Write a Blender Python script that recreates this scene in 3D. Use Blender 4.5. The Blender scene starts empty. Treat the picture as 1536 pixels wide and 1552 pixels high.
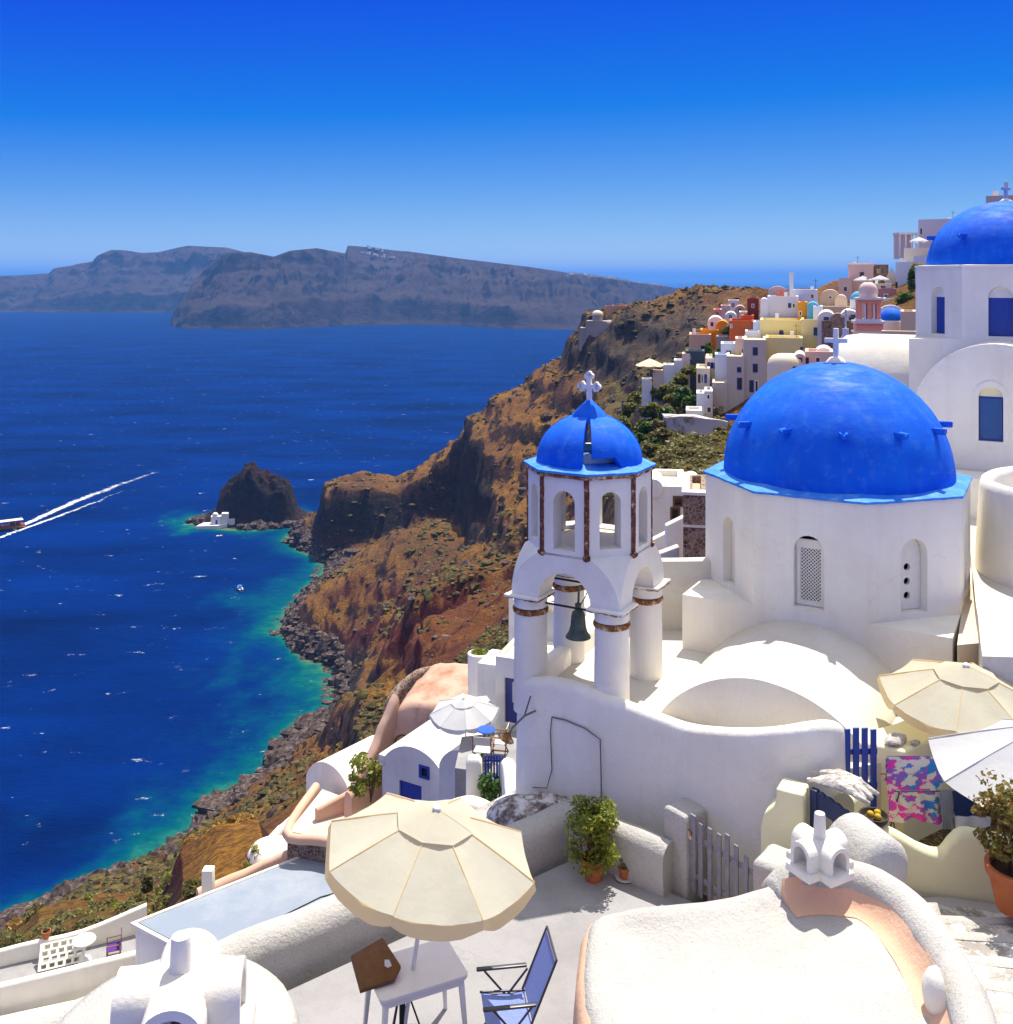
import bpy, bmesh, math, random
import numpy as np
from mathutils import Vector, Matrix, noise
from mathutils.geometry import tessellate_polygon
random.seed(7)
PI = math.pi
R = math.radians
scene = bpy.context.scene
COL = scene.collection

# ---------------------------------------------------------------- camera, sky, sun, exposure
F, HOR, EYE = 1520.0, 422.0, 125.0          # focal length and horizon row in photo pixels, eye height over the sea
cam = bpy.data.cameras.new('camera')
cam.sensor_width = 36.0
cam.lens = 36.0 * F / 1552.0
cam.shift_y = -(776.0 - HOR) / 1552.0
cam.clip_start, cam.clip_end = 0.1, 200000.0
cam_o = bpy.data.objects.new('camera', cam)
cam_o.location = (0, 0, EYE)
cam_o.rotation_euler = (PI / 2, 0, 0)
COL.objects.link(cam_o)
scene.camera = cam_o

SUN_EL, SUN_AZ = R(65), R(25)                # azimuth clockwise from +Y (the view direction)
world = bpy.data.worlds.new('World')
scene.world = world
world.use_nodes = True
wn, wl = world.node_tree.nodes, world.node_tree.links
wn.clear()
w_out = wn.new('ShaderNodeOutputWorld')
w_bg = wn.new('ShaderNodeBackground')
w_sky = wn.new('ShaderNodeTexSky')
w_sky.sky_type = 'NISHITA'
w_sky.sun_disc = False
w_sky.sun_elevation = SUN_EL
w_sky.sun_rotation = SUN_AZ
w_sky.air_density = 0.6
w_sky.dust_density = 0.0
w_sky.ozone_density = 10.0
w_mad = wn.new('ShaderNodeVectorMath')          # the photograph's deep, saturated rendering of a clear sky
w_mad.operation = 'MULTIPLY_ADD'
w_mad.inputs[1].default_value = (0.97, 0.77, 0.151)
w_mad.inputs[2].default_value = (-1.35, -1.17, 3.42)
w_max = wn.new('ShaderNodeVectorMath')
w_max.operation = 'MAXIMUM'
w_max.inputs[1].default_value = (0.0, 0.08, 0.0)
wl.new(w_sky.outputs['Color'], w_mad.inputs[0])
wl.new(w_mad.outputs['Vector'], w_max.inputs[0])
w_tc = wn.new('ShaderNodeTexCoord')             # above the view the sky is paled and brightened, adding neutral fill light
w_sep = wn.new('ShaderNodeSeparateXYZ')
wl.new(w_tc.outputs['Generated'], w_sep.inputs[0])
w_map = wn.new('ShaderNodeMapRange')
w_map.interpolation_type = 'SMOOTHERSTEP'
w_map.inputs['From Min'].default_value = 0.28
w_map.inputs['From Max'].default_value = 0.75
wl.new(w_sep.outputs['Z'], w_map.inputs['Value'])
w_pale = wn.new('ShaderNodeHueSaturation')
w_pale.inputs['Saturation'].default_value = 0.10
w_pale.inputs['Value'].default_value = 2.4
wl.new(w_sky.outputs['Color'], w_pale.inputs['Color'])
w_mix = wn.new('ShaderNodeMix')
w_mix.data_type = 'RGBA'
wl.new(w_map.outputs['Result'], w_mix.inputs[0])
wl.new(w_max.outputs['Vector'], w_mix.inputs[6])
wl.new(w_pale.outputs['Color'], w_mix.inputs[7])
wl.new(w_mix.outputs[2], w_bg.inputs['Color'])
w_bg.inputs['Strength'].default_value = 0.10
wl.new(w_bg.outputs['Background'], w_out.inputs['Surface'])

sun = bpy.data.lights.new('sun', 'SUN')
sun.energy = 3.8
sun.angle = R(0.53)
sun.color = (1.0, 0.945, 0.85)
sun_o = bpy.data.objects.new('sun', sun)
_sd = Vector((math.sin(SUN_AZ) * math.cos(SUN_EL), math.cos(SUN_AZ) * math.cos(SUN_EL), math.sin(SUN_EL)))
sun_o.rotation_euler = _sd.to_track_quat('Z', 'Y').to_euler()
sun_o.location = (0, 0, 400)
COL.objects.link(sun_o)

vs = scene.view_settings
vs.view_transform = 'Standard'
vs.look = 'None'
vs.gamma = 1.0
vs.use_curve_mapping = False
vs.exposure = 0.9
scene.display_settings.display_device = 'sRGB'
cy = scene.cycles
cy.max_bounces = 7
cy.diffuse_bounces = 4
cy.glossy_bounces = 3
cy.transmission_bounces = 4
cy.transparent_max_bounces = 8
cy.volume_bounces = 0
cy.use_denoising = True
cy.caustics_reflective = False
cy.caustics_refractive = False

# ---------------------------------------------------------------- positions
def W(px, py, d):                            # photo pixel at distance d along the view axis
    return Vector(((px - 768.0) / F * d, d, EYE - (py - HOR) / F * d))
def G(px, py, z):                            # photo pixel on the level z (relative to the eye)
    return W(px, py, -z * F / (py - HOR))
def V3(x, y, z):                             # z relative to the eye
    return Vector((x, y, EYE + z))

# ---------------------------------------------------------------- mesh building
class MB:
    def __init__(s):
        s.v, s.f = [], []
    def add(s, vs_, fs, m=None):
        b = len(s.v)
        for p in vs_:
            p = Vector(p)
            s.v.append(m @ p if m else p)
        for f in fs:
            s.f.append(tuple(b + i for i in f))
        return s
    def box(s, c, d, m=None, rz=0.0, taper=1.0):
        x, y, z = (q / 2 for q in d)
        vs_ = [(-x, -y, -z), (x, -y, -z), (x, y, -z), (-x, y, -z),
               (-x * taper, -y * taper, z), (x * taper, -y * taper, z), (x * taper, y * taper, z), (-x * taper, y * taper, z)]
        mm = Matrix.Translation(Vector(c)) @ Matrix.Rotation(rz, 4, 'Z')
        if m: mm = m @ mm
        return s.add(vs_, [(0, 3, 2, 1), (4, 5, 6, 7), (0, 1, 5, 4), (1, 2, 6, 5), (2, 3, 7, 6), (3, 0, 4, 7)], mm)
    def bb(s, x0, x1, y0, y1, z0, z1, m=None):
        return s.box(((x0 + x1) / 2, (y0 + y1) / 2, (z0 + z1) / 2), (abs(x1 - x0), abs(y1 - y0), abs(z1 - z0)), m)
    def loft(s, rings, cap=True, closed=True, m=None):
        n = len(rings[0])
        vs_ = [p for r in rings for p in r]
        fs = []
        for i in range(len(rings) - 1):
            for j in range(n if closed else n - 1):
                k = (j + 1) % n
                fs.append((i * n + j, i * n + k, (i + 1) * n + k, (i + 1) * n + j))
        if cap and closed:
            fs.append(tuple(range(n - 1, -1, -1)))
            fs.append(tuple((len(rings) - 1) * n + j for j in range(n)))
        return s.add(vs_, fs, m)
    def lathe(s, prof, n=24, m=None, a0=0.0, a1=2 * PI, c=(0, 0, 0)):
        full = abs(a1 - a0 - 2 * PI) < 1e-6
        k = n if full else n + 1
        rings = []
        for r, z in prof:
            rings.append([(c[0] + max(r, 1e-4) * math.cos(a0 + (a1 - a0) * j / n), c[1] + max(r, 1e-4) * math.sin(a0 + (a1 - a0) * j / n), c[2] + z) for j in range(k)])
        return s.loft(rings, cap=full, closed=full, m=m)
    def cyl(s, c, r, h, n=20, r2=None, m=None):
        return s.lathe([(r, 0), (r if r2 is None else r2, h)], n, m, c=c)
    def tube(s, pts, r, n=8, m=None, rad=None):
        pts = [Vector(p) for p in pts]
        rings = []
        up = Vector((0, 0, 1))
        for i, p in enumerate(pts):
            t = (pts[min(i + 1, len(pts) - 1)] - pts[max(i - 1, 0)]).normalized()
            a = t.cross(up)
            if a.length < 1e-3: a = t.cross(Vector((1, 0, 0)))
            a.normalize()
            b = a.cross(t).normalized()
            rr = rad[i] if rad else r
            rings.append([p + a * rr * math.cos(2 * PI * j / n) + b * rr * math.sin(2 * PI * j / n) for j in range(n)])
        return s.loft(rings, m=m)
    def bar(s, a, b, w, h=None, m=None):      # rectangular bar between two points
        a, b = Vector(a), Vector(b)
        h = w if h is None else h
        t = (b - a).normalized()
        x = t.cross(Vector((0, 0, 1)))
        if x.length < 1e-3: x = Vector((1, 0, 0))
        x.normalize()
        y = x.cross(t).normalized()
        r = lambda p: [p + x * w / 2 + y * h / 2, p - x * w / 2 + y * h / 2, p - x * w / 2 - y * h / 2, p + x * w / 2 - y * h / 2]
        return s.loft([r(a), r(b)], m=m)
    def prism(s, poly, z0, z1, m=None):       # polygon in plan
        return s.loft([[(p[0], p[1], z0) for p in poly], [(p[0], p[1], z1) for p in poly]], m=m)
    def panel(s, outer, holes, th, fn):       # plate with holes: fn(u, v, w) -> point, w runs from 0 to th
        loops = [[Vector((p[0], p[1], 0)) for p in lp] for lp in [outer] + list(holes)]
        flat = [p for lp in loops for p in lp]
        tris = tessellate_polygon(loops)
        b = len(flat)
        vs_ = [fn(p.x, p.y, 0.0) for p in flat] + [fn(p.x, p.y, th) for p in flat]
        fs = [tuple(t) for t in tris] + [tuple(b + i for i in reversed(t)) for t in tris]
        o = 0
        for lp in loops:
            n = len(lp)
            for j in range(n):
                k = (j + 1) % n
                fs.append((o + j, o + k, b + o + k, b + o + j))
            o += n
        return s.add(vs_, fs)
    def wall(s, path, prof, m=None, ends=True):   # sweep a closed profile (across, up) along a plan path of (x, y, z)
        pts = [Vector(p) for p in path]
        rings = []
        for i, p in enumerate(pts):
            if 0 < i < len(pts) - 1:
                t0 = (pts[i] - pts[i - 1]); t1 = (pts[i + 1] - pts[i])
                t0.z = t1.z = 0
                t0.normalize(); t1.normalize()
                t = (t0 + t1).normalized()
                k = 1 / max(0.4, t.dot(t1))
            else:
                t = pts[1] - pts[0] if i == 0 else pts[-1] - pts[-2]
                t.z = 0
                t.normalize(); k = 1
            nrm = Vector((t.y, -t.x, 0)) * k       # right-hand side
            rings.append([p + nrm * a + Vector((0, 0, u)) for a, u in prof])
        return s.loft(rings, m=m)

def mesh_from(name, mb, bevel=0.0, seg=2, rough=None, smooth=35, maxedge=0.22, recalc=True):
    me = bpy.data.meshes.new(name)
    bm = bmesh.new()
    bv = [bm.verts.new(p) for p in mb.v]
    for f in mb.f:
        f2 = []
        for i in f:
            if i not in f2: f2.append(i)
        if len(f2) < 3: continue
        try: bm.faces.new([bv[i] for i in f2])
        except ValueError: pass
    bmesh.ops.remove_doubles(bm, verts=bm.verts, dist=1e-5)
    if recalc: bmesh.ops.recalc_face_normals(bm, faces=bm.faces)
    if bevel > 0:
        es = [e for e in bm.edges if len(e.link_faces) == 2 and e.calc_face_angle(0) > R(28)]
        bmesh.ops.bevel(bm, geom=es, offset=bevel, segments=seg, profile=0.5, affect='EDGES', clamp_overlap=True)
    if rough:
        amp, sc = rough
        for _ in range(6):
            es = [e for e in bm.edges if e.calc_length() > maxedge]
            if not es: break
            bmesh.ops.subdivide_edges(bm, edges=es, cuts=1, use_grid_fill=True)
        off = Vector((sum(ord(c) for c in name) % 97, 3.1, 0))
        for v in bm.verts:
            n = noise.noise_vector(v.co * sc + off) + 0.4 * noise.noise_vector(v.co * sc * 2.7 + off)
            v.co += n * amp
    bm.to_mesh(me)
    bm.free()
    if smooth:
        for p in me.polygons: p.use_smooth = True
        me.set_sharp_from_angle(angle=R(smooth))
    return me

def tag(o, label=None, cat=None, group=None, kind=None):
    if label: o['label'] = label
    if cat: o['category'] = cat
    if group: o['group'] = group
    if kind: o['kind'] = kind
    return o
def thing(name, label, cat, loc=(0, 0, 0), rz=0.0, group=None):
    o = bpy.data.objects.new(name, None)
    o.empty_display_size = 0.2
    o.location = loc
    o.rotation_euler = (0, 0, rz)
    COL.objects.link(o)
    return tag(o, label, cat, group)
def root_matrix(o):
    m = Matrix.Translation(o.location) @ o.rotation_euler.to_matrix().to_4x4()
    if o.parent: return root_matrix(o.parent) @ m
    return m
def part(name, mb, mat, parent=None, world=False, loc=None, rz=0.0, label=None, **kw):
    if world and parent is not None:
        inv = root_matrix(parent).inverted()
        mb.v = [inv @ p for p in mb.v]
    me = mesh_from(name, mb, **kw)
    me.materials.append(mat)
    o = bpy.data.objects.new(name, me)
    if parent is not None: o.parent = parent
    if loc is not None: o.location = loc
    o.rotation_euler = (0, 0, rz)
    COL.objects.link(o)
    if label: o['label'] = label
    return o
def single(name, mb, mat, label, cat, group=None, base=None, **kw):  # a thing of one mesh, its origin at its base
    if base is None:
        xs = [p.x for p in mb.v]; ys = [p.y for p in mb.v]; zs = [p.z for p in mb.v]
        base = Vector(((min(xs) + max(xs)) / 2, (min(ys) + max(ys)) / 2, min(zs)))
    base = Vector(base)
    mb.v = [p - base for p in mb.v]
    o = part(name, mb, mat, None, loc=base, **kw)
    return tag(o, label, cat, group)
def struct(name, mb, mat, **kw):
    o = part(name, mb, mat, None, **kw)
    o['kind'] = 'structure'
    return o
def clone(root, loc, rz=0.0, label=None, scale=None):
    r = root.copy()
    COL.objects.link(r)
    r.location = loc
    r.rotation_euler = (0, 0, rz)
    if scale: r.scale = (scale,) * 3
    if label: r['label'] = label
    for ch in list(root.children):
        c = ch.copy(); COL.objects.link(c); c.parent = r
        for g in list(ch.children):
            d = g.copy(); COL.objects.link(d); d.parent = c
    return r
def arch_pts(w, z0, z1, n=10, cx=0.0):        # arched opening, z1 = crown
    r = w / 2
    return [(cx - r, z0), (cx + r, z0)] + [(cx + r * math.cos(PI * i / n), z1 - r + r * math.sin(PI * i / n)) for i in range(n + 1)]
def rect_pts(x0, x1, z0, z1):
    return [(x0, z0), (x1, z0), (x1, z1), (x0, z1)]

# ---------------------------------------------------------------- materials
class Mat:
    def __init__(s, name, rough=0.9, spec=0.3):
        s.m = bpy.data.materials.new(name)
        s.m.use_nodes = True
        s.n, s.l = s.m.node_tree.nodes, s.m.node_tree.links
        s.b = s.n['Principled BSDF']
        s.b.inputs['Roughness'].default_value = rough
        s.b.inputs['Specular IOR Level'].default_value = spec
        s.geo = None
    def pos(s, scale=None):
        if s.geo is None:
            s.geo = s.n.new('ShaderNodeNewGeometry')
        o = s.geo.outputs['Position']
        if scale:
            mp = s.n.new('ShaderNodeMapping')
            mp.inputs['Scale'].default_value = scale
            s.l.new(o, mp.inputs['Vector'])
            o = mp.outputs['Vector']
        return o
    def noise(s, scale, detail=4, rough=0.55, vec=None, dist=0.0):
        t = s.n.new('ShaderNodeTexNoise')
        t.inputs['Scale'].default_value = scale
        t.inputs['Detail'].default_value = detail
        t.inputs['Roughness'].default_value = rough
        t.inputs['Distortion'].default_value = dist
        s.l.new(vec if vec else s.pos(), t.inputs['Vector'])
        return t.outputs['Fac']
    def ramp(s, fac, stops, interp='LINEAR'):
        r = s.n.new('ShaderNodeValToRGB')
        r.color_ramp.interpolation = interp
        els = r.color_ramp.elements
        while len(els) < len(stops): els.new(0.5)
        for e, (p, c) in zip(els, stops):
            e.position = p
            e.color = (c[0], c[1], c[2], 1) if not isinstance(c, (int, float)) else (c, c, c, 1)
        s.l.new(fac, r.inputs['Fac'])
        return r.outputs['Color']
    def mix(s, fac, a, b, mode='MIX'):
        x = s.n.new('ShaderNodeMix')
        x.data_type = 'RGBA'
        x.blend_type = mode
        for k, v in ((0, fac), (6, a), (7, b)):
            if isinstance(v, (int, float)): x.inputs[k].default_value = v
            elif isinstance(v, (tuple, list)): x.inputs[k].default_value = (v[0], v[1], v[2], 1)
            else: s.l.new(v, x.inputs[k])
        return x.outputs[2]
    def math(s, op, a, b=None, clamp=False):
        x = s.n.new('ShaderNodeMath')
        x.operation = op
        x.use_clamp = clamp
        for k, v in ((0, a), (1, b)):
            if v is None: continue
            if isinstance(v, (int, float)): x.inputs[k].default_value = v
            else: s.l.new(v, x.inputs[k])
        return x.outputs[0]
    def color(s, c):
        if isinstance(c, (tuple, list)): s.b.inputs['Base Color'].default_value = (c[0], c[1], c[2], 1)
        else: s.l.new(c, s.b.inputs['Base Color'])
        return s
    def bump(s, h, strength=0.3, dist=0.02):
        x = s.n.new('ShaderNodeBump')
        x.inputs['Strength'].default_value = strength
        x.inputs['Distance'].default_value = dist
        s.l.new(h, x.inputs['Height'])
        if s.b.inputs['Normal'].is_linked:
            s.l.new(s.b.inputs['Normal'].links[0].from_socket, x.inputs['Normal'])
        s.l.new(x.outputs['Normal'], s.b.inputs['Normal'])
        return s
    def attr(s, name):
        x = s.n.new('ShaderNodeAttribute')
        x.attribute_name = name
        return x.outputs['Fac']

MATS = {}
def plaster(name, c, dirt=None, amount=0.35, scale=0.6, bump=0.25, streak=0.0, rough=0.92, fine=26.0, speck=0.0, crack=0.0):
    if name in MATS: return MATS[name]
    m = Mat(name, rough, 0.25)
    dirt = dirt or tuple(q * 0.78 for q in c)
    big = m.noise(scale, 6, 0.62)
    f = m.ramp(big, [(0.42, 0.0), (0.72, 1.0)])
    col = m.mix(m.math('MULTIPLY', f, amount), c, dirt)
    fn = m.noise(fine * 0.35, 5, 0.7)
    col = m.mix(m.math('MULTIPLY', m.ramp(fn, [(0.5, 0.0), (0.75, 1.0)]), amount * 0.5), col, tuple(q * 0.86 for q in c))
    if speck:
        sp = m.noise(fine * 1.6, 4, 0.75)
        col = m.mix(m.math('MULTIPLY', m.ramp(sp, [(0.56, 0.0), (0.66, 1.0)]), speck), col, tuple(q * 0.45 for q in c))
    if streak:
        st = m.noise(1.0, 4, 0.6, m.pos((4.5, 4.5, 0.35)))
        col = m.mix(m.math('MULTIPLY', m.ramp(st, [(0.5, 0.0), (0.78, 1.0)]), streak), col, dirt)
    if crack:                                    # hairline cracks and patched areas
        wv = m.n.new('ShaderNodeVectorMath'); wv.operation = 'MULTIPLY_ADD'
        nt_ = m.n.new('ShaderNodeTexNoise'); nt_.inputs['Scale'].default_value = 2.6; nt_.inputs['Detail'].default_value = 5
        m.l.new(m.pos(), nt_.inputs['Vector'])
        m.l.new(nt_.outputs['Color'], wv.inputs[0]); wv.inputs[1].default_value = (0.9, 0.9, 0.9)
        m.l.new(m.pos(), wv.inputs[2])
        vo = m.n.new('ShaderNodeTexVoronoi'); vo.feature = 'DISTANCE_TO_EDGE'; vo.inputs['Scale'].default_value = 0.85
        m.l.new(wv.outputs['Vector'], vo.inputs['Vector'])
        ln = m.ramp(vo.outputs['Distance'], [(0.0, 1.0), (0.009, 0.0)])
        gate_ = m.ramp(m.noise(0.9, 3), [(0.46, 0.0), (0.58, 1.0)])
        col = m.mix(m.math('MULTIPLY', m.math('MULTIPLY', ln, gate_), crack), col, tuple(q * 0.3 for q in c))
        vp = m.n.new('ShaderNodeTexVoronoi'); vp.inputs['Scale'].default_value = 0.7
        m.l.new(wv.outputs['Vector'], vp.inputs['Vector'])
        col = m.mix(m.math('MULTIPLY', m.ramp(vp.outputs['Color'], [(0.3, 0.0), (0.8, 1.0)]), min(0.2, crack * 1.0)), col, dirt)
    m.color(col)
    if bump:
        h = m.noise(fine, 6, 0.65)
        m.bump(h, bump, 0.02)
        m.bump(m.noise(2.2, 3, 0.5), bump * 0.8, 0.06)
    MATS[name] = m.m
    return m.m
def plain(name, c, rough=0.6, spec=0.4, metal=0.0, vary=0.15, scale=6.0, bump=0.0):
    if name in MATS: return MATS[name]
    m = Mat(name, rough, spec)
    m.b.inputs['Metallic'].default_value = metal
    if vary:
        f = m.noise(scale, 5, 0.6)
        m.color(m.mix(m.ramp(f, [(0.3, 0.0), (0.75, 1.0)]), c, tuple(q * (1 - vary) for q in c)))
    else: m.color(c)
    if bump: m.bump(m.noise(scale * 5, 4), bump, 0.01)
    MATS[name] = m.m
    return m.m

WHITE = plaster('white_plaster', (0.85, 0.815, 0.70), (0.60, 0.52, 0.40), 0.38, 0.8, 0.32, 0.24, crack=0.13)
WHITE_R = plaster('rough_white_plaster', (0.50, 0.485, 0.45), (0.36, 0.33, 0.29), 0.40, 0.9, 0.9, 0.0, fine=30, speck=0.7, crack=0.2)
ROOFW = plaster('white_roof_wash', (0.68, 0.645, 0.56), (0.50, 0.43, 0.32), 0.55, 0.9, 0.3, speck=0.25, crack=0.2)
FARW = plaster('far_white_plaster', (0.78, 0.75, 0.69), (0.62, 0.57, 0.50), 0.35, 0.12, 0.0)
FLOORC = plaster('terrace_concrete', (0.33, 0.32, 0.325), (0.20, 0.19, 0.185), 0.75, 1.1, 0.14, speck=0.3, crack=0.3)
PEACH = plaster('peach_plaster', (0.72, 0.46, 0.31), (0.62, 0.36, 0.22), 0.5, 1.2, 0.5)
CREAM = plaster('cream_yellow_plaster', (0.84, 0.80, 0.50), (0.74, 0.68, 0.40), 0.4, 0.8, 0.18)
BLUEW = plain('blue_woodwork', (0.012, 0.05, 0.33), 0.45, 0.5, 0, 0.25, 9)
NAVY = plain('navy_woodwork', (0.03, 0.045, 0.12), 0.5, 0.4, 0, 0.3, 9)
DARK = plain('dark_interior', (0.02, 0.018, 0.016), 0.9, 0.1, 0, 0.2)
GLASS = plain('dark_window_glass', (0.03, 0.035, 0.045), 0.12, 0.6, 0, 0.1)
IRON = plain('dark_iron', (0.035, 0.033, 0.032), 0.6, 0.4, 0.4, 0.3, 20)
WOODB = plain('brown_wood', (0.17, 0.075, 0.022), 0.6, 0.35, 0, 0.4, 14, 0.2)
TERRA = plain('terracotta', (0.50, 0.155, 0.055), 0.75, 0.25, 0, 0.25, 9, 0.1)
# ---------------------------------------------------------------- numpy noise
def _hash(ix, iy, seed):
    h = (ix.astype(np.int64) * 374761393 + iy.astype(np.int64) * 668265263 + seed * 1442695041) & 0x7fffffff
    h = ((h ^ (h >> 13)) * 1274126177) & 0x7fffffff
    return ((h ^ (h >> 16)) & 0xffff) / 65535.0
def vnoise(x, y, seed=0):
    ix, iy = np.floor(x), np.floor(y)
    fx, fy = x - ix, y - iy
    fx = fx * fx * fx * (fx * (fx * 6 - 15) + 10)
    fy = fy * fy * fy * (fy * (fy * 6 - 15) + 10)
    a, b = _hash(ix, iy, seed), _hash(ix + 1, iy, seed)
    c, d = _hash(ix, iy + 1, seed), _hash(ix + 1, iy + 1, seed)
    return (a * (1 - fx) + b * fx) * (1 - fy) + (c * (1 - fx) + d * fx) * fy
def fbm(x, y, o=5, seed=0, g=0.5):
    s, a, t = 0, 1, 0
    for i in range(o):
        s = s + a * vnoise(x, y, seed + i * 17)
        t += a; a *= g; x = x * 2.03 + 7.1; y = y * 2.03 + 3.7
    return s / t - 0.5
def ridged(x, y, o=5, seed=0, g=0.55):
    s, a, t = 0, 1, 0
    for i in range(o):
        s = s + a * (1 - np.abs(2 * vnoise(x, y, seed + i * 13) - 1))
        t += a; a *= g; x = x * 2.1 + 5.3; y = y * 2.1 + 1.9
    return s / t - 0.5
def sstep(a, b, x):
    t = np.clip((x - a) / (b - a), 0, 1)
    return t * t * (3 - 2 * t)

def grid_mesh(name, X, Y, Z, mat, attrs=None, smooth=True, kind='structure', label=None, origin=None):
    nr, nc = X.shape
    co = np.stack([X, Y, Z], -1).reshape(-1, 3).astype(np.float64)
    org = np.array(origin if origin is not None else (0, 0, 0), float)
    co = co - org
    i = np.arange(nr * nc).reshape(nr, nc)
    q = np.stack([i[:-1, :-1], i[:-1, 1:], i[1:, 1:], i[1:, :-1]], -1).reshape(-1, 4)
    me = bpy.data.meshes.new(name)
    me.vertices.add(len(co)); me.vertices.foreach_set('co', co.ravel())
    me.loops.add(q.size); me.loops.foreach_set('vertex_index', q.ravel().astype(np.int32))
    me.polygons.add(len(q))
    me.polygons.foreach_set('loop_start', (np.arange(len(q)) * 4).astype(np.int32))
    me.polygons.foreach_set('loop_total', np.full(len(q), 4, np.int32))
    me.update(calc_edges=True)
    me.polygons.foreach_set('use_smooth', np.full(len(q), smooth))
    for k, a in (attrs or {}).items():
        at = me.attributes.new(k, 'FLOAT', 'POINT')
        at.data.foreach_set('value', a.reshape(-1).astype(np.float32))
    me.validate()
    me.materials.append(mat)
    o = bpy.data.objects.new(name, me)
    o.location = org
    COL.objects.link(o)
    if kind: o['kind'] = kind
    if label: o['label'] = label
    return o

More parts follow.
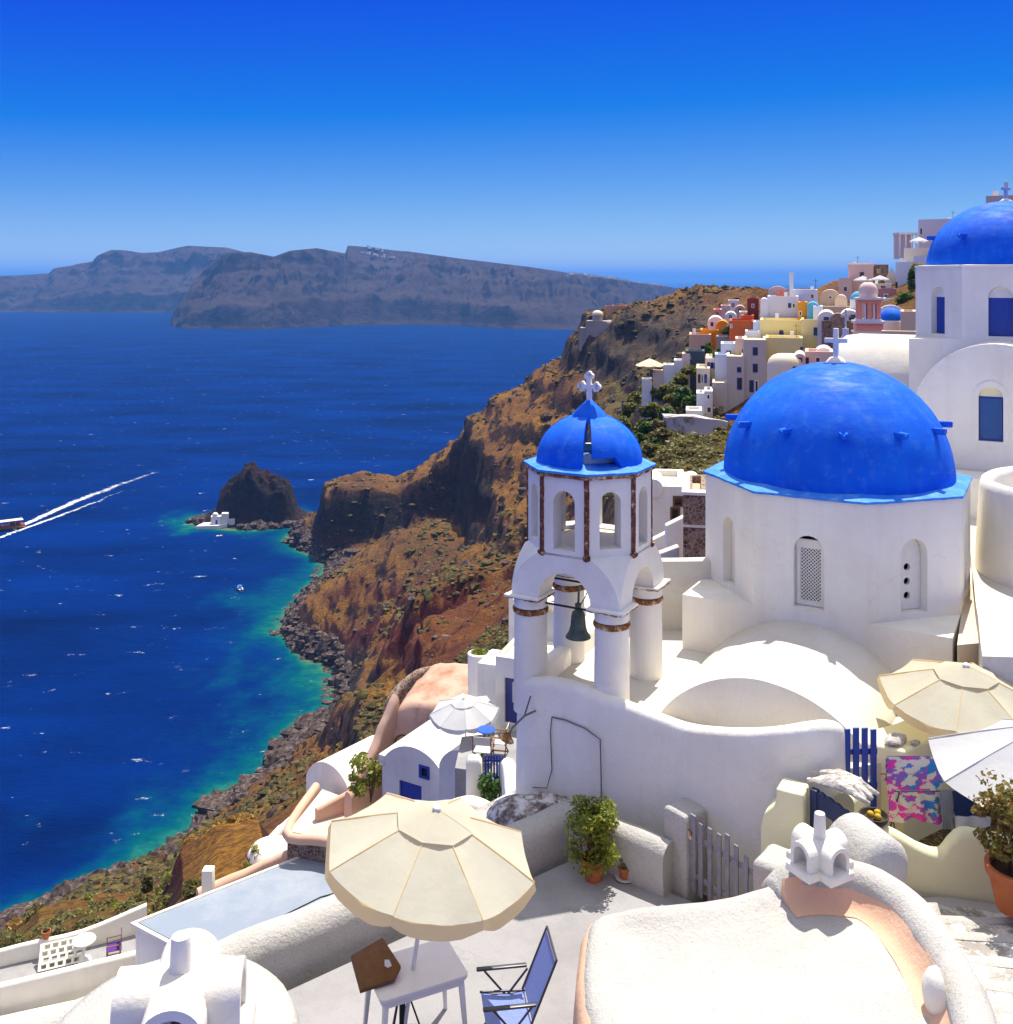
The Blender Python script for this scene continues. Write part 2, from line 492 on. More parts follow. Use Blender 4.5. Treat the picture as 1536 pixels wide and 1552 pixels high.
# ---------------------------------------------------------------- the caldera slope, as sections at growing distance
SEA_K = EYE * F
def ysea(d): return HOR + SEA_K / d
SECT = [  # distance, shore column, then (column, row) of the ground at that distance
 (3,   None, [(-4000, 8500), (-2000, 7000), (0, 5600), (1700, 4600)]),
 (8,   None, [(-2500, 4600), (-600, 3300), (200, 2450), (560, 2080), (768, 1960), (1700, 1800)]),
 (13,  None, [(-1500, 3600), (-200, 2500), (400, 2020), (640, 1640), (768, 1420), (1100, 1330), (1750, 1250)]),
 (20,  None, [(-1300, 2800), (-200, 2250), (300, 1930), (560, 1650), (700, 1370), (800, 1220), (1000, 1080), (1300, 1000), (1750, 900)]),
 (28,  None, [(-1000, 2500), (0, 1850), (300, 1700), (520, 1560), (640, 1400), (760, 1225), (900, 1060), (1050, 950), (1300, 900), (1750, 850)]),
 (36,  None, [(-900, 2300), (-200, 1720), (60, 1500), (250, 1450), (420, 1420), (540, 1370), (640, 1250), (740, 1130), (850, 1010), (1000, 880), (1100, 860), (1300, 820), (1750, 780)]),
 (48,  None, [(-900, 2250), (-200, 1650), (0, 1480), (130, 1420), (280, 1385), (420, 1310), (520, 1240), (620, 1150), (720, 1060), (800, 990), (900, 890), (1000, 795), (1090, 775), (1200, 755), (1400, 710), (1750, 650)]),
 (62,  None, [(-900, 2200), (-250, 1650), (0, 1465), (120, 1410), (240, 1385), (275, 1290), (330, 1250), (395, 1240), (420, 1275), (480, 1225), (580, 1140), (690, 1055), (780, 985), (880, 880), (960, 780), (1040, 728), (1100, 715), (1200, 690), (1400, 620), (1750, 560)]),
 (80,  None, [(-900, 2100), (-250, 1600), (-40, 1470), (60, 1400), (130, 1385), (240, 1375), (420, 1260), (520, 1190), (600, 1120), (700, 1045), (770, 990), (850, 900), (930, 765), (1000, 700), (1060, 690), (1100, 680), (1200, 630), (1300, 570), (1400, 520), (1536, 480), (1750, 440)]),
 (105, None, [(-900, 2000), (-250, 1560), (-20, 1440), (90, 1395), (220, 1360), (330, 1300), (440, 1230), (560, 1140), (620, 1080), (690, 1030), (760, 960), (850, 860), (930, 720), (990, 645), (1050, 622), (1100, 600), (1150, 565), (1250, 515), (1300, 475), (1400, 430), (1536, 395), (1750, 350)]),
 (136, None, [(-700, 1900), (-300, 1600), (0, 1440), (200, 1365), (400, 1260), (520, 1165), (560, 1130), (620, 1055), (640, 1010), (740, 950), (800, 890), (900, 760), (960, 670), (1040, 590), (1100, 525), (1160, 490), (1280, 452), (1400, 405), (1750, 345)]),
 (167, -170, [(60, 1440), (250, 1350), (400, 1250), (520, 1150), (545, 1060), (620, 1030), (640, 960), (760, 905), (850, 815), (940, 690), (1000, 620), (1070, 550), (1160, 478), (1280, 445), (1400, 420), (1750, 400)]),
 (198, 50,   [(220, 1325), (400, 1222), (500, 1150), (525, 1070), (600, 1040), (625, 960), (720, 905), (760, 880), (800, 850), (900, 730), (1000, 610), (1080, 520), (1160, 470), (1280, 445), (1750, 425)]),
 (214, 245,  [(380, 1216), (480, 1145), (520, 1075), (570, 1055), (615, 1005), (650, 972), (700, 945), (780, 925), (800, 860), (820, 820), (900, 710), (1000, 590), (1080, 505), (1160, 462), (1280, 445), (1750, 430)]),
 (222, 282,  [(380, 1208), (480, 1138), (515, 1066), (560, 1046), (590, 985), (625, 905), (660, 876), (700, 858), (790, 846), (830, 790), (900, 708), (1000, 588), (1080, 504), (1160, 462), (1280, 445), (1750, 430)]),
 (250, 400,  [(470, 1132), (530, 1075), (545, 1010), (600, 960), (660, 905), (720, 865), (780, 825), (860, 745), (950, 635), (1000, 578), (1080, 500), (1160, 460), (1280, 445), (1750, 430)]),
 (292, 515,  [(545, 1025), (560, 985), (620, 925), (680, 876), (738, 838), (764, 772), (800, 758), (900, 645), (1000, 555), (1060, 495), (1150, 458), (1280, 444), (1750, 430)]),
 (324, 508,  [(540, 960), (600, 895), (640, 876), (722, 828), (750, 738), (790, 722), (850, 668), (950, 570), (1000, 520), (1060, 476), (1150, 455), (1280, 443), (1750, 430)]),
 (355, 428,  [(480, 912), (540, 875), (600, 842), (708, 820), (732, 700), (760, 674), (800, 650), (850, 606), (905, 560), (925, 505), (960, 482), (1010, 462), (1060, 452), (1100, 448), (1200, 446), (1750, 432)]),
 (386, 452,  [(520, 868), (600, 832), (698, 808), (714, 672), (735, 648), (800, 605), (850, 568), (870, 535), (890, 495), (960, 474), (1040, 455), (1100, 450), (1280, 443), (1750, 430)]),
 (417, 490,  [(535, 845), (605, 805), (690, 792), (704, 660), (712, 632), (780, 585), (850, 548), (868, 515), (885, 488), (960, 470), (1040, 458), (1100, 452), (1280, 442), (1750, 430)]),
 (444, 498,  [(520, 838), (560, 828), (620, 814), (692, 798), (702, 700), (708, 640), (780, 592), (850, 554), (873, 510), (900, 491), (1000, 470), (1100, 455), (1280, 442), (1750, 430)]),
 (452, 478,  [(486, 790), (492, 756), (520, 738), (560, 740), (610, 745), (660, 712), (700, 655), (708, 636), (780, 594), (850, 556), (875, 508), (900, 492), (1000, 470), (1100, 455), (1280, 442), (1750, 430)]),
 (485, 437,  [(462, 795), (484, 782), (492, 748), (520, 728), (556, 720), (600, 731), (650, 712), (700, 668), (780, 605), (850, 565), (900, 505), (1000, 476), (1100, 458), (1280, 441), (1750, 430)]),
 (515, 480,  [(500, 770), (540, 745), (600, 745), (640, 706), (665, 690), (700, 690), (780, 630), (850, 590), (900, 530), (1000, 485), (1100, 462), (1280, 440), (1750, 430)]),
 (555, 700,  [(760, 700), (850, 620), (900, 570), (1000, 500), (1100, 466), (1280, 440), (1750, 430)]),
 (640, 860,  [(920, 600), (1000, 530), (1100, 474), (1280, 441), (1750, 430)]),
 (820, 1000, [(1060, 560), (1150, 480), (1280, 446), (1750, 432)]),
 (1100, 1200, [(1280, 500), (1400, 450), (1750, 436)]),
]
gx = np.concatenate([np.linspace(-1400, -160, 60, endpoint=False), np.linspace(-160, 1200, 620, endpoint=False), np.linspace(1200, 1750, 80)])
sd = np.array([s[0] for s in SECT], float)
prof = []
for d, sh, pts in SECT:
    xs = [p[0] for p in pts]; ys = [p[1] for p in pts]
    if sh is not None:
        xs = [sh] + xs; ys = [ysea(d)] + ys
        slope = 0.20
        xs = [sh - 3000] + xs; ys = [ysea(d) + 3000 * slope] + ys
    prof.append(EYE - (np.interp(gx, xs, ys) - HOR) * d / F)        # height over the sea along this section
prof = np.array(prof)
gd = np.concatenate([np.exp(np.linspace(math.log(3), math.log(60), 90, endpoint=False)), np.exp(np.linspace(math.log(60), math.log(560), 430, endpoint=False)), np.exp(np.linspace(math.log(560), math.log(1100), 40))])
ld, lsd = np.log(gd), np.log(sd)
ZT = np.empty((len(gd), len(gx)))
for j in range(len(gx)):
    ZT[:, j] = np.interp(ld, lsd, prof[:, j])
for _ in range(3):                              # soften the kinks of the sections
    ZT[1:-1] = (ZT[:-2] + 2 * ZT[1:-1] + ZT[2:]) / 4
DD = np.repeat(gd[:, None], len(gx), 1)
XX = (np.repeat(gx[None, :], len(gd), 0) - 768) / F * DD
YY = DD.copy()
PX0 = np.repeat(gx[None, :], len(gd), 0)
PY0 = HOR + (EYE - ZT) * F / DD
# ruggedness: none in the village, growing away from it
town = sstep(0, 1, (PX0 - (1020 + (PY0 - 640) * -0.45)) / 60.0) * (DD < 330)
near = 1 - sstep(34, 60, DD)
rug = np.clip(1 - np.maximum(town, near), 0.0, 1) * sstep(0.2, 7, ZT)
wx = XX + 9 * fbm(XX / 30, YY / 30, 4, 5); wy = YY + 9 * fbm(XX / 30, YY / 30, 4, 9)
hills = 9.0 * ridged(wx / 62, wy / 88, 5, 3) + 3.6 * ridged(wx / 13, wy / 17, 4, 8) + 1.7 * fbm(XX / 3.2, YY / 3.6, 4, 12)
step = 11.0
tt = ZT / step + 1.1 * fbm(XX / 45, YY / 45, 4, 21)
strata = step * (np.floor(tt) + sstep(0.25, 0.75, tt - np.floor(tt)) - tt) * 0.42
dist_amp = sstep(60, 240, DD) * 0.76 + 0.24
ZN = ZT + rug * dist_amp * (hills + strata * sstep(10, 30, ZT))
ZN += 0.35 * near * (1 - town) * fbm(XX / 1.5, YY / 1.5, 4, 31)
ZN = np.where((ZT > 0.8), np.maximum(ZN, 0.5 + 1.2 * vnoise(XX / 3, YY / 3, 2)), ZN)
ZN = np.maximum(ZN, -30.0)
# sideways push so that cliffs undercut
side = rug * dist_amp * 3.2 * fbm(ZN / 5.0 + XX / 40, YY / 9.0, 4, 41)
XN = XX + side
PX = 768 + XN / DD * F; PY = HOR + (EYE - ZN) * F / DD
def blob(cx, cy_, rx, ry):
    return np.exp(-(((PX - cx) / rx) ** 2 + ((PY - cy_) / ry) ** 2))
red = np.clip(blob(690, 935, 70, 60) + blob(640, 990, 60, 40) + blob(560, 960, 50, 22) + blob(470, 1175, 60, 25) + 0.8 * blob(275, 1310, 30, 45) + 0.7 * blob(760, 905, 40, 50) + 0.6 * blob(580, 900, 120, 14), 0, 1)
dark = np.clip(blob(540, 775, 75, 50) + 0.9 * blob(715, 720, 30, 90) + 0.8 * blob(640, 830, 60, 40) + 0.6 * blob(905, 560, 50, 50) + 0.8 * blob(985, 520, 70, 40), 0, 1)
grey = np.clip(blob(985, 510, 60, 34) + blob(1050, 485, 50, 32) + 0.9 * blob(920, 535, 40, 40) + blob(1010, 655, 70, 60) + blob(1060, 720, 60, 40) + 0.7 * blob(540, 1040, 25, 50) + 0.7 * blob(960, 470, 30, 20), 0, 1)
green = np.clip(blob(1010, 590, 60, 60) + blob(960, 610, 50, 50) + blob(1040, 700, 70, 60) + 0.8 * blob(60, 1440, 190, 50) + 0.6 * blob(780, 990, 40, 30), 0, 1)

tm = Mat('caldera_slope', 0.95, 0.15)
nz = tm.n.new('ShaderNodeSeparateXYZ')
tm.pos()
tm.l.new(tm.geo.outputs['Normal'], nz.inputs[0])
n1 = tm.noise(0.05, 8, 0.68); n2 = tm.noise(0.35, 7, 0.7); n3 = tm.noise(1.6, 6, 0.7)
strat = tm.noise(1.0, 5, 0.6, tm.pos((0.03, 0.03, 0.32)))
rock = tm.ramp(n2, [(0.32, (0.008, 0.005, 0.005)), (0.5, (0.034, 0.019, 0.014)), (0.64, (0.075, 0.046, 0.033)), (0.80, (0.18, 0.135, 0.10))])
rock = tm.mix(tm.ramp(strat, [(0.49, 0.0), (0.55, 0.6)]), rock, (0.085, 0.03, 0.018))
redc = tm.ramp(n2, [(0.3, (0.035, 0.007, 0.006)), (0.6, (0.12, 0.024, 0.014)), (0.8, (0.19, 0.055, 0.032))])
rock = tm.mix(tm.math('MULTIPLY', tm.attr('red'), tm.ramp(n1, [(0.3, 0.5), (0.55, 1.3)]), True), rock, redc)
greyc = tm.ramp(n2, [(0.32, (0.014, 0.011, 0.009)), (0.5, (0.065, 0.05, 0.038)), (0.68, (0.14, 0.115, 0.092)), (0.8, (0.24, 0.20, 0.165))])
rock = tm.mix(tm.math('MULTIPLY', tm.attr('grey'), 0.9), rock, greyc)
darkc = tm.ramp(n3, [(0.35, (0.012, 0.010, 0.010)), (0.75, (0.05, 0.04, 0.035))])
rock = tm.mix(tm.math('MULTIPLY', tm.attr('dark'), 0.8), rock, darkc)
grass = tm.ramp(n3, [(0.3, (0.05, 0.024, 0.009)), (0.45, (0.14, 0.062, 0.014)), (0.60, (0.31, 0.15, 0.017)), (0.8, (0.27, 0.16, 0.05))])
grass = tm.mix(tm.ramp(n1, [(0.42, 0.0), (0.6, 0.75)]), grass, tm.ramp(n3, [(0.35, (0.045, 0.017, 0.010)), (0.7, (0.13, 0.052, 0.026))]))
grn = tm.ramp(n3, [(0.35, (0.035, 0.04, 0.012)), (0.6, (0.13, 0.13, 0.03)), (0.8, (0.24, 0.19, 0.06))])
grass = tm.mix(tm.math('MULTIPLY', tm.attr('green'), 0.75), grass, grn)
sl = tm.math('ADD', nz.outputs['Z'], tm.math('MULTIPLY', tm.math('SUBTRACT', n2, 0.5), 0.85))
gm = tm.ramp(sl, [(0.68, 0.0), (0.78, 1.0)])
gm = tm.math('MULTIPLY', gm, tm.math('SUBTRACT', 1.0, tm.math('MULTIPLY', tm.attr('dark'), 0.65)), True)
gm = tm.math('MULTIPLY', gm, tm.math('SUBTRACT', 1.0, tm.math('MULTIPLY', tm.attr('red'), 0.55)), True)
gm = tm.math('MULTIPLY', gm, tm.math('SUBTRACT', 1.0, tm.math('MULTIPLY', tm.attr('grey'), 0.75)), True)
gm = tm.math('MULTIPLY', gm, tm.attr('above'), True)
shorec = tm.ramp(n3, [(0.3, (0.02, 0.018, 0.017)), (0.6, (0.09, 0.075, 0.065)), (0.8, (0.22, 0.19, 0.17))])
rock = tm.mix(tm.attr('above'), shorec, rock)
tm.color(tm.mix(gm, rock, grass))
tm.bump(n2, 0.9, 1.2)
tm.bump(n3, 0.9, 0.4)
tm.bump(tm.noise(7, 5, 0.7), 0.8, 0.07)
terrain = grid_mesh('hillside', XN, YY, ZN, tm.m, {'red': red, 'dark': dark, 'green': green, 'grey': grey, 'above': sstep(2.0, 6.0, ZN)})

# ---------------------------------------------------------------- sea
sx = np.concatenate([np.linspace(-6000, -400, 14, endpoint=False), np.linspace(-400, 900, 261), np.linspace(940, 6000, 14)])
sdd = np.concatenate([np.linspace(20, 150, 5, endpoint=False), np.exp(np.linspace(math.log(150), math.log(900), 240, endpoint=False)), np.exp(np.linspace(math.log(900), math.log(90000), 60))])
SX, SD = np.meshgrid(sx, sdd)
prof_sea = np.array([np.interp(np.clip(SX[0], -1400, 1750), gx, p) for p in prof])
SH = np.empty_like(SX)
for j in range(SX.shape[1]):
    SH[:, j] = np.interp(np.log(SD[:, j]), lsd, prof_sea[:, j])
SH[SD > 1000] = -40
WX = (SX - 768) / F * SD
ISL = W(388, 790, SEA_K / (790 - HOR))          # the islet
di = np.sqrt(((WX - ISL.x + 3) / 33) ** 2 + ((SD - ISL.y) / 21) ** 2)
SH = np.maximum(SH, -(di - 1) * 9 - 1.2)
rr_ = fbm(WX / 16, SD / 26, 5, 77)
lit_ = np.exp(np.minimum(SH, 0) / 2.3 * (1 + 1.9 * rr_))
lit_ = np.clip(lit_, 0, 1) * (SD < 1000)
sm = Mat('sea_water', 0.25, 0.28)
sm.b.inputs['IOR'].default_value = 1.33
s_at = sm.attr('shallow')
p1_ = sm.noise(0.02, 5, 0.6, sm.pos((0.4, 1.0, 1)))
deep = sm.ramp(p1_, [(0.30, (0.0, 0.0035, 0.042)), (0.70, (0.0, 0.016, 0.135))])
pn = sm.noise(0.22, 6, 0.7)
shal = sm.ramp(sm.math('ADD', s_at, sm.math('MULTIPLY', sm.math('SUBTRACT', pn, 0.5), 0.9)),
               [(0.0, (0.0, 0.012, 0.10)), (0.3, (0.0, 0.035, 0.10)), (0.58, (0.0, 0.068, 0.085)), (0.82, (0.012, 0.12, 0.085)), (0.97, (0.10, 0.13, 0.06))])
base = sm.mix(sm.ramp(s_at, [(0.03, 0.0), (0.3, 1.0)]), deep, shal)
caps = sm.noise(0.16, 9, 0.80, sm.pos((0.55, 1.0, 1)))
capm = sm.ramp(caps, [(0.63, 0.0), (0.66, 0.85)])
base = sm.mix(capm, base, (0.55, 0.6, 0.65))
sm.color(base)
sm.bump(sm.noise(0.09, 6, 0.66, sm.pos((0.5, 1.0, 1))), 0.8, 2.6)
sm.bump(sm.noise(0.7, 5, 0.6, sm.pos((0.6, 1.0, 1))), 0.35, 0.35)
s_df = sm.n.new('ShaderNodeBsdfDiffuse'); s_gl = sm.n.new('ShaderNodeBsdfGlossy'); s_fr = sm.n.new('ShaderNodeFresnel'); s_mx = sm.n.new('ShaderNodeMixShader')
s_fr.inputs['IOR'].default_value = 1.33
s_gl.inputs['Roughness'].default_value = 0.28
s_gl.inputs['Color'].default_value = (0.15, 0.60, 1.0, 1)      # reflections tinted blue so they add little red to the sea
s_nb = sm.b.inputs['Normal'].links[0].from_socket
sm.l.new(base, s_df.inputs['Color'])
for q_ in (s_df, s_gl, s_fr): sm.l.new(s_nb, q_.inputs['Normal'])
sm.l.new(sm.math('MINIMUM', sm.math('MULTIPLY', s_fr.outputs[0], 0.3), 0.06), s_mx.inputs[0])
sm.l.new(s_df.outputs[0], s_mx.inputs[1]); sm.l.new(s_gl.outputs[0], s_mx.inputs[2])
sm.l.new(s_mx.outputs[0], sm.n['Material Output'].inputs['Surface'])
grid_mesh('sea', WX, SD, np.zeros_like(WX), sm.m, {'shallow': lit_})

# ---------------------------------------------------------------- far islands
def far_island(name, cols, shore, ridge, back, seed, mat, hgt=1.0):
    xs = np.linspace(cols[0], cols[1], cols[2])
    ys = np.interp(xs, [p[0] for p in shore], [p[1] for p in shore])
    yr = np.interp(xs, [p[0] for p in ridge], [p[1] for p in ridge])
    ds = SEA_K / (ys - HOR)
    dr = ds * np.interp(xs, [p[0] for p in back], [p[1] for p in back])
    zr = np.maximum(EYE - (yr - HOR) * dr / F, 4)
    nt = 110
    t = np.concatenate([np.linspace(-0.03, 1.0, nt), 1 + np.linspace(0.03, 1, 14)])[:, None]
    D = ds[None, :] + (dr - ds)[None, :] * t
    X = (xs[None, :] - 768) / F * D
    tn = np.clip(t, 0, 1)
    wob = 0.16 * fbm(X / 420, D / 300, 5, seed) * np.sin(PI * tn)
    u = np.clip(tn + wob, 0, 1)
    pr = 0.30 * sstep(0.0, 0.10, u) + 0.25 * sstep(0.12, 0.48, u) + 0.22 * sstep(0.48, 0.60, u) + 0.08 * sstep(0.6, 0.85, u) + 0.15 * sstep(0.84, 0.97, u)
    Z = zr[None, :] * pr
    amp = np.sin(PI * np.clip(tn, 0, 1)) ** 0.7
    Z = Z + amp * (130 * ridged(X / 210 + 0.6 * fbm(X / 200, D / 300, 3, seed + 5), D / 620, 6, seed + 4) + 48 * ridged(X / 85, D / 170, 4, seed + 6) + 16 * fbm(X / 50, D / 60, 5, seed + 9))
    q = Z / 34 + 0.9 * fbm(X / 300, D / 300, 4, seed + 3)
    Z = Z + amp * 34 * 0.16 * (np.floor(q) + sstep(0.3, 0.7, q - np.floor(q)) - q)
    Z = np.where(t < 0.001, np.where(t < -0.001, -6.0, 1.0), np.maximum(Z, 2.0))
    Z = np.where(t > 1, zr[None, :] * (1 - 0.5 * (t - 1)) - 30 * (t - 1), Z)
    fade = sstep(0, 1, (t - 0.86) / 0.14)
    Z = np.where((t <= 1), Z * (1 - fade) + np.minimum(Z, zr[None, :] + 4 * vnoise(X / 40, D / 40, 3) - 2) * fade, Z)
    lim = EYE + (HOR - yr[None, :]) * D / F + 2                       # nothing stands over the skyline
    Z = np.minimum(Z, np.maximum(lim, 1.0))
    ISLES[name] = (X, D, Z, nt)
    return grid_mesh(name, X, D, Z, mat)
ISLES = {}
im = Mat('island_rock', 0.95, 0.1)
im.pos()
inz = im.n.new('ShaderNodeSeparateXYZ'); im.l.new(im.geo.outputs['Normal'], inz.inputs[0])
i1 = im.noise(0.004, 7, 0.65); i2 = im.noise(0.013, 8, 0.74); i3 = im.noise(1.0, 6, 0.65, im.pos((0.004, 0.004, 0.035)))
c1 = im.ramp(i2, [(0.42, (0.004, 0.003, 0.007)), (0.50, (0.022, 0.014, 0.018)), (0.57, (0.06, 0.038, 0.037)), (0.74, (0.14, 0.095, 0.085))])
c1 = im.mix(im.ramp(i3, [(0.47, 0.0), (0.54, 0.85)]), c1, (0.032, 0.018, 0.017))
flat = im.ramp(im.math('ADD', inz.outputs['Z'], im.math('MULTIPLY', im.math('SUBTRACT', i2, 0.5), 0.6)), [(0.62, 0.0), (0.82, 1.0)])
c1 = im.mix(flat, c1, im.ramp(i1, [(0.35, (0.045, 0.027, 0.025)), (0.65, (0.085, 0.058, 0.048))]))
im.color(c1)
im.bump(i2, 1.0, 34)
im.bump(im.noise(0.08, 5, 0.7), 0.8, 4)
far_island('far_island', (258, 1120, 430),
    [(258, 494), (275, 498), (400, 499.5), (520, 494), (620, 492), (700, 494), (780, 499), (880, 500), (960, 490), (1060, 462), (1120, 452)],
    [(256, 496), (262, 478), (280, 448), (296, 425), (312, 408), (330, 392), (346, 384), (380, 383), (415, 390), (440, 381), (480, 377), (524, 385), (527, 373), (560, 375), (620, 382), (700, 393), (800, 405), (880, 417), (950, 427), (1010, 435), (1050, 441), (1085, 447), (1120, 455)],
    [(258, 1.06), (300, 1.2), (420, 1.3), (900, 1.38), (1120, 1.1)], 101, im.m)
far_island('far_headland', (-330, 440, 330),
    [(-330, 470), (0, 473), (100, 473.5), (260, 474), (440, 476)],
    [(-330, 424), (-120, 421), (0, 419), (74, 415), (82, 407), (140, 397), (148, 388), (168, 379), (190, 380), (215, 384), (240, 383), (270, 376), (285, 373), (345, 376), (375, 384), (420, 410), (440, 440)],
    [(-330, 1.15), (440, 1.2)], 205, im.m)

# ---------------------------------------------------------------- islet with its chapel, boats
hx = np.linspace(-36, 36, 150); hy = np.linspace(-26, 24, 110)
IX, IY = np.meshgrid(hx, hy)
sil = np.interp(hx, [-36, -29, -25, -20, -18, -15, -9, -7, -2, 1, 6, 11, 17, 18.5, 21, 29, 36], [-3, 2.2, 3.4, 5, 14, 18, 20, 27, 28.5, 24, 20, 19, 17, 11, 4.6, 2.6, -3])
acr = np.exp(-((hy - 2) / 9.5) ** 4)
IZ = sil[None, :] * acr[:, None] + 2.0 * np.exp(-(np.sqrt((IX / 29) ** 2 + (IY / 17) ** 2)) ** 6) - 1.6
IZ = IZ + (8.5 * ridged(IX / 10, IY / 10, 5, 51) + 5.0 * fbm(IX / 3, IY / 3, 5, 52)) * sstep(1.0, 9, IZ) + 1.0 * (vnoise(IX / 1.7, IY / 1.7, 55) - 0.4)
ism = Mat('islet_rock', 0.95, 0.15)
ins = ism.noise(0.45, 7, 0.72)
ism.color(ism.mix(ism.ramp(ism.noise(0.12, 5), [(0.45, 0.0), (0.65, 0.8)]), ism.ramp(ins, [(0.3, (0.006, 0.005, 0.005)), (0.6, (0.030, 0.020, 0.017)), (0.8, (0.10, 0.07, 0.05))]), (0.045, 0.017, 0.013)))
ism.bump(ins, 1.0, 0.9)
grid_mesh('islet', IX + ISL.x, IY + ISL.y, IZ, ism.m)

def dome_prof(r, h, n=8, z=0.0):
    return [(r * math.cos(PI / 2 * i / n), z + h * math.sin(PI / 2 * i / n)) for i in range(n + 1)]
cl = ISL + Vector((-17.5, -11.5, 0))
ch = thing('island_chapel', 'tiny white chapel with a dome on the dark rock islet', 'chapel', (cl.x, cl.y, 1.6), R(12))
part('terrace', MB().prism([(-9, -3.5), (2, -4.5), (6, -2), (5, 3), (-6, 3.5)], -2.5, 0), FARW, ch)
part('wall', MB().bb(-2, 3, -1.6, 2.2, 0.01, 3.8), FARW, ch)
part('annex', MB().bb(3.2, 6.5, -2, 1.4, 0.01, 5.2), FARW, ch)
part('dome', MB().lathe([(1.5, 3.7), (1.5, 4.3)] + dome_prof(1.5, 1.4, 6, 4.3), 14), FARW, ch)
part('door', MB().bb(0.2, 1.2, -1.7, -1.5, 0.02, 2.1), BLUEW, ch)
part('step_wall', MB().bb(6.6, 9.5, -1.2, -0.6, -1, 2.2), FARW, ch)

def hull(L, B, H, n=10):
    rings = []
    for i in range(n + 1):
        t = i / n
        w = B / 2 * (1 - max(0, (t - 0.45) / 0.55) ** 2.2) * (0.82 + 0.18 * min(1, t * 4))
        w = max(w, 0.03)
        sh = H * (1 + 0.35 * max(0, t - 0.5) ** 1.5 * 2)
        x = -L / 2 + L * t
        rings.append([(x, -w, sh), (x, -w * 0.92, sh * 0.4), (x, -w * 0.45, -0.3 * H), (x, w * 0.45, -0.3 * H), (x, w * 0.92, sh * 0.4), (x, w, sh)])
    return rings
YEL = plain('boat_yellow', (0.55, 0.26, 0.02), 0.4, 0.5)
REDP = plain('boat_red', (0.30, 0.025, 0.012), 0.5, 0.4)
BWHITE = plain('boat_white', (0.72, 0.71, 0.68), 0.5, 0.4)
BBLUE = plain('boat_blue_canvas', (0.03, 0.14, 0.48), 0.8, 0.2)
bp = W(6, 803, SEA_K / (803 - HOR))
bt = thing('excursion_boat', 'yellow wooden excursion boat with a long white awning and foaming wake', 'boat', (bp.x, bp.y, 0.1), R(214))
part('hull', MB().loft(hull(19, 5.6, 1.7)), YEL, bt, smooth=60)
part('rail_stripe', MB().loft([[(p[0] * 1.0, p[1] * 1.02, p[2] * 1.0 + 0.02) for p in (r[0], r[5])] + [(r[5][0], r[5][1] * 1.02, r[5][2] - 0.35), (r[0][0], r[0][1] * 1.02, r[0][2] - 0.35)] for r in hull(19, 5.6, 1.75)]), REDP, bt)
part('deck', MB().bb(-8, 5, -2.1, 2.1, 1.72, 1.85), WOODB, bt)
part('cabin', MB().bb(-7, -2.5, -1.6, 1.6, 1.86, 3.9), WOODB, bt)
part('awning', MB().bb(-8.6, 4.2, -2.4, 2.4, 4.1, 4.3), BWHITE, bt)
for i in range(5):
    for s in (-1, 1): part('post', MB().cyl((-8 + i * 2.9, s * 2.15, 1.7), 0.07, 2.45, 6), BWHITE, bt)
part('mast', MB().cyl((5.4, 0, 1.7), 0.12, 6, 8, 0.06), WOODB, bt)
sbp = W(364, 894, SEA_K / (894 - HOR))
sb = thing('motor_boat', 'small white motor boat with a blue canopy anchored in the bay', 'boat', (sbp.x, sbp.y, 0.05), R(118))
part('hull', MB().loft(hull(4.8, 2.0, 0.75)), BWHITE, sb, smooth=60)
part('canopy', MB().loft([[(x, -0.9, 1.5), (x, -0.5, 1.75), (x, 0.5, 1.75), (x, 0.9, 1.5), (x, 0.9, 1.45), (x, -0.9, 1.45)] for x in (-1.3, 1.2)]), BBLUE, sb)
for x in (-1.2, 1.1):
    for y in (-0.85, 0.85): part('post', MB().cyl((x, y, 0.7), 0.03, 0.8, 5), BWHITE, sb)
part('outboard_motor', MB().box((-2.55, 0, 0.7), (0.35, 0.4, 0.7)), IRON, sb)
dp = W(333, 813.5, SEA_K / (813.5 - HOR))
dg = thing('dinghy', 'tiny white dinghy moored off the islet', 'boat', (dp.x, dp.y, 0.05), R(20))
part('hull', MB().loft(hull(3.0, 1.3, 0.55)), BWHITE, dg, smooth=60)
part('thwart', MB().bb(-0.2, 0.2, -0.55, 0.55, 0.5, 0.6), WOODB, dg)

fo = Mat('wake_foam', 0.8, 0.2)
fo.color((0.75, 0.8, 0.85))
ff = fo.ramp(fo.math('MULTIPLY', fo.noise(0.28, 7, 0.8), fo.attr('dens')), [(0.40, 0.0), (0.66, 0.95)])
fo.l.new(ff, fo.b.inputs['Alpha'])
def wake(name, pts, w0, w1, dens):
    n = 80
    P = [Vector(W(x, y, SEA_K / (y - HOR))) for x, y in pts]
    X = np.zeros((n, 5)); Y = np.zeros((n, 5)); A = np.zeros((n, 5))
    for i in range(n):
        t = i / (n - 1) * (len(P) - 1)
        k = min(int(t), len(P) - 2); f = t - k
        p = P[k].lerp(P[k + 1], f)
        tn = (P[k + 1] - P[k]).normalized(); nr = Vector((tn.y, -tn.x, 0))
        w = w0 + (w1 - w0) * i / (n - 1)
        for j in range(5):
            q = p + nr * ((j / 2 - 1) * w + 2.2 * noise.noise(Vector((i * 0.13, pts[0][0], 0))) * (0.2 + i / n))
            X[i, j], Y[i, j] = q.x, q.y
            A[i, j] = (1 - abs(j / 2 - 1)) * (dens[0] + (dens[1] - dens[0]) * i / (n - 1)) * 1.35
    grid_mesh(name, X, Y, np.full_like(X, 0.12), fo.m, {'dens': A}, kind='stuff', label='white foam wake trailing behind the excursion boat')
wake('wake_foam', [(20, 803), (70, 780), (128, 755), (180, 735), (240, 715)], 3.2, 11.0, (1.25, 0.62))
